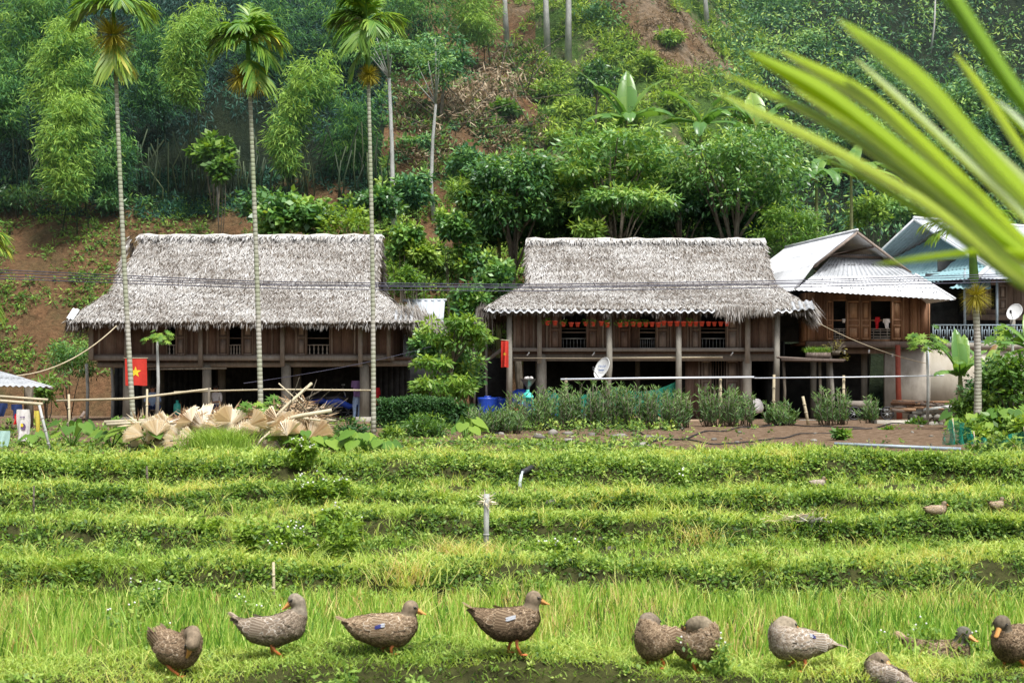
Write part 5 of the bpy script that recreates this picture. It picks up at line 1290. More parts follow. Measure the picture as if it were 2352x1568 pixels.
# seated people under house 1 (skinned figures)
def person(label, base, top_mat, face=0.0, lower_mat='cloth_navy', s=1.0):
    base = np.asarray(base, float); t = thing('person', label, 'person', base)
    J = {'pelvis': (0, 0, .28), 'waist': (0, .02, .45), 'chest': (0, .0, .66), 'neck': (0, -.01, .80), 'head': (0, -.03, .90), 'crown': (0, -.02, 1.02),
         'shL': (-.18, 0, .74), 'elL': (-.25, -.08, .50), 'haL': (-.12, -.30, .42), 'shR': (.18, 0, .74), 'elR': (.26, -.06, .50), 'haR': (.10, -.32, .46),
         'hipL': (-.10, 0, .27), 'knL': (-.20, -.40, .36), 'ftL': (-.18, -.36, .03), 'toL': (-.18, -.50, .02), 'hipR': (.10, 0, .27), 'knR': (.20, -.40, .36), 'ftR': (.18, -.36, .03), 'toR': (.18, -.50, .02)}
    rad = {'pelvis': .13, 'waist': .12, 'chest': .14, 'neck': .05, 'head': .085, 'crown': .075, 'shL': .06, 'elL': .04, 'haL': .032, 'shR': .06, 'elR': .04, 'haR': .032, 'hipL': .09, 'knL': .06, 'ftL': .04, 'toL': .03, 'hipR': .09, 'knR': .06, 'ftR': .04, 'toR': .03}
    E = [('pelvis', 'waist'), ('waist', 'chest'), ('chest', 'neck'), ('neck', 'head'), ('head', 'crown'), ('chest', 'shL'), ('shL', 'elL'), ('elL', 'haL'), ('chest', 'shR'), ('shR', 'elR'), ('elR', 'haR'), ('pelvis', 'hipL'), ('hipL', 'knL'), ('knL', 'ftL'), ('ftL', 'toL'), ('pelvis', 'hipR'), ('hipR', 'knR'), ('knR', 'ftR'), ('ftR', 'toR')]
    for sd, sx in (('L', -1), ('R', 1)):
        hx, hy, hz_ = J['ha'+sd]
        for k in range(5):
            n1 = f'f{sd}{k}'; J[n1] = (hx + (.012*(k-2)), hy - .05, hz_ - .01); J[n1+'t'] = (hx + .016*(k-2), hy - .085 + (.03 if k in (0,) else 0), hz_ - .035)
            rad[n1] = .010; rad[n1+'t'] = .008; E += [('ha'+sd, n1), (n1, n1+'t')]
    names = list(J); me = bpy.data.meshes.new('body'); c, s_ = math.cos(face), math.sin(face)
    me.from_pydata([(s*(x*c - y*s_), s*(x*s_ + y*c), s*z) for x, y, z in J.values()], [(names.index(a), names.index(b)) for a, b in E], [])
    o = bpy.data.objects.new('body', me); COL.objects.link(o); o.modifiers.new('skin', 'SKIN'); 
    for v, nme in zip(me.skin_vertices[0].data, names): v.radius = (rad[nme]*s, rad[nme]*s)
    me.skin_vertices[0].data[0].use_root = True
    o.modifiers.new('sub', 'SUBSURF').levels = 1
    dg = bpy.context.evaluated_depsgraph_get(); m2 = bpy.data.meshes.new_from_object(o.evaluated_get(dg)); o.modifiers.clear(); o.data = m2; m2.name = 'body'
    for p_ in m2.polygons: p_.use_smooth = True
    m2.materials.clear(); m2.materials.append(M['skin']); m2.materials.append(M[top_mat]); m2.materials.append(M[lower_mat])
    for p_ in m2.polygons:
        z = p_.center.z/s; r = math.hypot(p_.center.x, p_.center.y)/s
        if .40 < z < .79 and p_.center.y/s > -.22 and r < .29: p_.material_index = 1
        elif z <= .42 and z > .08 and not (z > .38 and r > .27 and abs(p_.center.x) < .16): p_.material_index = 2
    o.parent = t; ORG[o.name] = tuple(base)
    hd = np.array([0, -.03*1, .93])*s
    def rp(x, y, z): return base + s*np.array([x*c - y*s_, x*s_ + y*c, z])
    mb = MB(); n = 12
    mb.ball(rp(0, .0, .965), (.095*s, .105*s, .10*s), 12, 8); obj('hair', mb, M['hair'], t, smooth=True)
    mb = MB(); mb.ball(rp(-.033, -.108, .935), .011*s, 6, 5); mb.ball(rp(.033, -.108, .935), .011*s, 6, 5); obj('eyes', mb, M['eye'], t)
    mb = MB(); mb.add([rp(0, -.112, .95), rp(-.014, -.112, .91), rp(.014, -.112, .91), rp(0, -.135, .912)], [(0, 1, 3), (0, 3, 2), (1, 2, 3)]); mb.ball(rp(-.088, -.03, .93), (.012*s, .02*s, .03*s), 6, 5); mb.ball(rp(.088, -.03, .93), (.012*s, .02*s, .03*s), 6, 5); obj('face_features', mb, M['skin'], t)
    mb = MB(); mb.tube([rp(-.025, -.105, .885), rp(0, -.112, .882), rp(.025, -.105, .885)], .005*s, 5); obj('mouth', mb, M['cloth_red'], t)
def stool(label, b):
    t = thing('stool', label, 'stool', b); mb = MB(); mb.lathe([(0, .26), (.17, .26), (.17, .22), (0, .22)], b, 12); obj('seat', mb, M['wood_old'], t)
    for k in range(4): a = PI/4 + k*PI/2; mb = MB(); mb.tube([b + [.12*math.cos(a), .12*math.sin(a), .23], b + [.15*math.cos(a), .15*math.sin(a), 0]], .02, 6); obj('leg', mb, M['wood_old'], t)
b1 = W(350, 960, 48.9); b1[2] = gz1 + .35; b2 = W(497, 960, 49.2); b2[2] = gz1 + .38
mb = MB(); mb.box(b1[0]-.6, b2[0]+.6, 48.6, 50.4, gz1-.1, gz1+.12); pl = obj('earth_platform', mb, M['earthen'], loc=(b1[0], 49, gz1)); pl['kind'] = 'structure'
for b, q, lab in ((b1, 'cloth_blue', 'person in a light blue shirt sitting under the left house behind the first palm'), (b2, 'cloth_white', 'person in a white shirt sitting near the second stilt of the left house')):
    b[2] = gz1 + .12; stool('low stool under the person in ' + ('blue' if q == 'cloth_blue' else 'white'), b + [0, .03, 0]); person(lab, b + [0, 0, .02], q, face=.3 if q == 'cloth_blue' else -.5, s=1.05)

# motor scooters parked in the shade
def scooter(label, px, Y, az):
    b = W(px, 960, Y); b[2] = gz1; t = thing('motor_scooter', label, 'motorbike', b); c, s_ = math.cos(az), math.sin(az)
    def q(u, v, z): return b + np.array([u*c - v*s_, u*s_ + v*c, z])
    for u in (-.6, .6):
        mb = MB(); pts = [q(u + .25*math.cos(a), 0, .27 + .25*math.sin(a)) for a in np.linspace(0, 2*PI, 19)]; mb.tube(pts, .04, 6, cap=False); w = obj('wheel', mb, M['black_rubber'], t, smooth=True)
        mb = MB(); 
        for k in range(6): a = PI*k/3; mb.tube([q(u, 0, .27), q(u + .22*math.cos(a), 0, .27 + .22*math.sin(a))], .01, 4)
        obj('spokes', mb, M['metal_grey'], w)
    mb = MB(); mb.tube([q(-.75, 0, .62), q(-.3, 0, .68), q(.1, 0, .48), q(.35, 0, .5), q(.5, 0, .85)], [.08, .12, .11, .07, .06], 9); obj('body', mb, M['barrel_blue'], t, smooth=True)
    mb = MB(); mb.tube([q(-.7, 0, .76), q(-.3, 0, .78), q(.0, 0, .74)], [.06, .08, .05], 8); obj('seat', mb, M['black_rubber'], t, smooth=True)
    mb = MB(); mb.tube([q(.6, 0, .27), q(.5, 0, .9), q(.46, 0, 1.0)], .025, 6); mb.tube([q(.42, -.3, 1.05), q(.47, 0, 1.0), q(.42, .3, 1.05)], .015, 6); obj('handlebar', mb, M['metal_grey'], t)
    for v in (-.27, .27): mb = MB(); mb.tube([q(.43, v, 1.05), q(.43, v, 1.2)], .006, 4); mb.ball(q(.43, v, 1.24), (.05, .02, .035), 7, 5); obj('mirror', mb, M['metal_grey'], t)
scooter('dark blue motor scooter parked under the left house behind the brush heap', 795, 48.9, .35)
scooter('second motor scooter parked beside the purple shirt', 760, 49.9, .2)
# cart
def cart():
    Y = 49.8; gz = gz3 + .01; b = np.array([X(1985, Y), Y, gz]); t = thing('handcart', 'grey handcart with two spoked wheels in front of the dark store', 'cart', b)
    for px in (1962, 2038):
        mb = MB(); c = np.array([X(px, Y-.3), Y-.3, gz+.24]); mb.tube([c + [.22*math.cos(a), 0, .22*math.sin(a)] for a in np.linspace(0, 2*PI, 17)], .03, 6, cap=False); w = obj('wheel', mb, M['black_rubber'], t)
        mb = MB(); [mb.tube([c, c + [.2*math.cos(a), 0, .2*math.sin(a)]], .008, 4) for a in np.linspace(0, 2*PI, 9)[:-1]]; obj('spokes', mb, M['metal_grey'], w)
    mb = MB(); x0, x1 = X(1942, Y), X(1998, Y); mb.box(x0, x1, Y-.2, Y+.4, gz+.42, gz+.45); mb.box(x0, x1, Y-.22, Y-.19, gz+.42, gz+.68); mb.box(x0, x0+.03, Y-.19, Y+.4, gz+.45, gz+.68); mb.box(x1-.03, x1, Y-.19, Y+.4, gz+.45, gz+.68); obj('box', mb, M['wood_beam'], t)
    mb = MB(); mb.bar((x1, Y, gz+.42), (X(2040, Y), Y, gz+.35), .05); mb.bar((x0, Y, gz+.42), (X(1962, Y), Y-.3, gz+.24), .04); obj('frame', mb, M['metal_grey'], t)
cart()
# herb shelf on log posts with a small bonsai
def shelf():
    Y = 48.6; t = thing('herb_shelf', 'raised plank shelf on log posts carrying green chives', 'planter', np.array([X(1880, Y), Y, float(Z(X(1880, Y), Y))]))
    zt = ZZ(824, Y); mb = MB()
    for i in range(4): mb.bar((X(1788, Y), Y-.3+i*.2, zt+.02+.015*i), (X(1936, Y), Y-.3+i*.2, zt-.05), .18, .06, random.random())
    mb.tube([W(1795, 826, Y-.35), W(1938, 828, Y-.35)], .05, 7, .2); obj('shelf_board', mb, M['wood_old'], t)
    for px, ya, lean in ((1880, 828, 3), (1912, 815, -6), (1800, 828, 0)):
        mb = MB(); b = np.array([X(px, Y), Y, 0]); b[2] = float(Z(b[0], Y))-.1; mb.tube([b, (b + W(px+lean, ya, Y))/2 + [.04, 0, 0], W(px+lean, ya, Y)], [.10, .075, .07] if px == 1912 else .05, 8, .6); obj('log_post', mb, M['post_grey' if px == 1912 else 'bark_brown'], t, smooth=True)
    mb = MB(); mb.box(X(1852, Y), X(1905, Y), Y-.2, Y+.2, zt+.04, zt+.22); obj('trough', mb, M['wood_old'], t)
    mb = MB(); n = 900; c = np.stack([rnd(n, X(1852, Y), X(1905, Y)), rnd(n, Y-.2, Y+.2), np.full(n, zt+.2)], 1); blades(mb, c, R.normal(size=(n, 3))*.3 + [0, 0, 1], rnd(n, .15, .32), .018, R.normal(size=(n, 3))*[.5, .3, .1] - [0, 0, .2], np.clip(R.normal(.6, .2, n), 0, 1)); obj('chives', mb, M['bright_leaf'], t)
    b = W(1918, 815, Y-.05); t2 = thing('potted_shrub', 'small brown twiggy bonsai on top of the pale log post', 'potted plant', b)
    mb = MB(); mb.lathe([(0, 0), (.14, 0), (.2, .14), (0, .14)], b, 10); obj('pot', mb, M['bark_brown'], t2)
    mb = MB(); 
    for k in range(26): d = unit(np.array([random.gauss(0, 1), random.gauss(0, .8), abs(random.gauss(.5, .5))])); mb.tube([b + [0, 0, .12], b + [0, 0, .15] + d*.2, b + [0, 0, .15] + d*.42 + [0, 0, random.uniform(-.1, .1)]], [.012, .009, .004], 4)
    obj('branches', mb, M['bark_brown'], t2)
    mb = MB(); clump_leaves(mb, b + R.normal(size=(12, 3))*[.25, .15, .14] + [0.08, 0, .25], .12, 16, .10, .02, .8, .4, .6); obj('foliage', mb, M['palm_leafdry'], t2)
M['palm_leafdry'] = mat_shade('palm_leafdry', [(0, (.10, .07, .03)), (.5, (.22, .20, .06)), (1, (.42, .38, .08))], .7, .2, .2)
shelf()
# stone walls, stones
def stone_pile(name, label, cat, boxpx, Y, n, rmin, rmax, dep=.35, core=True, z0=None):
    (xa, xb, ya, yb) = boxpx; b = W((xa+xb)/2, yb, Y); t = thing(name, label, cat, b); mb = MB()
    x0, x1 = X(xa, Y), X(xb, Y); zt, zb = ZZ(ya, Y), ZZ(yb, Y)
    if core: mb.box(x0+.05, x1-.05, Y, Y+dep, zb-.3, zt-.05); obj('core', mb, M['mortar'], t)
    mb = MB(); rows = max(2, int((zt-zb)/(rmax*1.2)))
    for j in range(rows):
        x = x0
        while x < x1:
            r = random.uniform(rmin, rmax); h = (zt-zb)/rows
            cx, cz = x + r, zb + h*(j+.5); vs = []; 
            seg = 8; ph = random.random()*6
            rx, rz = r*random.uniform(.85, 1.05), h*.5*random.uniform(.85, 1.1)
            rings = [(1.0, .10), (.96, -.02), (.7, -.10), (0, -.13)]
            for (q, yy) in rings[:-1]:
                for k in range(seg):
                    a = 2*PI*k/seg; e = 1 + .16*math.sin(2*a+ph) + .1*math.sin(3*a+ph*2); vs.append((cx + rx*q*e*math.cos(a), Y + yy*1.0, cz + rz*q*e*math.sin(a)))
            vs.append((cx, Y-.12, cz)); fs = [(i*seg+k, i*seg+(k+1) % seg, (i+1)*seg+(k+1) % seg, (i+1)*seg+k) for i in range(2) for k in range(seg)] + [(2*seg+k, 2*seg+(k+1) % seg, 3*seg) for k in range(seg)]
            mb.add(vs, fs, random.random()); x += r*1.95
    obj('stones', mb, M['stone'], t); return t
stone_pile('stone_wall', 'low rounded fieldstone wall under the left end of the stilt house', 'stone wall', (186, 300, 990, 1022), 44.5, 0, .10, .22)
stone_pile('stone_wall', 'rough dry stone wall below the log pile on the right', 'stone wall', (2088, 2232, 948, 985), 44.5, 0, .12, .28)
def log_pile():
    Y = 44.7; b = W(2145, 948, Y); t = thing('log_pile', 'stack of split firewood and long logs on the dry stone wall', 'firewood', b)
    for k in range(26):
        mb = MB(); px = random.uniform(2068, 2160); py = random.uniform(922, 944); y = Y + random.uniform(-.3, .3); L = random.uniform(.5, .9); c = W(px, py, y); d = unit(np.array([1, random.gauss(0, .3), random.gauss(-.05, .06)]))
        mb.tube([c - d*L/2, c + d*L/2], random.uniform(.03, .06), 5, random.random()); obj('split_log', mb, M['wood_new' if k % 2 else 'wood_old'], t)
    for (p, q, r) in ((W(2120, 942, Y-.3), W(2232, 932, Y-.2), .07), (W(2095, 947, Y-.2), W(2225, 941, Y), .08)):
        mb = MB(); mb.tube([p, (p+q)/2 + [0, 0, .02], q], r, 8, .7); obj('long_log', mb, M['bark_white'], t, smooth=True)
log_pile()
mb = MB(); Y = 44.0; v0 = W(2013, 992, Y); mb.box(X(2013, Y), X(2092, Y), Y, Y+.6, ZZ(995, Y), ZZ(965, Y), .5); o = obj('concrete_block', mb, M['concrete'], loc=v0); tag(o, 'grey concrete block beside the log pile', 'block')
# loose stones along the bank: separate rocks
def rock(label, c, r, group=None, mat='stone'):
    mb = MB(); mb.ball((0, 0, 0), 1, 7, 5, random.uniform(.1, .7)); A = np.array(mb.v); ph = R.uniform(0, 6, 3); A = A + R.normal(size=A.shape)*.13; A = A*(1 + .25*np.sin(A[:, [0]]*3+ph[0])*np.cos(A[:, [1]]*2.5+ph[1]) + .12*np.sin(A[:, [2]]*5+ph[2])); A = A*np.asarray(r) + c; mb.v = [tuple(p) for p in A]
    o = obj('rock', mb, M[mat], loc=c, smooth=False); tag(o, label, 'rock', group); return o
for k in range(46):
    px = random.uniform(1090, 1560) if k < 24 else random.uniform(1560, 2160); Y = random.uniform(28, 36) if k < 24 else random.uniform(27, 43); x = X(px, Y); r = random.uniform(.04, .12)*(1 if k < 24 else .45)
    rock('pale angular stone lying at the foot of the oleander row' if k < 24 else 'small pale stone lying on the bare brown soil bank', (x, Y, float(Z(x, Y)) + r*.3), (r*1.5, r, r*.7), 'stones below the oleanders' if k < 24 else 'stones on the bare soil bank')
for (px, py, rr, lab) in ((1497-94, 1262, (.10, .07, .045), 'flat pale rock at the foot of the third terrace bank'), (1265, 1165, (.10, .06, .05), 'grey rock in the weeds right of the bamboo stub'), (1380, 1243, (.07, .05, .04), 'small brown rock next to the flat pale rock'), (1855, 1225, (.17, .09, .08), 'large grey brown rock under dry straw on the right terrace'), (1885, 1215, (.15, .08, .06), 'elongated grey rock next to the large one on the right terrace'), (645, 1240, (.07, .05, .10), 'tall grey rock half hidden in the weedy bank on the left')):
    h = ground_hit(px, py, 8.5, 30); rock(lab, h + [0, -.02, .0], rr)
# hoses and pipes
def on_ground(pts, lift=.02): 
    out = []
    for i in range(len(pts)-1):
        for s in np.linspace(0, 1, 9)[:-1]:
            x = pts[i][0]*(1-s) + pts[i+1][0]*s; Y = pts[i][1]*(1-s) + pts[i+1][1]*s; out.append(np.array([x, Y, float(Z(x, Y)) + lift]))
    return out
def hose(label, pix, r, mat, name='hose'):
    P = [(X(px, Y), Y) for px, Y in pix]; pts = on_ground(P, r + .01); polyline_thing(name, label, name, pts, r, mat, 6)
hose('black irrigation hose snaking across the bare soil bank', [(1320, 31), (1480, 30), (1560, 33), (1700, 40), (1800, 43), (1950, 39), (2100, 45)], .018, 'black_rubber')
hose('second black hose curving in front of the oleander row', [(1440, 38), (1540, 32), (1640, 30), (1760, 31.5), (1860, 36), (1960, 38), (2010, 38)], .016, 'black_rubber')
hose('thin black hose running along the green terrace edge', [(1000, 29), (1090, 32), (1180, 38), (1230, 42)], .02, 'black_rubber')
hp = [W(1916, 1019, 27.4), W(2060, 1025, 27.2), W(2207, 1031, 27.0)]
polyline_thing('water_pipe', 'straight grey plastic pipe held above the soil by short pegs', 'pipe', hp, .035, 'pvc_grey', 8)
stake('short peg under the left part of the grey pipe', 1996, 1006, 1035, 27.4, .02, 0, 'bark_brown'); stake('leaning peg under the right part of the grey pipe', 2150, 1018, 1035, 27.2, .022, -12, 'bark_brown')
# pipe outlet with running water in the bank
def outlet():
    c = W(1210, 1079, 24.75); t = thing('pipe_outlet', 'black pipe end pouring a thin stream of water out of the top bank', 'pipe', c)
    mb = MB(); d = np.array([-.35, -1.0, -.12]); mb.tube([c - d*.5, c + d*.18], .05, 10); mb.tube([c + d*.17, c + d*.2], .058, 10); obj('pipe_end', mb, M['black_rubber'], t)
    p = c + d*.2; mb = MB(); mb.tube([p, p + [-.03, -.08, -.05], p + [-.05, -.12, -.16], p + [-.06, -.14, -.34]], [.03, .03, .028, .04], 8); obj('water_stream', mb, M['water'], t, smooth=True)
outlet()
# green fishing net fence on the right
def netfence():
    Y = 29.5; c = W(2205, 1035, Y); t = thing('net_fence', 'crumpled teal net fence strung on thin sticks at the right of the bare bank', 'net', c)
    ps = [(2172, 1000, 1037), (2188, 962, 1037), (2215, 975, 1035), (2236, 1000, 1037), (2290, 1012, 1040), (2365, 985, 1040)]; mb = MB(); vs = []; cols = 40; rows = 8; P = np.array(ps, float)
    for i in range(cols+1):
        px = np.interp(i/cols, np.linspace(0, 1, len(ps)), P[:, 0]); ya = np.interp(i/cols, np.linspace(0, 1, len(ps)), P[:, 1]); yb = np.interp(i/cols, np.linspace(0, 1, len(ps)), P[:, 2])
        for j in range(rows+1): p = W(px, ya + (yb-ya)*j/rows, Y); p[1] += .25*math.sin(i*.9) + .12*math.sin(i*2.3 + j); vs.append(p)
    mb.add(vs, [(i*(rows+1)+j, (i+1)*(rows+1)+j, (i+1)*(rows+1)+j+1, i*(rows+1)+j+1) for i in range(cols) for j in range(rows)]); obj('mesh', mb, M['net_fence'], t)
    for px, ya in ((2188, 960), (2236, 990), (2352, 980)): mb = MB(); mb.tube([W(px+8, 1042, Y), W(px, ya, Y)], .015, 5); obj('stick', mb, M['bamboo_pole'], t)
netfence()

# heap of dried fan-palm leaves
def fan(mb, c, n, up, r, spread=2.6, sh=.6, k=44, cup=.25):
    n = unit(np.asarray(n, float)); up = unit(np.asarray(up, float) - n*(np.asarray(up, float) @ n)); sd = np.cross(n, up); c = np.asarray(c, float)
    vs = [c]; fs = []
    for i in range(k+1):
        a = -spread/2 + spread*i/k; d = up*math.cos(a) + sd*math.sin(a); q = n*(.07 if i % 2 else -.07)*r*(1 + random.random())
        vs.append(c + d*r*.84 + q); tipr = r*random.uniform(.92, 1.06); vs.append(c + d*tipr + q*.5 + n*cup*r*random.uniform(.2, .6)*(-1))
    for i in range(k):
        mb.add([c, vs[1+2*i], vs[1+2*(i+1)]], [(0, 1, 2)], min(1, max(0, sh + random.gauss(0, .10) - (.12 if i % 2 else 0))))  # every other pleat painted darker to shade the folds
    for i in range(k):
        b = len(mb.v); a0, a1 = vs[1+2*i], vs[1+2*(i+1)]; mb.add([a0, a1, vs[2+2*i]], [(0, 1, 2)], min(1, max(0, sh + random.gauss(-.05, .10))))
def heap():
    Yh = 28.0; b = W(520, 1030, 27.0); b[2] = float(Z(b[0], 27)); t = thing('dried_leaf_heap', 'long heap of dried fan palm leaves, brown husks and sticks before the left house', 'leaf heap', b)
    mb = MB(); x0, x1 = X(310, 28), X(735, 28); n = 30; vs = []; prof = []
    for i in range(n+1):
        x = x0 + (x1-x0)*i/n; h = .42*math.sin(PI*min(1, max(0, (i+1.5)/(n+3))))**.5
        g_ = float(Z(x, 28)); 
        for (yy, zz) in ((-.7, -.1), (-.5, h*.7), (0, h), (.6, h*.8), (.9, -.1)): vs.append((x, 28+yy, g_+zz+.04*math.sin(i*1.7+yy*3)))
    mb.add(vs, [(i*5+j, (i+1)*5+j, (i+1)*5+j+1, i*5+j+1) for i in range(n) for j in range(4)], .3); obj('husk_mound', mb, M['bark_brown'], t)
    mb = MB(); n = 2000; px = rnd(n, 300, 740); Y = rnd(n, 27.3, 28.6); tp = np.interp(px, [300, 420, 560, 700, 740], [975, 958, 948, 918, 955]); py = rnd(n)*(985-tp) + tp
    c = np.stack([(px-1176)/F*Y, Y, (HOR-py)/F*Y], 1); leaves(mb, c, R.normal(size=(n, 3))*[1, .5, .4], R.normal(size=(n, 3)) + [0, -.8, .5], rnd(n, .12, .45), .035, np.clip(R.normal(.40, .25, n), 0, 1)); obj('husks', mb, M['palm_dry'], t)
    specs = [(345, 1018, .42, 40, .8), (392, 990, .46, 70, .9), (430, 1016, .42, 50, .85), (385, 1026, .36, 110, .8), (470, 985, .46, 30, .7), (520, 985, .46, 10, .8), (548, 998, .38, -10, .7), (598, 992, .36, 0, .85), (598, 1006, .30, 170, .7), (640, 968, .36, 60, .5), (690, 995, .50, 0, .55), (712, 1005, .42, -30, .5), (330, 1000, .34, 80, .7), (440, 968, .34, 40, .6),
             (360, 1000, .34, 10, .75), (410, 1020, .32, -60, .8), (455, 1010, .34, 80, .85), (500, 1006, .36, -40, .8), (530, 968, .3, 50, .55), (575, 975, .3, -50, .6), (660, 1000, .3, 30, .65), (480, 1018, .3, 120, .7)]
    for i, (px, py, r, ang, sh) in enumerate(specs):
        mb = MB(); a = math.radians(ang + random.uniform(-15, 15)); fan(mb, W(px, py, 27.2 - .022*i), [random.gauss(0, .35), -1, random.uniform(.25, .9)], [-math.sin(a), 0, math.cos(a)], r*1.18, random.uniform(1.5, 2.4) if px not in (598, 690) else 2.9, min(1, sh + .22), k=30 if px not in (598, 690) else 48, cup=random.uniform(.1, .8)); obj('fan_leaf', mb, M['palm_dry'], t)
    for (p, q, r) in ((W(240, 970, 27.6), W(480, 966, 27.6), .045), (W(245, 975, 27.4), W(420, 972, 27.5), .035), (W(610, 975, 27.0), W(762, 942, 27.2), .04), (W(600, 990, 27), W(716, 880, 27.6), .03), (W(640, 960, 27.3), W(735, 965, 27), .02), (W(390, 1012, 26.7), W(560, 1000, 26.7), .018), (W(580, 1035, 26.6), W(622, 990, 26.9), .025), (W(640, 880, 27.4), W(720, 960, 27.4), .014)):
        mb = MB(); mb.tube([p, (p+q)/2 + [0, 0, .03], q], r, 7, .7); obj('stick', mb, M['bamboo_pole'], t, smooth=True)
    mb = MB()
    for k in range(60):
        p = W(random.uniform(630, 730), random.uniform(935, 985), 27.4); d = unit(np.array([random.uniform(.2, 1.2), random.gauss(0, .4), random.uniform(-.3, .9)])); L = random.uniform(.3, 1.0); mb.tube([p, p + d*L*.6 + [0, 0, random.uniform(-.05, .05)], p + d*L], [.010, .007, .003], 4)
    obj('twigs', mb, M['bark_brown'], t)
heap()
# ---------------------------------------------------------------- ducks
M['duck_skin'] = flat('duck_skin', (.20, .145, .095), .9, .1, var=.3, scale=30)
M['feather'] = mat_shade('feather', [(0, (.05, .034, .023)), (.3, (.17, .115, .07)), (.55, (.36, .26, .165)), (.8, (.54, .43, .31)), (1, (.72, .66, .58))], .8, .15)
M['feather_grey'] = mat_shade('feather_grey', [(0, (.06, .05, .04)), (.35, (.21, .16, .115)), (.65, (.45, .37, .285)), (1, (.74, .71, .66))], .8, .15)
M['feather_blue'] = flat('feather_blue', (.015, .022, .15), .4, .5)
M['feather_white'] = flat('feather_white', (.40, .42, .46), .8)
M['bill'] = flat('bill', (.62, .30, .09), .4, .4)
M['duck_leg'] = flat('duck_leg', (.55, .17, .06), .5, .3)

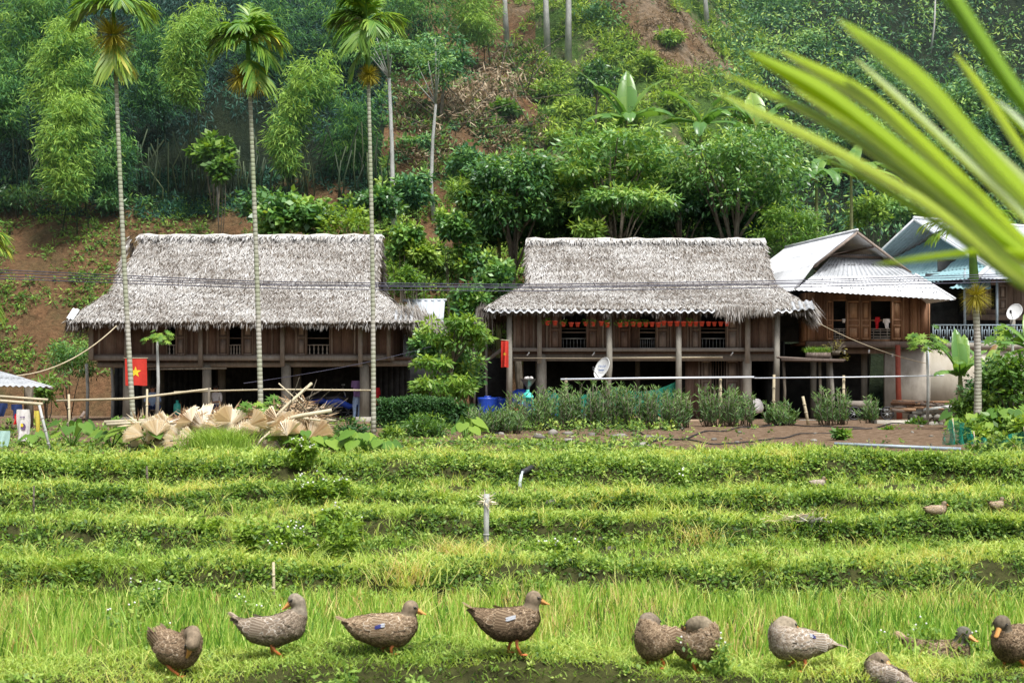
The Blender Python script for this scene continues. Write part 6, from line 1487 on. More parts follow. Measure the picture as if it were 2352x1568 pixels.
def duck(label, foot, yaw, chain, bill, legs=True, wing='fold', s=.94, head_i=-1, colour='feather', patch=None, scapular=True, hidden=False, shb=.42, headc=(.27, .21, .145)):
    """chain: [(x, z, r)] tail tip -> head in the duck's own side view (forward +x). bill: (dx, dz) direction from head."""
    foot = np.asarray(foot, float); t = thing('duck', label, 'duck', foot); t.rotation_euler = (0, 0, yaw); t.scale = (s, s, s); ORG[t.name] = (0, 0, 0)
    # body: chain of balls fused by voxel remesh
    mb = MB(); C = [np.array([c[0], c[3] if len(c) > 3 else 0, c[1]]) for c in chain]; Rr = [c[2] for c in chain]
    for i in range(len(C)-1):
        k = 7
        for j in range(k + (i == len(C)-2)):
            f_ = j/k; p = C[i]*(1-f_) + C[i+1]*f_; r = Rr[i]*(1-f_) + Rr[i+1]*f_; mb.ball(p, (r, r*(.92 if r > .06 else 1), r), 16, 11)
    me = mesh_from(mb, 'body'); o = bpy.data.objects.new('body', me); COL.objects.link(o)
    m = o.modifiers.new('r', 'REMESH'); m.mode = 'VOXEL'; m.voxel_size = .008; m.use_smooth_shade = True
    m = o.modifiers.new('s', 'SMOOTH'); m.factor = .6; m.iterations = 10
    dg = bpy.context.evaluated_depsgraph_get(); m2 = bpy.data.meshes.new_from_object(o.evaluated_get(dg)); bpy.data.objects.remove(o)
    m2.name = 'body'; o = bpy.data.objects.new('body', m2); COL.objects.link(o); o.parent = t; m2.materials.clear(); m2.materials.append(M['duck_skin'])
    hm = flat_head(headc); m2.materials.append(hm)
    co = np.zeros(len(m2.vertices)*3); m2.vertices.foreach_get('co', co); co = co.reshape(-1, 3)
    hd = C[head_i]
    for p_ in m2.polygons:
        c = np.array(p_.center)
        d_body = min(np.linalg.norm(c - C[i]) - Rr[i] for i in range(3, len(C)) if Rr[i] > .07) if any(Rr[i] > .07 for i in range(3, len(C))) else 1
        if min(np.linalg.norm(c - C[i]) - Rr[i] for i in range(max(4, len(C)-3), len(C))) < d_body: p_.material_index = 1
    tris = [tuple(p.vertices) for p in m2.polygons]; bv = BVHTree.FromPolygons([tuple(v) for v in co], tris)
    # plumage cards over the trunk
    mb = MB(); n = 3800; pi = R.integers(0, len(m2.polygons), n); cs = []; nm = []
    for k in pi:
        p_ = m2.polygons[int(k)]
        if p_.material_index == 1: continue
        cs.append(p_.center[:]); nm.append(p_.normal[:])
    cs = np.array(cs); nm = np.array(nm); n = len(cs)
    back = np.array([-1.0, 0, -.12]); d = back - nm*(nm @ back)[:, None]; d = unit(d) + R.normal(size=(n, 3))*.09 + nm*.05
    sz = np.where(nm[:, 2] > .2, .036, .029)*rnd(n, .7, 1.2)
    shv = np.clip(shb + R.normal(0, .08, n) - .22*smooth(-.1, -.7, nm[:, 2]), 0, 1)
    leaves(mb, cs + nm*.003, d, nm + R.normal(size=(n, 3))*.04, sz, sz*.72, np.clip(shv + .10, 0, 1))
    leaves(mb, cs + nm*.0042 + d*sz[:, None]*.08, d, nm, sz*.72, sz*.42, np.clip(shv - .16, 0, 1))
    obj('plumage', mb, M[colour], t)
    # wings: overlapping rows of long feathers
    bi = int(np.argmax(Rr)); bc = C[bi]; br = Rr[bi]; td_ = unit(C[0] - bc)
    for sg in (-1, 1):
        mb = MB(); pc = MB(); wc = MB(); wb = MB()
        K = 84
        for kk in range(K):
                u = random.random()**.8; v = random.random(); x = bc[0] + br*.95 - v*br*2.35; z = bc[2] + br*(.92 - u*.95) + (bc[0]-x)*.12
                hit = bv.ray_cast(Vector((x, sg*.4, z)), Vector((0, -sg, 0)))
                if hit[0] is None: continue
                p = np.array(hit[0]); nn = np.array(hit[1]); L = (.036 + .040*v)*random.uniform(.85, 1.15); dd = unit(np.array([-1, -sg*.15, .12*v - .08]) + R.normal(size=3)*.12); dd = unit(dd - nn*(nn @ dd)*.85)
                p2 = p + nn*(.005 + .006*(1-v) + .002*random.random()); w_ = L*.50; sd = unit(np.cross(dd, nn)); sh_ = min(1, max(0, random.gauss(shb + .03, .07)))
                def rim_(q_, k0): return [q_ + dd*L*k0, q_ + dd*L*.4 + sd*w_*.5*(1-k0), q_ + dd*L*.8 + sd*w_*.42*(1-k0), q_ + dd*L*(1-k0*.4), q_ + dd*L*.8 - sd*w_*.42*(1-k0), q_ + dd*L*.4 - sd*w_*.5*(1-k0)]
                inp = patch and patch[0] < v < patch[0] + .20 and patch[1] < u < patch[1] + .28
                if not inp:
                    mb.add(rim_(p2, 0), [(0, 1, 2, 3, 4, 5)], min(1, sh_ + .26)); wb.add(rim_(p2 + nn*.0012, .22), [(0, 1, 2, 3, 4, 5)], max(0, sh_ - .17))
        if patch:
            for a_ in range(4):
                for b_ in range(2):
                    hit = bv.ray_cast(Vector((bc[0] + br*.95 - (patch[0] + .05*a_)*br*2.35, sg*.4, bc[2] + br*(.92 - (patch[1] + .10*b_ + .03*a_)*.95))), Vector((0, -sg, 0)))
                    if hit[0] is None: continue
                    p = np.array(hit[0]); nn = np.array(hit[1]); dd = unit(np.array([-1.0, 0, -.15])); dd = unit(dd - nn*(nn @ dd)); sd = unit(np.cross(dd, nn)); p2 = p + nn*(.019 - .0006*a_); L = .030; w_ = .012
                    (wc if (patch[2] == 'w' or a_ == 0) else pc).add([p2 - sd*w_*.5, p2 + sd*w_*.5, p2 + dd*L*.8 + sd*w_*.5, p2 + dd*L, p2 + dd*L*.8 - sd*w_*.5], [(0, 1, 2, 3, 4)], .5)
        for kk in range(7):     # long folded flight feathers over the rump
            hit = bv.ray_cast(Vector((bc[0] - br*(.55 + .07*kk), sg*.4, bc[2] + br*(.62 - .13*kk))), Vector((0, -sg, 0)))
            if hit[0] is None: continue
            p = np.array(hit[0]); nn = np.array(hit[1]); dd = unit(td_*1.0 + np.array([0, 0, -.03*kk])); L = br*(1.05 - .06*kk); p2 = p + nn*(.013 - .0012*kk); sd = unit(np.cross(dd, nn)); w_ = .024
            for (k0, dz, s__) in ((1, 0, .22), (.55, .0015, -.16)): mb.add([p2 + nn*dz - sd*w_*.4*k0, p2 + nn*dz + sd*w_*.4*k0, p2 + nn*dz + dd*L*.8 + sd*w_*.5*k0, p2 + nn*dz + dd*L*(.97 if k0 == 1 else .9), p2 + nn*dz + dd*L*.8 - sd*w_*.5*k0], [(0, 1, 2, 3, 4)], min(1, max(0, shb + s__)))
        w = obj('wing', mb, M[colour], t); 
        if wb.v: obj('feather_centres', wb, M[colour], w)
        if pc.v: obj('wing_patch', pc, M['feather_blue'], w)
        if wc.v: obj('white_feathers', wc, M['feather_white'], w)
    # tail fan
    mb = MB(); tp = C[0]; td = unit(C[0] - C[1]); 
    for k in range(11):
        a = (k-5)*.10; d_ = unit(td + np.array([0, a, abs(a)*-.1])); s_ = unit(np.cross(d_, [0, 0, 1])); b_ = C[1]*.45 + tp*.55 + np.array([0, a*.10, .01]); L = .10
        mb.add([b_ - s_*.010, b_ + s_*.010, b_ + d_*L*.8 + s_*.013, b_ + d_*L, b_ + d_*L*.8 - s_*.013], [(0, 1, 2, 3, 4)], random.uniform(.2, .65))
    obj('tail', mb, M[colour], t)
    # head parts
    h = C[head_i]; bd = unit(np.array([bill[0], bill[2] if len(bill) > 2 else 0, bill[1]])); sd = unit(np.cross(bd, [0, 0, 1.0])); up = np.cross(sd, bd); rh = Rr[head_i]
    mb = MB(); vs = []; seg = 10; L = .072
    for i, (q, w_, hh, dz) in enumerate([(0, .021, .020, .0), (.3, .017, .014, -.004), (.65, .017, .008, -.010), (.9, .016, .005, -.012), (1.0, .006, .002, -.014)]):
        for k in range(seg): a = 2*PI*k/seg; vs.append(h + bd*(rh*.82 + L*q) + sd*w_*math.cos(a) + up*(hh*math.sin(a) + dz))
    fs = [(i*seg+k, i*seg+(k+1) % seg, (i+1)*seg+(k+1) % seg, (i+1)*seg+k) for i in range(4) for k in range(seg)] + [tuple(range(4*seg, 5*seg))]
    mb.add(vs, fs); bl = obj('bill', mb, M['bill'], t, smooth=True)
    mb = MB(); mb.tube([h + bd*(rh*.82 + L*.0) - up*.014, h + bd*(rh*.82 + L*.6) - up*.020], [.012, .006], 6); obj('lower_bill', mb, M['bill'], bl)
    for sg in (-1, 1):
        e = h + sd*sg*rh*.83 + bd*rh*.38 + up*rh*.30; mb = MB(); mb.ball(e, .0085, 9, 7); obj('eye', mb, M['eye'], t)
        mb = MB(); mb.tube([e + bd*.03 - up*.004 - sd*sg*.003, e - sd*sg*.001 + up*.003, e - bd*.04 - sd*sg*.004], [.002, .006, .002], 5); obj('eye_stripe', mb, M['feather_dark'], t)
    if legs:
        for sg, fx in ((-1, .055), (1, -.02)):
            mb = MB(); hip = np.array([bc[0]-.02, sg*.05, bc[2] - br*.72]); ft = np.array([fx - .02, sg*.055, .006]); mb.tube([hip, (hip+ft)/2 + [-.012, 0, 0], ft + [0, 0, .01]], [.016, .011, .010], 7)
            web = [ft + [-.02, 0, .006]] + [ft + [.048*math.cos(a), .048*math.sin(a), 0] for a in (-.5, -.25, 0, .25, .5)]; mb.add(web, [(0, 1, 2), (0, 2, 3), (0, 3, 4), (0, 4, 5)])
            for a in (-.5, 0, .5): mb.tube([ft, ft + [.05*math.cos(a), .05*math.sin(a), .002]], [.006, .004], 5)
            obj('leg', mb, M['duck_leg'], t, smooth=True)
    return t
M['feather_dark'] = flat('feather_dark', (.035, .028, .022), .8)
_hm = {}
def flat_head(c):
    if c not in _hm: _hm[c] = mat_noise('head_plumage', [(.35, tuple(x*.6 for x in c)), (.6, c), (.75, tuple(min(1, x*1.35) for x in c))], 40, (1, 1, 1), .9, .1, .0008)
    return _hm[c]
def duck_foot(px, py, Y=9.2):
    p = W(px, py, Y); p[2] = float(Z(p[0], Y)) + .005; return p
stand = [(-.30, .315, .012), (-.25, .285, .038), (-.17, .235, .080), (-.08, .205, .112), (.03, .212, .117), (.095, .255, .085), (.115, .315, .056), (.12, .35, .052), (.132, .382, .059)]
duck('brown duck standing upright with orange bill, facing right, in the middle of the front row', duck_foot(1182, 1545, 9.17), .1, stand, (1, -.25), patch=(.52, .42, 'w'), shb=.36)
low = [(-.29, .225, .014), (-.24, .205, .045), (-.16, .18, .088), (-.05, .165, .115), (.07, .165, .117), (.135, .20, .085), (.15, .26, .055), (.155, .29, .053), (.168, .315, .058)]
duck('brown duck with blue wing patch facing right, third from the left', duck_foot(888, 1530, 9.3), .08, low, (1, -.3), patch=(.70, .50, 'b'), shb=.50)
back = [(-.30, .27, .014), (-.24, .23, .04), (-.14, .185, .088), (-.02, .18, .110), (.09, .22, .105), (.14, .29, .070), (.155, .345, .048), (.148, .385, .048), (.12, .40, .052)]
duck('duck preening its back with raised neck and pale tail, second from the left', duck_foot(638, 1520, 9.42), .05, back, (-1, -.55, -.15), shb=.46, colour='feather_grey', legs=True, headc=(.32, .27, .21))
curl = [(-.13, .27, .04), (-.10, .235, .08), (-.045, .18, .118), (.03, .17, .118), (.08, .22, .095), (.10, .28, .065), (.135, .31, .053, -.04), (.165, .285, .050, -.07), (.165, .245, .050, -.10)]
duck('plump brown duck with its head bent down to its breast at the far left', duck_foot(410, 1525, 9.3), -.30, curl, (-.55, -.9, .12), shb=.42)
tuckR = [(-.20, .22, .03), (-.15, .20, .07), (-.06, .18, .110), (.04, .185, .120), (.09, .24, .092), (.10, .30, .066), (.07, .338, .060, -.02), (.03, .335, .060, -.03), (-.01, .318, .056, -.03)]
duck('rust brown sleeping duck with head tucked back, left one of the huddled pair', duck_foot(1505, 1530, 9.3), PI + .85, tuckR, (-1, -.35, -.1), shb=.44, headc=(.25, .20, .15))
duck('sleeping duck with head tucked back, right one of the huddled pair', duck_foot(1600, 1530, 9.3), -.80, tuckR, (-1, -.35, -.1), shb=.48, headc=(.28, .23, .16))
tuckL = [(-.30, .17, .018), (-.24, .18, .045), (-.14, .18, .08), (-.03, .185, .112), (.07, .20, .112), (.11, .255, .082), (.105, .305, .062, -.01), (.07, .33, .058, -.02), (.03, .318, .055, -.02)]
duck('pale speckled duck with blue wing bar, head tucked on its back', duck_foot(1825, 1535, 9.3), PI + .25, tuckL, (-1, -.3, -.1), shb=.60, patch=(.55, .30, 'b'), colour='feather_grey', headc=(.36, .30, .22))
duck('small duck resting low in the grass right of the speckled duck', duck_foot(2030, 1560, 9.15) - [0, 0, .13], PI*.5 + .6, tuckL, (-1, -.3, -.1), legs=False, s=.75, shb=.55, colour='feather_grey')
duck('duck with raised grey head half hidden behind leafy weeds', duck_foot(2170, 1500, 10.2), -.5, stand, (.8, -.2, -.3), shb=.36, s=1.0, headc=(.16, .15, .12))
duck('dark duck facing the camera at the right edge', duck_foot(2330, 1560, 9.3), PI + .75, low, (1, -.8), shb=.34, s=.98, headc=(.18, .15, .11))
for (px, py, Yg, s, yw, lab) in ((1879, 1117, None, .6, .2, 'small grey and white duck foraging on the far terrace below the soil bank'), (2150, 1186, None, .62, .1, 'speckled duck preening on the right terrace edge'), (2290, 1184, None, .55, .3, 'pale brown duckling standing at the right end of the terrace edge')):
    h = ground_hit(px, py+8, 8.5, 30); 
    if Yg: h = np.array([X(px, Yg), Yg, float(Z(X(px, Yg), Yg))])
    duck(lab, h + [0, -.03, .0], yw, low if py != 1184 else stand, (1, -.3), s=s, shb=.62, colour='feather_grey' if py == 1117 else 'feather', legs=True)
# ---------------------------------------------------------------- palms
def fr(az, el, ln, **k): d = dict(az=az, el=el, len=ln); d.update(k); return d
def pz(px, Y): x = X(px, Y); return np.array([x, Y, float(Z(x, Y))])
make_areca('tallest leftmost areca palm with hanging yellow skirt of old fronds', pz(309, 31), W(265, 140, 31), (-.03, 0), [
    fr(185, 20, 1.5, droop=1.5, y=.1), fr(165, 55, 1.5, droop=1.9), fr(20, 45, 1.5, droop=1.7, y=.15), fr(-10, 15, 1.4, droop=1.5), fr(95, 70, 1.4), fr(215, 35, 1.4, droop=1.8), fr(-60, 55, 1.3, droop=2.2),
    fr(-20, -45, 1.0, droop=.7, low=.9, y=.25, ll=.45, sh=.55), fr(200, -50, 1.0, droop=.6, low=.9, y=.2, ll=.45, sh=.6), fr(-80, -50, .95, droop=.6, low=.85, y=.3, sh=.5), fr(70, 75, 1.5, droop=.6)],
    fruit=[(-.05, .55, .62, 420, -.05)], shaft=1.25, trunk_r=.052)
make_areca('middle areca palm with dense dark green crown and two golden flower bunches', pz(601, 31), W(573, 190, 31), (.02, 0), [
    fr(178, 35, 1.35, droop=1.6), fr(200, 5, 1.2, droop=1.2), fr(150, 65, 1.3, droop=1.6), fr(30, 50, 1.3, droop=1.8, y=.15), fr(0, 30, 1.3, droop=1.2, y=.15), fr(-25, -15, 1.2, droop=1.0, ll=.5), fr(-50, -40, 1.1, droop=.7, low=.5),
    fr(90, 80, 1.5, droop=.5), fr(-95, 60, 1.2, droop=1.9), fr(210, 60, 1.4, droop=2.0), fr(60, 75, 1.4, droop=.9, y=.1), fr(-130, 20, 1.1, droop=1.4)],
    fruit=[(-.18, .10, .42, 300, -.1), (.16, .0, .40, 300, -.1)], shaft=1.05, trunk_r=.054)
make_areca('right areca palm of the tall three with a single round golden flower ball', pz(858, 31), W(846, 185, 31), (.03, 0), [
    fr(175, 40, 1.3, droop=1.5), fr(190, 0, 1.1, droop=1.1), fr(20, 45, 1.3, droop=1.5, y=.1), fr(-5, 20, 1.2, droop=1.2, y=.1), fr(90, 80, 1.5, droop=.4, y=.15), fr(75, 70, 1.6, droop=.5, y=.2), fr(-60, 10, 1.0, droop=1.6, ll=.45), fr(-110, -30, 1.1, droop=.8),
    fr(205, -55, 1.45, droop=.45, low=.55, ll=.30, lw=.045, y=.15), fr(150, 60, 1.1, droop=2.0)],
    fruit=[(.02, .12, .30, 420, -.08)], shaft=1.4, trunk_r=.050)
make_areca('short areca palm with pale golden flower ball by the veranda railing', pz(2245, 38), W(2238, 650, 38), (.05, 0), [
    fr(178, 40, 1.75, droop=1.4, y=.25), fr(190, 20, 1.5, droop=1.2, y=.2), fr(0, 40, 1.4, droop=1.6, y=.1), fr(15, 5, 1.3, droop=1.3), fr(90, 75, 1.5, droop=.6, y=.2), fr(-70, 45, 1.2, droop=1.9), fr(160, 65, 1.6, droop=1.5, y=.35), fr(60, 70, 1.3, droop=1.0)],
    fruit=[(0, -.35, .5, 420, -.1)], shaft=1.5, trunk_r=.095, fs=.9)
make_areca('areca palm at the left edge of the picture of which only drooping yellow fronds show', pz(-55, 33), W(-62, 640, 33), (0, 0), [
    fr(0, 50, 1.3, droop=1.7, y=.2), fr(10, 20, 1.25, droop=1.2, y=.35), fr(-20, 60, 1.2, droop=1.8, y=.1), fr(-5, -35, 1.35, droop=.9, low=1.0, y=.35), fr(15, -50, 1.5, droop=.6, low=1.6, y=.4), fr(180, 40, 1.3), fr(90, 60, 1.3), fr(200, 10, 1.2)],
    fruit=[(.1, -.1, .4, 200, -.1)], shaft=1.0, trunk_r=.09)

# ---------------------------------------------------------------- slender pale trees on the slope
def slender(label, pxs, Y=None, r=.12, crown=None, hang=False, crown_mat='tree_leaf_far'):
    if Y is None: b = ground_hit(*pxs[0], 56, 120); Y = b[1]
    else: b = W(*pxs[0], Y); b[2] = min(b[2], float(Z(b[0], Y)))
    t = thing('slender_tree', label, 'tree', b); pts = [b - [0, 0, .2]] + [W(px, py, Y) for px, py in pxs[1:]]
    mb = MB(); mb.tube(pts, list(np.linspace(r*1.15, r*.6, len(pts))), 8, .5); obj('trunk', mb, M['bark_white'], t, smooth=True)
    if crown is not None:
        cx, cy, rx, rz, nc = crown; c = W(cx, cy, Y); k = Y/F; mb = MB(); cl = ell_shell(nc, c, (rx*k, rx*k, rz*k), .2)
        for q in range(min(7, len(cl))): mb.tube([pts[-1], (pts[-1]+cl[q])/2, cl[q]], [r*.4, r*.25, r*.1], 4)
        obj('branches', mb, M['bark_white'], t)
        mb = MB(); clump_leaves(mb, cl, .5, 42, .22, .08, .5, .35, .55, .35); obj('crown', mb, M[crown_mat], t)
    return t
slender('pale thin trunk right of the third areca palm, leaning slightly', [(906, 530), (902, 440), (900, 330), (894, 180)], None, .12, (900, 110, 90, 60, 34))
slender('thin crooked pale trunk standing before the brown dead brush', [(997, 506), (990, 420), (994, 320), (1001, 240)], None, .10, (1010, 150, 80, 70, 26))
slender('pale straight trunk at the top of the cleared slope, left of three', [(1164, 92), (1160, 20), (1157, -120)], None, .17, (1150, -160, 120, 60, 30))
slender('pale straight trunk at the top of the cleared slope, middle of three', [(1258, 122), (1254, 20), (1252, -120)], None, .19, (1250, -170, 130, 60, 30))
slender('pale straight trunk at the top of the cleared slope, right of three', [(1305, 148), (1306, 20), (1306, -120)], None, .19, (1310, -170, 130, 60, 30))
slender('dark thin trunk behind the three pale trunks', [(1395+230, 60), (1620, 0), (1622, -90)], None, .16, (1640, -140, 90, 50, 20))
slender('thin bare trunk rising through the right forest below the leaf tips', [(2136, 130), (2146, 60), (2150, -40)], None, .07, None)
slender('small thin tree with leafy head standing on the bare slope behind the left roof', [(500, 482), (499, 440), (498, 400)], None, .055, None)

# ---------------------------------------------------------------- bamboo on the left slope, back rows toned dark to paint depth shade
def bam(label, pix, Y, wid, n, sh0=.55, mat='bamboo_leaf', **k):
    Yo = Y; pts = [W(px, py, Y) for px, py in pix]; return make_bamboo(label, pts, [w*Y/F for w in wid], n, mat=mat, sh0=sh0, **k)
bam('large bright bamboo plume left of the first areca palm, its lower lobe', [(165, 448), (152, 405), (142, 350), (160, 290), (165, 235)], 66, [10, 36, 56, 60, 46], 12000, .80)
bam('large bright bamboo plume left of the first areca palm, its upper lobe', [(175, 310), (158, 250), (135, 190), (175, 130), (150, 80)], 67.5, [26, 60, 76, 74, 40], 14000, .72)
bam('bamboo top hanging at the upper left corner of the forest', [(60, 170), (50, 90), (80, 30), (120, -30)], 71, [60, 90, 80, 60], 10000, .55)
bam('dim bamboo plume at the left edge above the bare slope', [(15, 280), (0, 230), (10, 170)], 69, [40, 60, 50], 5000, .45)
bam('yellow green bamboo plume between the first and second areca palm', [(432, 232), (415, 175), (420, 120), (445, 70), (470, 35)], 68, [8, 34, 48, 56, 40], 9000, .80)
bam('tapering bamboo plume between the second and third areca palm', [(662, 392), (652, 320), (676, 250), (700, 200), (745, 165)], 67.5, [6, 30, 42, 50, 56], 9000, .74)
bam('bright bamboo spray at the top centre of the forest', [(1105, 70), (1080, 30), (1085, -30)], 80, [30, 60, 70], 6000, .85)
bam('dark bamboo plume left of the second areca palm crown', [(350, 240), (330, 150), (360, 60)], 72, [50, 70, 60], 5500, .35)
bam('dim drooping bamboo right of the first plume, behind the first palm trunk', [(225, 330), (235, 250), (215, 180)], 71, [30, 50, 50], 4500, .42)
bam('blue green bamboo mass behind the second palm crown', [(620, 160), (610, 80), (640, 0)], 76, [60, 90, 80], 6500, .36)
bam('blue green bamboo mass behind the third palm crown', [(800, 130), (790, 60), (830, -20)], 77, [60, 90, 80], 6500, .38)
bam('dark bamboo curtain right of the third palm trunk', [(820, 380), (800, 300), (830, 230)], 70, [50, 70, 60], 5500, .36)
bam('low dark bamboo at the foot of the forest beside the first trunk', [(260, 440), (250, 390), (280, 330)], 68.5, [35, 50, 40], 3500, .38)
bam('blue green bamboo over the cleared slope top', [(960, 60), (940, 10), (980, -50)], 79, [70, 90, 80], 6500, .48)
# deep forest mass: dark thicket nobody could count, depth shade painted into its leaves
mb = MB(); nF = 2600
px = rnd(nF, -120, 960); py = rnd(nF, -60, 470); Yd = 74 + rnd(nF, -2, 9) + (470-py)/60
kp = ~((px > 880) & (py > 130)) & (py < 455 + 25*np.sin(px*.02)); px, py, Yd = px[kp], py[kp], Yd[kp]
c = np.stack([(px-1176)/F*Yd, Yd, (HOR-py)/F*Yd], 1)
gz_ = Z(c[:, 0], c[:, 1]); c[:, 2] = np.maximum(c[:, 2], gz_ + .3)
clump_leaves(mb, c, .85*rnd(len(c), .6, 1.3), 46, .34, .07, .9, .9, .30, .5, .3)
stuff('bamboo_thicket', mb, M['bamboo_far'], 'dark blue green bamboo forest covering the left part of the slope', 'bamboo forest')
mb = MB()
for k in range(110):
    px_ = random.uniform(-50, 900); h = ground_hit(px_, random.uniform(430, 478), 56, 110); L = random.uniform(1.5, 3.2); mb.tube([h, h + [random.gauss(0, .15), 0, L*.5], h + [random.gauss(0, .3), 0, L]], .035, 4, random.random())
stuff('bamboo_culms', mb, M['bamboo_culm'], 'rows of thin bamboo culms in the shade at the forest foot', 'bamboo culms')

# ---------------------------------------------------------------- trees behind the right house
def tr(label, px, py, Y, rx, rz, **k):
    q = Y/F; return make_tree(k.pop('name', 'broadleaf_tree'), label, 'tree', W(px, py, Y), (rx*q, rx*q*.8, rz*q), **k)
tr('dark dense tree above the gap between the two thatched roofs', 1190, 440, 59, 108, 108, nclump=120, nper=75, L=.26, Wd=.10, sh0=.38, trunk=.16)
tr('tree with layered feathery branches behind the left half of the right thatched roof', 1400, 375, 58.5, 140, 100, nclump=100, nper=70, L=.32, Wd=.10, flatz=.24, sh0=.66, trunk=.16, droop=.2)
tr('lower feathery spreading tree directly above the right thatched ridge', 1430, 470, 57.5, 120, 38, nclump=50, nper=70, L=.32, Wd=.10, flatz=.26, sh0=.66, trunk=.12, mat='tree_leaf')
tr('wide dense tree with yellowish shoots above the right end of the thatched ridge', 1700, 405, 59, 150, 112, nclump=120, nper=75, L=.26, Wd=.09, sh0=.58, trunk=.2)
tr('yellow green bushy tree behind the right end of the thatched roof', 1815, 540, 57, 85, 70, nclump=80, nper=60, L=.20, Wd=.06, mat='bright_leaf', sh0=.45, trunk=.08)
tr('dark leafy tree filling the gap between the big trees', 1560, 470, 60, 90, 75, nclump=70, nper=65, L=.25, Wd=.09, sh0=.30, trunk=.14)
mb = MB(); n_ = 900; px = rnd(n_, 1085, 1790); py = rnd(n_, 425, 548); Yd = 60.5 + rnd(n_, 0, 2.5)
c = np.stack([(px-1176)/F*Yd, Yd, (HOR-py)/F*Yd], 1); clump_leaves(mb, c, .5*rnd(n_, .6, 1.3), 36, .26, .10, .8, .5, .12, .4, .3)  # leaf tone set very dark, painting the shade under the trees
stuff('understory', mb, M['tree_leaf'], 'understory painted dark as shade beneath the trees behind the right thatched roof', 'undergrowth')
# far right forest
spec = [('rounded green tree at the top of the ridge right of the brown path', 1760, 60, 96, 95, 95, .52), ('large pale green tree below the ridge tree', 1850, 170, 90, 95, 90, .48), ('dark tree in the shade right of the brown path', 1650, 40, 104, 60, 80, .2),
        ('bluish tree in the upper right forest behind the long leaf', 1960, 90, 102, 90, 90, .42), ('dense tree behind the tips of the foreground leaves', 1990, 230, 88, 90, 80, .46), ('bluish feathery tree in the top right forest', 2100, 120, 100, 85, 100, .44), ('dark hollow tree at the upper right', 2220, 110, 106, 80, 90, .22),
        ('tree with reddish shoots seen between the foreground leaves', 2240, 250, 84, 90, 70, .5), ('dark tree at the right edge above the blue roof', 2320, 330, 78, 90, 90, .36), ('feathery tree in the middle of the right forest', 2110, 260, 90, 70, 80, .5), ('tree in the top right corner', 2320, 60, 100, 90, 90, .36),
        ('pale green tree above the banana plants', 1960, 330, 78, 80, 55, .54), ('shaded tree above the short areca palm', 2180, 380, 74, 90, 65, .45), ('bluish tree at the very top right of the ridge', 1880, -20, 110, 90, 70, .40), ('dim tree at the very top between the right trees', 2060, -20, 112, 100, 70, .38)]
for lab, px_, py_, Y, rx, rz, s_ in spec:
    tr(lab, px_, py_, Y, rx*1.1, rz*1.1, nclump=100, nper=90, L=.32, Wd=.12, sh0=s_, mat='tree_leaf_far', trunk=.2, limbs=5, name='forest_tree')
mb = MB(); nF = 1500; px = rnd(nF, 1640, 2600); py = rnd(nF, -80, 520); Yd = 118 - (py+80)/600*44 + rnd(nF, -4, 4)
c = np.stack([(px-1176)/F*Yd, Yd, (HOR-py)/F*Yd], 1); c[:, 2] = np.minimum(c[:, 2], Z(c[:, 0], c[:, 1]) + 4); c[:, 2] = np.maximum(c[:, 2], Z(c[:, 0], c[:, 1]) + .4)
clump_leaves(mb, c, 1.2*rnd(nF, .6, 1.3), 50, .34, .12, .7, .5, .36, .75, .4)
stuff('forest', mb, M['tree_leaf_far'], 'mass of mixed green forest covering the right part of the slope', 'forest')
# top centre trees hanging over
tr('leafy dark tree with drooping leaves above the cleared slope', 1010, 130, 74, 70, 60, nclump=46, nper=55, L=.32, Wd=.11, sh0=.42, mat='tree_leaf_far', trunk=.10)
tr('bluish feathery tree among the three pale trunks', 1400, 60, 84, 90, 70, nclump=60, nper=50, L=.34, Wd=.09, sh0=.40, mat='tree_leaf_far', trunk=.10)
tr('round dark shrub tree on the grassy slope above the banana leaves', 1375, 185, 74, 45, 42, nclump=36, nper=60, L=.26, Wd=.09, sh0=.30, mat='tree_leaf', trunk=.07)

# ---------------------------------------------------------------- bananas behind the roofs
make_banana('banana plant with tall torn leaves rising above the feathery tree', np.array([X(1440, 62), 62, float(Z(X(1440, 62), 62))]), ZZ(275, 62) - float(Z(X(1440, 62), 62)), [(165, 55, 3.0, .75, .35, .45), (86, 84, 2.4, .85, .35, .62), (20, 62, 2.8, .9, .7, .7), (175, 70, 2.2, .8, 1.0, .6), (200, 20, 2.4, 1.0, 1.3, .5), (-20, 30, 2.4, 1.0, 1.3, .5), (-90, 20, 2.0, .6, 1.4, .45)])
make_banana('banana plant with arching pale leaves right of the tallest banana', np.array([X(1610, 61), 61, float(Z(X(1610, 61), 61))]), ZZ(285, 61) - float(Z(X(1610, 61), 61)), [(165, 62, 2.4, 1.0, .9, .5), (5, 60, 2.4, 1.0, .8, .55), (30, 50, 2.4, .6, 1.2, .6), (10, 15, 2.6, .6, 1.0, .5), (170, 25, 2.2, .6, 1.3, .55), (-60, 35, 2.2, .6, 1.4, .45), (-100, 5, 2.0, .6, 1.3, .45)])
make_banana('banana plant half hidden behind the dense tree with one yellow shoot', np.array([X(1735, 63), 63, float(Z(X(1735, 63), 63))]), ZZ(290, 63) - float(Z(X(1735, 63), 63)), [(100, 80, 1.8, 1.0, .4, .9), (170, 60, 2.6, 1.0, .9, .5), (5, 55, 2.4, 1.0, 1.0, .55), (30, 45, 2.2, .6, 1.2, .5), (160, 40, 2.4, .6, 1.2, .5), (-30, 10, 2.3, .6, 1.1, .5), (200, 5, 2.0, .6, 1.2, .45)])
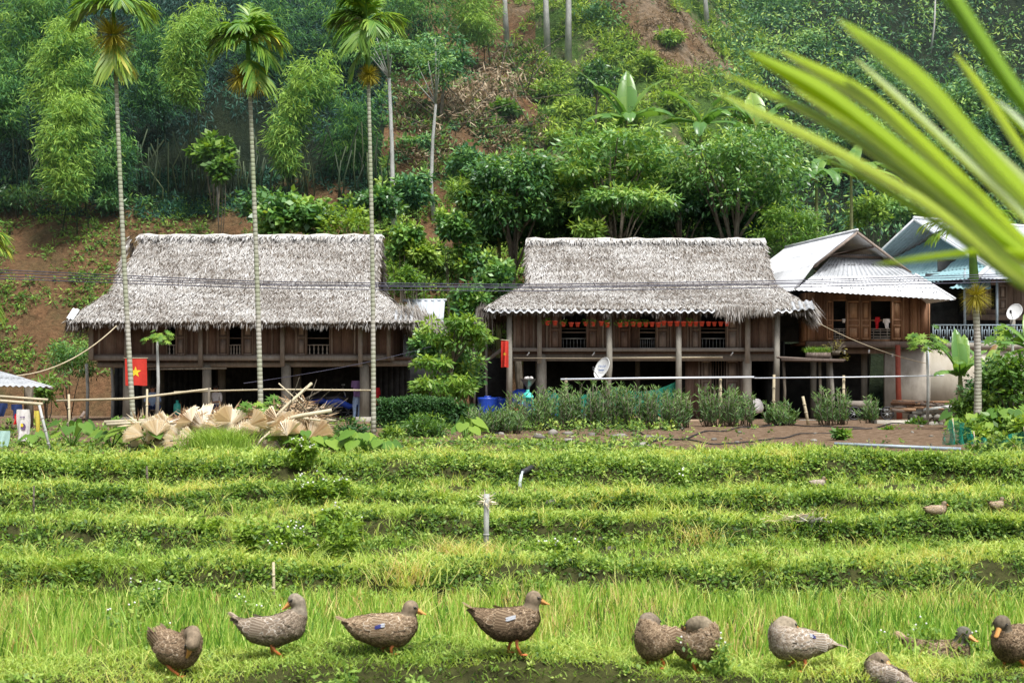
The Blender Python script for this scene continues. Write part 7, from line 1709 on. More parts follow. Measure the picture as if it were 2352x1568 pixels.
make_banana('banana plant with broad hanging leaves right of the dense tree', np.array([X(1875, 60), 60, float(Z(X(1875, 60), 60))]), ZZ(400, 60) - float(Z(X(1875, 60), 60)), [(160, 35, 2.2, .6, 1.5, .5), (200, -5, 2.0, .6, 1.4, .45), (-20, 25, 2.0, .6, 1.5, .5), (-75, 15, 2.2, .6, 1.5, .45), (60, 60, 1.8, .6, 1.0, .5), (-120, 10, 2.0, .6, 1.5, .4)])
make_banana('banana plant with several brown tipped leaves above the white sheet roof', np.array([X(1955, 61), 61, float(Z(X(1955, 61), 61))]), ZZ(395, 61) - float(Z(X(1955, 61), 61)), [(170, 40, 2.2, .6, 1.3, .5), (10, 35, 2.2, .6, 1.3, .5), (-10, 10, 2.4, .6, 1.0, .98), (60, 70, 2.0, .6, .9, .65), (-70, 30, 2.0, .6, 1.4, .45), (190, 10, 2.2, .6, 1.1, .98), (120, 55, 2.0, .6, 1.2, .5)])
make_banana('low banana shoot leaning right behind the white sheet roof', np.array([X(1925, 58), 58, float(Z(X(1925, 58), 58))]), ZZ(560, 58) - float(Z(X(1925, 58), 58)), [(20, 50, 1.2, .4, .6, .7), (160, 40, 1.0, .4, .9, .5), (-60, 40, .8, .3, .9, .5)])
make_banana('banana shoot with a single pale horizontal leaf left of the dark dense tree', np.array([X(1145, 61), 61, float(Z(X(1145, 61), 61))]), ZZ(402, 61) - float(Z(X(1145, 61), 61)), [(175, 12, 1.1, .35, .3, .55), (60, 60, 1.4, .4, .5, .8), (-30, 40, 1.0, .35, .9, .5)])
# bananas in front, right
make_banana('young banana clump with broad upright leaves at the foot of the short areca palm', pz(2205, 42), ZZ(860, 42) - float(Z(X(2205, 42), 42)), [(150, 65, 1.3, .42, .5, .5), (95, 82, 1.5, .48, .3, .6), (60, 75, 1.4, .45, .4, .82), (200, 30, 1.0, .36, 1.3, .5), (20, 55, 1.3, .40, .7, .72), (-60, 50, 1.1, .36, 1.5, .5), (-110, 55, 1.1, .36, 1.5, .55)])
make_banana('second young banana with yellowish leaves just right of the first', pz(2270, 42.5), ZZ(870, 42.5) - float(Z(X(2270, 42.5), 42.5)), [(40, 70, 1.4, .45, .4, .85), (0, 50, 1.2, .42, .9, .8), (130, 70, 1.2, .4, .6, .5), (-60, 50, 1.0, .36, 1.2, .7)])
make_banana('banana leaf fan at the right edge above the shrubs', pz(2370, 39), ZZ(800, 39) - float(Z(X(2370, 39), 39)), [(170, 30, 1.2, .40, 1.0, .5), (150, 60, 1.2, .42, .8, .6), (200, 0, 1.2, .4, .9, .5), (90, 75, 1.2, .4, .4, .7), (-90, 40, 1.1, .4, 1.2, .5)])

# ---------------------------------------------------------------- shrubs on the slope
def sh(label, px, py, Y, rx, rz, ground=True, **k):
    if Y is None:
        h = ground_hit(px, py + rz*.8, 54, 110); Y = h[1]
    q = Y/F; c = W(px, py, Y); b = np.array([c[0], c[1], float(Z(c[0], c[1]))]); return make_shrub(label, c, (rx*q, rx*q*.8, rz*q), base=b, **k)
sh('wide dark shrub with round leaves above the ridge of the left thatched roof', 670, 500, 58.5, 85, 62, nclump=50, nper=44, L=.34, Wd=.22, mat='tree_leaf', sh0=.55, flatz=.4)
sh('shrub with pale variegated leaves above the right part of the left roof', 790, 500, 58, 60, 50, nclump=30, nper=34, L=.26, Wd=.10, mat='bright_leaf', sh0=.80, flatz=.5)
sh('dark shrub behind the middle trunk above the left roof', 610, 480, 60.5, 60, 50, nclump=30, nper=50, L=.26, Wd=.12, mat='tree_leaf', sh0=.35)
sh('bright leafy sapling standing in the dark forest opening', 490, 345, 68, 48, 34, nclump=22, nper=40, L=.38, Wd=.24, mat='bright_leaf', sh0=.45)
sh('leafy head of the small thin tree below the bright sapling', 505, 385, 65, 28, 40, nclump=14, nper=34, L=.34, Wd=.22, mat='bright_leaf', sh0=.40)
sh('low dark fern shrubs at the forest edge on the far left', 60, 455, None, 90, 36, nclump=34, nper=44, L=.30, Wd=.09, mat='tree_leaf', sh0=.42)
sh('green clump on the bare slope below the first forest plume', 280, 470, None, 60, 26, nclump=22, nper=40, L=.28, Wd=.08, mat='tree_leaf', sh0=.40)
sh('feathery shrub at the left corner of the left stilt house', 160, 825, 50.5, 62, 45, nclump=30, nper=60, L=.22, Wd=.05, mat='tree_leaf', sh0=.58)
sh('leafy bush behind the lean-to at the foot of the slope', 110, 900, 45, 40, 40, nclump=14, nper=44, L=.20, Wd=.08, mat='weed_leaf', sh0=.45)
sh('climbing shrub with broad leaves right of the left gable', 918, 565, 57, 22, 30, nclump=14, nper=34, L=.30, Wd=.20, mat='tree_leaf', sh0=.7)
sh('bush on the red soil between the two roofs, left', 1005, 600, None, 38, 44, nclump=24, nper=46, L=.26, Wd=.14, mat='weed_leaf', sh0=.50)
sh('tall bush on the red soil between the two roofs, right', 1080, 590, 58.5, 36, 60, nclump=30, nper=46, L=.28, Wd=.16, mat='tree_leaf', sh0=.62)
sh('yellow green bush just beside the open gable', 935, 640, 55.5, 34, 26, nclump=20, nper=46, L=.22, Wd=.08, mat='bright_leaf', sh0=.5)
sh('bamboo grass tuft left of the dark dense tree', 1065, 450, 59, 34, 52, nclump=26, nper=44, L=.40, Wd=.07, mat='weed_leaf', sh0=.45)
sh('dark creeper mass left of the right thatched roof', 1140, 640, 55, 50, 50, nclump=30, nper=46, L=.26, Wd=.15, mat='tree_leaf', sh0=.5)
sh('small sapling with bright leaves on the brown cleared slope', 1160, 252, None, 40, 24, nclump=16, nper=34, L=.40, Wd=.22, mat='bright_leaf', sh0=.42)
sh('green shrub at the foot of the thin pale trunk', 930, 540, 56.8, 32, 26, nclump=18, nper=40, L=.26, Wd=.16, mat='tree_leaf', sh0=.60)
sh('blue green low bushes above the veranda house', 2080, 480, 66, 70, 36, nclump=40, nper=44, L=.28, Wd=.14, mat='tree_leaf_far', sh0=.55)
sh('ferny bush between the white and the blue green roof', 1990, 490, 63, 50, 40, nclump=30, nper=44, L=.28, Wd=.12, mat='hill_leaf', sh0=.48)
sh('low fern above the right thatched ridge', 1345, 528, 56.5, 45, 20, nclump=14, nper=44, L=.30, Wd=.08, mat='weed_leaf', sh0=.6)
for i, (px_, py_) in enumerate([(1320, 250), (1480, 150), (1545, 230), (1250, 210), (1600, 320), (1450, 280), (1540, 90), (1280, 320), (1690, 250), (1120, 430), (960, 330), (1040, 380), (900, 420), (940, 470)]):
    labs = ['bush on the green slope left of the first banana leaf', 'bush high on the green slope under the brown path', 'bush on the green slope between the banana crowns', 'bush below the pale trunks on the slope', 'bush right of the arching banana leaves', 'bush between the upright banana leaves', 'small bush on the brown path at the ridge', 'bush above the layered feathery tree', 'bush above the dense tree with yellowish shoots', 'bush left of the bamboo grass tuft', 'scrubby bush among dead leaves beside the pale trunk', 'scrubby bush below the dead brush', 'dark scrub just right of the third areca trunk', 'dark scrub between the two thin pale trunks']
    sh(labs[i], px_, py_, None, random.uniform(28, 45), random.uniform(16, 28), nclump=16, nper=40, L=.34, Wd=.12, mat='hill_leaf' if i < 9 else 'tree_leaf_far', sh0=random.uniform(.35, .65))

for (px_, py_, Y, rx, rz, mt, s_, lab) in [(1060, 850, 45, 46, 70, 'tree_leaf', .55, 'leafy shrub filling the gap between the courtyard trees'), (985, 800, 46.5, 34, 46, 'tree_leaf', .45, 'dark shrub behind the courtyard tree beside the shed'), (1085, 700, 52, 42, 50, 'tree_leaf', .5, 'leafy bush behind the left end of the right thatched eave'), (960, 585, 57, 40, 36, 'weed_leaf', .55, 'green bush right of the open gable on the red soil'), (1040, 520, 58.5, 44, 34, 'tree_leaf', .55, 'green bush below the crooked pale trunk'),
    (2330, 870, 38, 60, 60, 'bright_leaf', .42, 'bright leafy bush at the right edge under the cassava'), (2300, 990, 33, 60, 44, 'bright_leaf', .40, 'bright bush right of the teal net'), (2240, 1000, 31.5, 36, 30, 'weed_leaf', .6, 'low leafy bush directly behind the teal net'), (2340, 1010, 31, 44, 44, 'weed_leaf', .62, 'weedy bush at the right edge above the bank'),
    (870, 470, 61, 45, 50, 'tree_leaf', .35, 'dark bush at the foot of the forest right of the third trunk'), (960, 440, 62, 50, 44, 'tree_leaf_far', .4, 'scrub between the two pale trunks'), (1070, 380, 64, 55, 44, 'tree_leaf_far', .45, 'scrub on the cleared slope left of the feathery tree')]:
    sh(lab, px_, py_, Y, rx, rz, nclump=34, nper=50, L=.20 if Y < 50 else .28, Wd=.09 if Y < 50 else .13, mat=mt, sh0=s_)
# ground cover on slope
def cover(name, label, cat, n, pxr, pyr, mat, L, Wd, sh0, keep=None, dens_noise=True, up=.05, y0=54, spread=.2):
    px = rnd(n, *pxr); py = rnd(n, *pyr); P = []
    for a, b in zip(px, py):
        if keep is not None and not keep(a, b): continue
        P.append(ground_hit(a, b, y0, 125))
    P = np.array(P); nn = 16
    if dens_noise:
        q = np.sin(P[:, 0]*1.3 + P[:, 1]*.7) + np.sin(P[:, 0]*.5 - P[:, 1]*1.9 + 1) + R.normal(0, .6, len(P)); P = P[q > -.1]
    mb = MB(); clump_leaves(mb, P + [0, 0, up], .22*rnd(len(P), .6, 1.5), nn, L, Wd, .6, .1, sh0, spread, .5); stuff(name, mb, M[mat], label, cat)
cover('ground_cover', 'low green plants scattered over the bare red slope on the left', 'ground cover', 3000, (-60, 900), (455, 860), 'hill_leaf', .22, .07, .35)
cover('grass_cover', 'bright green grass and fern covering the right part of the slope', 'ground cover', 5200, (1180, 1760), (-20, 520), 'hill_leaf', .36, .08, .58, keep=lambda a, b: not (abs((a-1400) - b*.95 - 50) < 70 and b < 150) and not (a < 1230 and b < 440 and b > 130 and random.random() < .5), spread=.35)
cover('undergrowth', 'mixed undergrowth on the slope between the two thatched roofs', 'undergrowth', 2600, (870, 1250), (380, 900), 'hill_leaf', .26, .10, .42, spread=.35)
cover('forest_floor', 'dim fern and bamboo litter at the foot of the left forest', 'undergrowth', 1500, (-60, 900), (395, 500), 'bamboo_far', .32, .07, .55, spread=.4)
cover('dry_litter', 'dead brown leaves lying on the cleared slope and the ridge path', 'leaf litter', 2600, (900, 1260), (110, 440), 'dry_leaf', .34, .07, .40, spread=.5)
cover('dry_litter', 'dry brown litter on the path at the ridge', 'leaf litter', 500, (1400, 1640), (-10, 150), 'dry_leaf', .30, .06, .45, keep=lambda a, b: abs((a-1400) - b*.95 - 50) < 85)
cover('slope_scrub', 'thin scrub growing through the dead leaves of the cleared slope', 'scrub', 1700, (880, 1260), (100, 460), 'tree_leaf_far', .34, .10, .5, spread=.4)
mb = MB()     # pile of bleached dead branches and leaves
n = 1500; c = []
for k in range(n):
    u = random.random(); c.append(ground_hit(1020 + 150*u + random.gauss(0, 34), 250 - 60*(u-.5) - 40*random.random() + random.gauss(0, 22), 56, 110))
c = np.array(c); leaves(mb, c + [0, -.2, .35] + R.normal(size=(n, 3))*.25, R.normal(size=(n, 3))*[.8, .4, .8] - [0, 0, .5], R.normal(size=(n, 3)) + [0, -.7, .4], .55*rnd(n, .5, 1.3), .085, np.clip(R.normal(.72, .25, n), 0, 1))
bp = ground_hit(1090, 250, 56, 110); t = thing('dead_brush', 'tangle of bleached dead leaves and branches on the cleared slope', 'brush heap', bp); o = obj('dead_leaves', mb, M['dry_leaf'], t)
mb = MB()
for k in range(46):
    h = ground_hit(random.uniform(960, 1220), random.uniform(150, 330), 56, 110) + [0, -.2, .2]; d = unit(np.array([random.gauss(0, 1), random.gauss(0, .2), random.gauss(.2, .5)])); L = random.uniform(1, 3.2); mb.tube([h, h + d*L*.5 + [0, 0, .1], h + d*L], [.035, .025, .01], 4)
obj('branches', mb, M['bark_brown'], t)

# ---------------------------------------------------------------- yard plants
make_tree('courtyard_tree', 'glossy leaved tree with two leaf tiers between the two stilt houses', 'tree', W(1050, 765, 44), (70*44/F, .7, 42*44/F), nclump=34, nper=44, L=.24, Wd=.08, flatz=.4, sh0=.60, trunk=.07, mat='bright_leaf', base=pz(1045, 44), group=None)
make_tree('courtyard_tree', 'glossy leaved tree with whorled bright leaves right above the hedge', 'tree', W(1020, 885, 42.5), (72*42.5/F, .7, 30*42.5/F), nclump=32, nper=40, L=.22, Wd=.075, flatz=.4, sh0=.58, trunk=.06, mat='bright_leaf', base=pz(1030, 42.5))
make_tree('courtyard_tree', 'small whorled leaf head over the middle of the courtyard shrubs', 'tree', W(995, 830, 43), (38*43/F, .5, 16*43/F), nclump=12, nper=36, L=.22, Wd=.075, flatz=.4, sh0=.62, trunk=.045, mat='bright_leaf', base=pz(1015, 43))
def hedge():
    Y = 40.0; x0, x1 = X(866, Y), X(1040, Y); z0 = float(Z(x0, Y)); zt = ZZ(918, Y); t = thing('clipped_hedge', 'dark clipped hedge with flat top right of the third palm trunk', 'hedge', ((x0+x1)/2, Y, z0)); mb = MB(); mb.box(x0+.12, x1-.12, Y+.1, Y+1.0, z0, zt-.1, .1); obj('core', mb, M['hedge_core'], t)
    n = 8200; pf = rnd(n); c = np.zeros((n, 3)); f = pf < .6
    c[:, 0] = rnd(n, x0, x1); c[:, 1] = np.where(f, Y + R.normal(0, .06, n), rnd(n, Y, Y+1.05)); c[:, 2] = np.where(f, rnd(n, z0, zt), zt + R.normal(0, .035, n)); c[:, 2] += .04*np.sin(c[:, 0]*4)
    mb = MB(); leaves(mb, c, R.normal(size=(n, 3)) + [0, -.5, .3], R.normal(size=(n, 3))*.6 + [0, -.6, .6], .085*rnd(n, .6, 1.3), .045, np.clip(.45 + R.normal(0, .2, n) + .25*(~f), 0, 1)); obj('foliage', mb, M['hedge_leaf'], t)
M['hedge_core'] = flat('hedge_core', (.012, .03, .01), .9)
hedge()
sh('feathery yellow green shrub in front of the hedge', 975, 985, 34, 55, 32, nclump=40, nper=70, L=.13, Wd=.03, mat='bright_leaf', sh0=.36)
sh('dark low shrub at the foot of the third palm trunk', 815, 992, 35, 40, 18, nclump=18, nper=50, L=.14, Wd=.05, mat='hedge_leaf', sh0=.5)
sh('low shrub right of the third palm foot', 900, 1000, 33.5, 34, 20, nclump=18, nper=50, L=.13, Wd=.05, mat='weed_leaf', sh0=.45)
sh('dark shrub between hedge and oleanders', 1060, 960, 41, 34, 44, nclump=22, nper=50, L=.18, Wd=.06, mat='hedge_leaf', sh0=.4)
ol = [(1125, 1000, 37, 1.15, .55, 'oleander bush left of the row, hiding the blue barrels'), (1160, 1005, 36, 1.0, .5, 'low oleander at the left end of the row'), (1215, 1005, 39, 1.1, .85, 'oleander bush right below the grinding machine'), (1275, 1005, 40, 1.2, 1.05, 'oleander bush right of the grinding machine'), (1340, 1005, 40, 1.2, 1.08, 'oleander bush under the satellite dish'), (1400, 1000, 40, 1.2, 1.1, 'tall oleander bush right of the dish post'),
      (1460, 1000, 40, 1.2, 1.05, 'oleander bush in front of the second green net'), (1520, 1000, 40, 1.1, 1.0, 'oleander bush left of the middle grey post'), (1560, 998, 40.5, .8, .85, 'thin oleander at the foot of the middle grey post'), (1655, 990, 42, 1.2, 1.05, 'oleander bush in front of the boarded lower room'), (1700, 985, 42.5, .8, .95, 'oleander bush beside the white sack'), (1780, 985, 43, .7, .60, 'small oleander at the foot of the right grey post'), (1800, 988, 42.5, .6, .4, 'tiny oleander sprouts right of the grey post'),
      (1912, 985, 43.5, 1.0, .95, 'oleander bush below the herb shelf'), (2002, 980, 44.5, .5, .7, 'slender oleander in front of the handcart')]
for px_, py_, Y, w, h, lab in ol: make_oleander(lab, pz(px_, Y), w, h, int(52*w), sh0=.60, dp=.6)
for k, (px_, Y, lab) in enumerate([(1070, 32, 'leafy creeper with round leaves left of the oleander row'), (2260, 33, 'broad leaved taro clump right of the teal net')]): make_taro(lab, pz(px_, Y), .5, .34, 8)
make_papaya('small papaya tree with bright round crown between the first palm and the wall', pz(360, 44), W(361, 778, 44), .42, 18, .13)
make_papaya('papaya tree with spreading yellow green leaves in front of the cream wall', pz(2130, 44), W(2128, 790, 44), .78, 18, .20, sr=.045)
make_papaya('cassava plant with long stalked leaves at the right edge', pz(2330, 40), W(2325, 780, 40), .75, 18, .20, name='cassava_plant')
sh('dense dark green bush below the banana leaves on the right', 2290, 905, 41, 65, 75, nclump=80, nper=60, L=.17, Wd=.07, mat='hedge_leaf', sh0=.55)
sh('low bush with small round leaves left of the right edge bush', 2235, 945, 40, 40, 50, nclump=40, nper=60, L=.15, Wd=.07, mat='weed_leaf', sh0=.35)
sh('weedy bush at the far right end of the top bank', 2290, 1055, 27.5, 70, 45, nclump=60, nper=60, L=.12, Wd=.06, mat='weed_leaf', sh0=.40)
sh('weedy bush before the far right end of the bank', 2130, 1072, 26.5, 55, 28, nclump=40, nper=60, L=.11, Wd=.05, mat='weed_leaf', sh0=.40)
for i, (px_, py_, Y, r, lab) in enumerate([(2100, 975, 43, 22, 'small green sprouts beside the concrete block'), (1935, 1000, 33, 16, 'low green seedling patch on the bare bank'), (2040, 990, 38, 14, 'second green seedling patch on the bare bank'), (2200, 1035, 29.5, 20, 'sprouts under the teal net')]):
    sh(lab, px_, py_, Y, r, r*.6, nclump=8, nper=36, L=.14, Wd=.08, mat='bright_leaf', sh0=.5, name='small_plant', cat='plant')
for i, (px_, Y, h, L, lab) in enumerate([(165, 29, .55, .30, 'taro plant with yellowing leaves left of the stone wall'), (255, 28, .45, .28, 'taro plant in front of the stone wall'), (310, 27.8, .55, .34, 'taro plant with long bright leaves left of the dried leaf heap'), (340, 27.3, .45, .30, 'second taro plant left of the dried leaf heap'), (655, 27.3, .45, .28, 'leftmost taro right of the round dried fan leaf'), (700, 27, .50, .30, 'tall taro below the last dried fan leaf'), (745, 27, .42, .30, 'taro in the middle of the taro row'), (785, 27.2, .45, .30, 'taro near the third palm foot'), (825, 27, .45, .32, 'taro touching the third palm foot'), (880, 27, .35, .24, 'small taro right of the third palm foot'), (75, 28, .35, .22, 'taro below the white hanging cloth'), (2215, 34, .6, .34, 'taro plant left of the teal net corner'), (2310, 33, .7, .40, 'tall taro plant at the right edge')]):
    make_taro(lab, pz(px_, Y), h, L, 9)
make_papaya('squash vine with lobed leaves climbing the brush heap under the second palm', pz(600, 27.5), W(598, 945, 27.6), .40, 18, .14, name='squash_vine', sr=.02)
for i, (px_, Y, lab) in enumerate([(470, 26.5, 'tall grass tuft before the dried leaves, left one'), (535, 26.4, 'tall grass tuft before the dried leaves, right one'), (505, 26.2, 'short grass tuft between the two tall tufts')]):
    b = pz(px_, Y); n = 420; mb = MB(); c = b + R.normal(size=(n, 3))*[.20, .12, 0]; blades(mb, c, R.normal(size=(n, 3))*[.22, .2, 0] + [0, 0, 1], rnd(n, .3, .62), .014, R.normal(size=(n, 3))*[.5, .3, 0] - [0, 0, .15], np.clip(R.normal(.5, .12, n), 0, 1)); o = obj('grass_tuft', mb, M['grass'], loc=b); tag(o, lab, 'grass tuft')

# ---------------------------------------------------------------- terraces: grass, rice, weeds
def scatter(n, y0, y1, m=1.12):
    """points in the visible fan between two distances"""
    Y = np.sqrt(rnd(n)*(y1**2 - y0**2) + y0**2); x = (rnd(n)*2 - 1)*(1176/F)*Y*m; return x, Y
def gmb(mb, n, y0, y1, h, w, sh0=.5, lean=.25, bend=.5, shsd=.14, prof=None, z_up=0.0, m=1.1, clump=0, keep=None):
    n = int(n*1.22); m *= 1.22
    if clump:
        k = n//clump; x, Y = scatter(k, y0, y1, m); x = np.repeat(x, clump) + R.normal(0, .035, k*clump); Y = np.repeat(Y, clump) + R.normal(0, .035, k*clump); csh = np.repeat(R.normal(0, .10, k), clump); hs = np.repeat(rnd(k, .7, 1.15), clump); n = k*clump
    else: x, Y = scatter(n, y0, y1, m); csh = 0; hs = 1
    Y = Y + off(x, Y)
    patch = .10*np.sin(x*1.1 + Y*.6) + .08*np.sin(x*2.7 - Y*1.9)
    if keep is not None:
        kk = keep(x, Y); x, Y = x[kk], Y[kk]; n = len(x); patch = patch[kk]
        if clump: csh = csh[kk]; hs = hs[kk]
    if callable(h): h = h(Y)
    z = Z(x, Y); c = np.stack([x, Y, z - .01], 1)
    d = R.normal(size=(n, 3))*lean; d[:, 2] = 1
    b = R.normal(size=(n, 3))*bend; b[:, 2] = -np.abs(b[:, 2])*.35
    blades(mb, c, d, h*hs*rnd(n, .55, 1.2)*(1 + patch), w, b, np.clip(sh0 + csh + patch + R.normal(0, shsd, n), 0, 1))
# front bund under the ducks
mb = MB(); gmb(mb, 20000, 9.1, 9.8, .075, .0065, .66, .55, .9); gmb(mb, 1100, 9.3, 9.8, .17, .008, .7, .35, .8, clump=6); gmb(mb, 500, 9.05, 9.3, .15, .008, .6, .35, .8, clump=12); gmb(mb, 3600, 8.85, 9.1, .07, .007, .35, .8, 1.0)
stuff('bund_grass', mb, M['grass'], 'short grass on the path where the ducks stand', 'grass')
def weeds(mb, n, y0, y1, rad, L, Wd, sh0=.5, up=.03, nper=12, m=1.1, keep=None, tall=0, gap=-1.5):
    n = int(n*1.22); m *= 1.22
    x, Y = scatter(n, y0, y1, m); Y = Y + off(x, Y)
    if keep is not None: kk = keep(x, Y); x, Y = x[kk], Y[kk]
    kk = (np.sin(x*2.3 + Y*3.1) + np.sin(x*5.1 - Y*4.7 + 1) + np.sin(x*.8 + Y*9) + R.normal(0, .7, len(x))) > gap; x, Y = x[kk], Y[kk]
    z = Z(x, Y) + up + tall*rnd(len(x)); patch = .10*np.sin(x*1.3 + Y*2.1) + .10*np.sin(x*3.7 - Y*1.1)
    c = np.stack([x, Y, z], 1); mbx = MB(); clump_leaves(mbx, c, rad*rnd(len(x), .5, 1.6), nper, L, Wd, .7, .1, sh0, .40, .6)
    mb.big += mbx.big
mb = MB(); weeds(mb, 650, 8.95, 9.8, .045, .032, .016, .66, .02, 12); stuff('bund_weeds', mb, M['weed_leaf'], 'small leafy weeds among the grass under the ducks', 'weeds')
# front paddy of cut rice growing again
mb = MB(); rh = lambda Y: np.interp(Y, [10, 12, 15], [.40, .37, .19]); gmb(mb, 17000, 9.95, 14.9, rh, .0115, .48, .11, .20, clump=9, shsd=.24); gmb(mb, 11000, 9.9, 15.1, .11, .009, .32, .4, .6, shsd=.22)
stuff('rice', mb, M['rice'], 'young regrowing rice filling the front paddy', 'rice')
mb = MB(); gmb(mb, 11000, 10, 15, .16, .010, .97, .25, .2, shsd=.05, clump=8); gmb(mb, 700, 10, 14, .40, .011, .90, .2, .3, shsd=.04); stuff('rice_stubble', mb, M['rice'], 'dry yellow rice stubble between the new shoots', 'stubble')
# bund by bund: bright lip grass, face weeds toned dark as painted shade, field rice
lips = [(15.15, 16.1, 15.05, 15.45), (18.4, 19.3, 18.25, 18.6), (20.98, 21.9, 20.9, 21.25), (24.8, 26.6, 24.65, 25.2)]
mbg = MB(); mbw = MB()
for i, (l0, l1, f0, f1) in enumerate(lips):
    k = (15.2/l0)
    gmb(mbg, int(17000*(l1-l0)*(.8 if i == 3 else 1)), l0+.15, l1, .11, .009 + .002*i, .72, .35, .7)
    gmb(mbg, 1600, f0, f1, .13, .009 + .002*i, .30, .8, 1.0, shsd=.18)
    gmb(mbg, 3200, l0, l1, .26, .009 + .002*i, .74, .3, .7, shsd=.16, clump=14); gmb(mbg, 2600, f0-.3, f0+.1, .26, .009 + .002*i, .62, .3, .6, shsd=.2, clump=12)
    weeds(mbw, int(2300 + 500*i + (1200 if i == 3 else 0)), f0-.06, f1+.05, .07 + .01*i, .055 + .006*i, .030 + .003*i, .40 + (.12 if i == 3 else 0), .02, 12, gap=-1.0)
    weeds(mbw, int(500 + 100*i), f1, l1, .06 + .01*i, .05 + .006*i, .028, .72, .05, 12)
    weeds(mbw, 200, f0 - .4, f0 + .0, .08, .05, .03, .55, .06, 14, tall=.08)
stuff('terrace_grass', mbg, M['grass'], 'bright grass on the edges and banks of the rice terraces', 'grass')
stuff('terrace_weeds', mbw, M['weed_leaf'], 'leafy weeds covering the steep terrace banks', 'weeds')
mb = MB()
gmb(mb, 6500, 16.3, 18.0, .14, .011, .50, .18, .35, clump=12, keep=lambda x, Y: (x > -6.6) & ~((x > 1.0) & (x < 3.5) & (R.random(len(x)) < .5)))
gmb(mb, 9000, 16.2, 18.2, .07, .012, .55, .4, .5); gmb(mb, 7000, 19.4, 20.9, .11, .013, .56, .25, .4, clump=10); gmb(mb, 600, 19.4, 20.9, .26, .013, .62, .25, .4, clump=10); gmb(mb, 16000, 22.1, 24.6, .11, .014, .64, .25, .4, clump=8)
stuff('terrace_rice', mb, M['rice'], 'rice regrowing on the narrow upper terraces', 'rice')
# thin grass and weeds on the yard ground left and edge of the soil bank
mb = MB(); soil = lambda x, Y: ~((x > X(1530, 1)*Y + .4*np.sin(Y)) & (Y > 27.2 + .5*np.sin(x*1.3)))
gmb(mb, 9000, 26.4, 29, .09, .016, .55, .4, .6, keep=soil); gmb(mb, 3500, 29, 36, .07, .02, .45, .4, .6, keep=soil); gmb(mb, 3500, 25.3, 26.4, .13, .013, .70, .35, .7); stuff('yard_grass', mb, M['grass'], 'ragged grass between the top bank and the houses', 'grass')
mb = MB(); weeds(mb, 1500, 26.2, 32, .08, .09, .05, .50, .06, 14, keep=soil); weeds(mb, 900, 33, 47, .14, .12, .06, .42, .05, 14, keep=lambda x, Y: (x < X(1150, 1)*Y) | (x > X(2180, 1)*Y)); weeds(mb, 120, 28, 44, .10, .09, .05, .5, .04, 12, keep=lambda x, Y: x > X(1150, 1)*Y)
weeds(mb, 1300, 36, 44, .12, .11, .05, .40, .06, 16, keep=lambda x, Y: (x > X(1085, 1)*Y) & (x < X(1570, 1)*Y), tall=.15)
weeds(mb, 1100, 25.2, 26.6, .07, .06, .035, .64, .04, 14)
stuff('yard_weeds', mb, M['weed_leaf'], 'weeds and low garden plants in front of the houses', 'weeds')
# tall individual weeds standing on the terraces
def tall_weed(label, px, Y, h, n=5, mat='weed_leaf', flowers=False, sh0=.62, spread=.12, L=.07):
    x = X(px, Y); b = np.array([x, Y, float(Z(x, Y))]); t = thing('tall_weed', label, 'weed', b); mb = MB(); cs = []; tips = []
    for k in range(n):
        tp = b + np.array([random.gauss(0, spread), random.gauss(0, spread*.6), h*random.uniform(.6, 1.05)]); mb.tube([b + R.normal(size=3)*[.03, .03, 0], (b+tp)/2 + R.normal(size=3)*.015, tp], [.005, .004, .002], 4)
        for s in np.linspace(.25, 1, 8): cs.append(b*(1-s) + tp*s)
        tips.append(tp)
    obj('stems', mb, M['areca_green'], t); mb = MB(); clump_leaves(mb, np.array(cs), .05, 9, L, L*.5, .6, .15, sh0, .2); obj('foliage', mb, M[mat], t)
    if flowers:
        mb = MB(); [mb.ball(tp + R.normal(size=3)*.02 + [0, 0, .01], .012*Y/15, 5, 4) for tp in tips for _ in range(2)]; obj('flowers', mb, M['flower_white'], t)
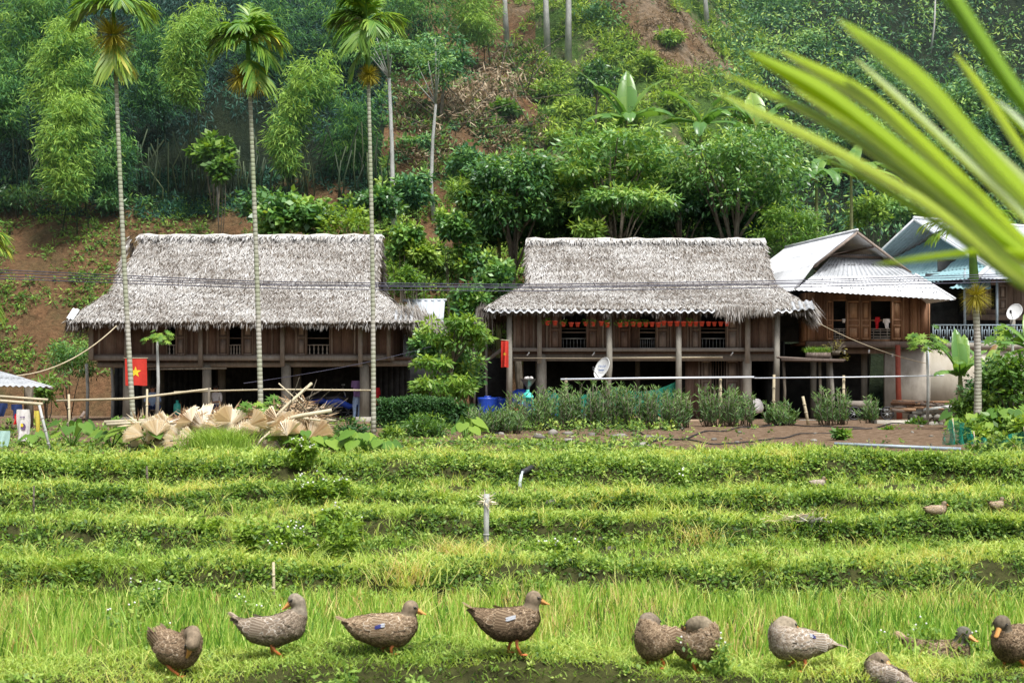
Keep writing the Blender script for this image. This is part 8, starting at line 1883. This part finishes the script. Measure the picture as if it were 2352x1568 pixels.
tw = [(560, 16.3, .38, 5, False, 'leafy weed column before the dark left bank'), (640, 16.2, .34, 6, False, 'weed beside the tall grey rock'), (705, 16.0, .34, 5, True, 'white flowering weed right of the tall grey rock'), (790, 15.9, .44, 6, False, 'tall ferny weed left of the middle paddy'), (760, 18.6, .30, 5, True, 'white flowering weed on the third bank'), (715, 21.2, .36, 6, True, 'bushy weed with white heads on the fourth bank'),
      (770, 21.0, .30, 5, True, 'white headed weed right of the bushy one on the fourth bank'), (690, 24.6, .34, 5, True, 'weed with white heads high on the fourth terrace'), (480, 18.4, .2, 4, False, 'short weed at the left of the third bank'), (1560, 24.6, .28, 5, True, 'weed with small white flowers near the far duck'), (1290, 15.8, .2, 5, True, 'white dotted weed on the second bank, centre'), (1740, 15.5, .25, 5, False, 'weed on the second bank above the speckled duck'),
      (2140, 10.3, .46, 6, False, 'leafy weed growing in front of the half hidden duck'), (2195, 10.2, .40, 6, True, 'white tipped leafy weed right of the half hidden duck'), (2260, 10.4, .36, 5, False, 'leafy weed left of the dark duck at the right edge'), (2095, 10.0, .26, 5, False, 'short weed left of the half hidden duck'), (2060, 10.6, .38, 5, True, 'thin white topped weed above the small resting duck'), (2200, 8.95, .22, 6, False, 'low leafy weed in front of the dark duck'), (2290, 8.95, .2, 5, False, 'low weed at the bottom right corner'),
      (2100, 9.0, .16, 6, False, 'low weed right of the small resting duck'), (325, 11.2, .40, 4, True, 'weed with pale flower left of the first duck'), (350, 13.5, .42, 4, True, 'tall thin weed with pale head above the first duck'), (590, 12.6, .34, 4, True, 'thin weed with pale flower above the second duck'), (1655, 9.15, .22, 3, True, 'white flowered weed in front of the huddled pair'), (950, 8.98, .14, 5, False, 'broad leafed weed at the feet of the third duck'), (200, 9.0, .16, 6, False, 'low weed at the bottom left'), (60, 9.0, .15, 6, False, 'low weed in the bottom left corner'), (780, 9.0, .14, 6, False, 'low weed between the second and third ducks')]
for px_, Y, h, n, fl, lab in tw: tall_weed(lab, px_, Y, h*(1.5 if 480 < px_ < 800 and Y > 15 else 1), n*(2 if 480 < px_ < 800 and Y > 15 else 1), flowers=fl, L=.045*max(1, Y/12)*(1.3 if 480 < px_ < 800 and Y > 15 else 1), sh0=(.86 if Y > 15 else .64) if px_ < 2000 else .66, mat='bright_leaf' if 2000 < px_ or Y > 15 else 'weed_leaf')
# straw on the right terrace rock
mb = MB(); n = 110; h = ground_hit(1850, 1205, 8.5, 30); leaves(mb, h + R.normal(size=(n, 3))*[.2, .08, .02] + [0, 0, .03], R.normal(size=(n, 3))*[1, .4, .4] + [.2, 0, .1], R.normal(size=(n, 3)) + [0, -.5, .5], rnd(n, .10, .3), .010, np.clip(R.normal(.6, .2, n), 0, 1)); o = obj('straw_heap', mb, M['palm_dry'], loc=h); tag(o, 'tangle of dry straw over the rocks on the right terrace', 'straw')
# dry rice stalk clumps
for i, (px_, Y, lab) in enumerate([(1045, 16.8, 'yellow dry rice clump left of the bamboo stub'), (1115, 16.6, 'yellow dry rice clump at the foot of the bamboo stub'), (935, 14.7, 'tall leaning dry stalks at the middle of the front paddy edge'), (1600, 18.3, 'dry stalks leaning on the third bank')]):
    b = pz(px_, Y); n = 150; mb = MB(); blades(mb, b + R.normal(size=(n, 3))*[.16, .08, 0], R.normal(size=(n, 3))*[.35, .3, 0] + [0, 0, 1], rnd(n, .2, .5), .010, R.normal(size=(n, 3))*[.6, .3, 0] - [0, 0, .2], np.clip(R.normal(.93, .1, n), 0, 1)); o = obj('rice_clump', mb, M['rice'], loc=b); tag(o, lab, 'rice clump')

# ---------------------------------------------------------------- foreground palm frond, close to the lens
def fore():
    base = np.array([1.05, 1.5, float(Z(1.05, 1.5))]); t = thing('palm_seedling', 'blurred palm frond with long yellow green leaflets reaching in from the right edge', 'palm', base)
    hub = W(2500, 640, 1.5); mb = MB(); mb.tube([base, base + [0, 0, .8], hub + [.16, .05, -.6], hub, W(2560, 300, 1.55), W(2500, -200, 1.6)], [.02, .017, .014, .011, .009, .006], 8); obj('stalk', mb, M['areca_green'], t, smooth=True)
    L = [([(2480, 700), (2352, 655), (2150, 478), (1900, 335), (1632, 205)], 48, 1.38, .78), ([(2490, 690), (2352, 640), (2130, 440), (1900, 275), (1650, 163)], 44, 1.46, .55), ([(2495, 660), (2352, 590), (2110, 385), (1900, 215), (1712, 116)], 92, 1.52, .55), ([(2500, 640), (2380, 590), (2190, 400), (2000, 225), (1785, 112)], 78, 1.60, .62),
         ([(2510, 620), (2400, 500), (2262, 360), (2120, 190), (1922, 42)], 104, 1.42, .58), ([(2540, 420), (2430, 330), (2330, 210), (2250, 90), (2150, -60), (2080, -160)], 84, 1.35, .40), ([(2520, 520), (2430, 400), (2360, 300), (2285, 228)], 46, 1.5, .95), ([(2500, 655), (2400, 590), (2290, 572), (2150, 588), (2005, 608)], 30, 1.48, .62), ([(2505, 640), (2420, 480), (2330, 400), (2255, 335), (2190, 270)], 70, 1.66, .85), ([(2495, 690), (2380, 610), (2280, 560), (2200, 540)], 40, 1.7, .9)]
    L += [([(2490, 670), (2352, 622), (2200, 480), (1990, 310), (1800, 190)], 34, 1.44, .7), ([(2505, 600), (2400, 545), (2240, 390), (2090, 250), (1960, 130)], 40, 1.56, .9), ([(2485, 700), (2352, 670), (2180, 530), (2010, 420), (1830, 330)], 30, 1.52, .5), ([(2515, 560), (2420, 450), (2330, 320), (2250, 200), (2190, 120)], 44, 1.62, .72)]
    for pts, w, Y, shv in L:
        sh2 = {48: 1.0, 44: .9, 92: .72, 78: 1.0, 104: 1.0, 84: .15, 34: 1.0, 40: 1.0}.get(w, .6); mb = MB(); P = np.array(pts, float); n = 26; tt = np.linspace(0, 1, n+1); s = np.linspace(0, 1, len(P));  # most second halves painted pale, a gloss highlight put into the colour
        # smooth interpolation (Catmull-Rom like) of the centre line
        cx = np.interp(tt, s, P[:, 0]); cy = np.interp(tt, s, P[:, 1]); k = np.array([.25, .5, .25])
        for _ in range(4): cx[1:-1] = np.convolve(cx, k, 'valid'); cy[1:-1] = np.convolve(cy, k, 'valid')
        vs = []
        for i in range(n+1):
            u = tt[i]; d = np.array([cx[min(i+1, n)] - cx[max(i-1, 0)], cy[min(i+1, n)] - cy[max(i-1, 0)]]); d /= np.linalg.norm(d) + 1e-9; nn = np.array([-d[1], d[0]])
            ww = w*.24*(min(1, .35 + u*1.6) * (1 if u < .8 else max(.0, (1-u)/.2)**.6)); Yc = Y + .10*(u - .5)
            vs += [W(cx[i] + nn[0]*ww, cy[i] + nn[1]*ww, Yc + .006), W(cx[i], cy[i], Yc - .010*w/60), W(cx[i] - nn[0]*ww, cy[i] - nn[1]*ww, Yc + .012)]
        for i in range(n): b = i*3; mb.add([vs[b], vs[b+1], vs[b+4], vs[b+3]], [(0, 1, 2, 3)], shv); mb.add([vs[b+1], vs[b+2], vs[b+5], vs[b+4]], [(0, 1, 2, 3)], sh2)
        obj('leaflet', mb, M['fore_leaf'], t, smooth=False)
fore()
SKY, SUN = 0.15, 5.0
# ---------------------------------------------------------------- camera, light, world
cam = bpy.data.cameras.new('camera'); co = bpy.data.objects.new('camera', cam); COL.objects.link(co)
co.location = (0, 0, 0); co.rotation_euler = (PI/2, 0, 0)
cam.sensor_width = 36.0; cam.lens = 36.0*F/2352.0; cam.shift_y = 116.0/2352.0; cam.shift_x = 0.0
cam.clip_start = .05; cam.clip_end = 2000
cam.dof.use_dof = True; cam.dof.focus_distance = 44.0; cam.dof.aperture_fstop = 6.3
scene.camera = co
EL, AZ = 64.0, -28.0      # sun behind the viewer's right shoulder, veiled
w = bpy.data.worlds.new('World'); scene.world = w; w.use_nodes = True
N = w.node_tree.nodes; Lk = w.node_tree.links; bg = N['Background']
sky = N.new('ShaderNodeTexSky'); sky.sky_type = 'NISHITA'; sky.sun_disc = False; sky.sun_elevation = math.radians(EL); sky.sun_rotation = math.radians(180 + AZ)
sky.air_density = 1.0; sky.dust_density = 5.0; sky.ozone_density = 1.0
hs = N.new('ShaderNodeHueSaturation'); hs.inputs['Saturation'].default_value = .45; Lk.new(sky.outputs[0], hs.inputs['Color']); Lk.new(hs.outputs[0], bg.inputs['Color'])
bg.inputs['Strength'].default_value = SKY
sun = bpy.data.lights.new('sun', 'SUN'); so = bpy.data.objects.new('sun', sun); COL.objects.link(so)
sun.energy = SUN; sun.angle = math.radians(14); sun.color = (1.0, .98, .93)
# light arrives from above the right shoulder of the viewer
d = Vector((-math.sin(math.radians(-AZ))*math.cos(math.radians(EL)), math.cos(math.radians(AZ))*math.cos(math.radians(EL)), -math.sin(math.radians(EL))))
so.rotation_euler = d.to_track_quat('-Z', 'Y').to_euler()
# thin humid haze in front of the hillside
hm = bpy.data.materials.new('haze'); hm.use_nodes = True; hN = hm.node_tree.nodes; hN.remove(hN['Principled BSDF'])
vs_ = hN.new('ShaderNodeVolumeScatter'); vs_.inputs['Color'].default_value = (.62, .95, .88, 1); vs_.inputs['Density'].default_value = .0012; vs_.inputs['Anisotropy'].default_value = .1
hm.node_tree.links.new(vs_.outputs[0], hN['Material Output'].inputs['Volume'])
mb = MB(); mb.box(-100, 100, 57.5, 180, -3, 90); struct('haze', mb, hm)
scene.render.engine = 'CYCLES'
c = scene.cycles; c.max_bounces = 6; c.diffuse_bounces = 3; c.glossy_bounces = 2; c.transmission_bounces = 3; c.transparent_max_bounces = 6
c.use_denoising = True; c.sample_clamp_indirect = 6
scene.view_settings.view_transform = 'Standard'; scene.view_settings.look = 'None'; scene.view_settings.exposure = 0; scene.view_settings.gamma = 1
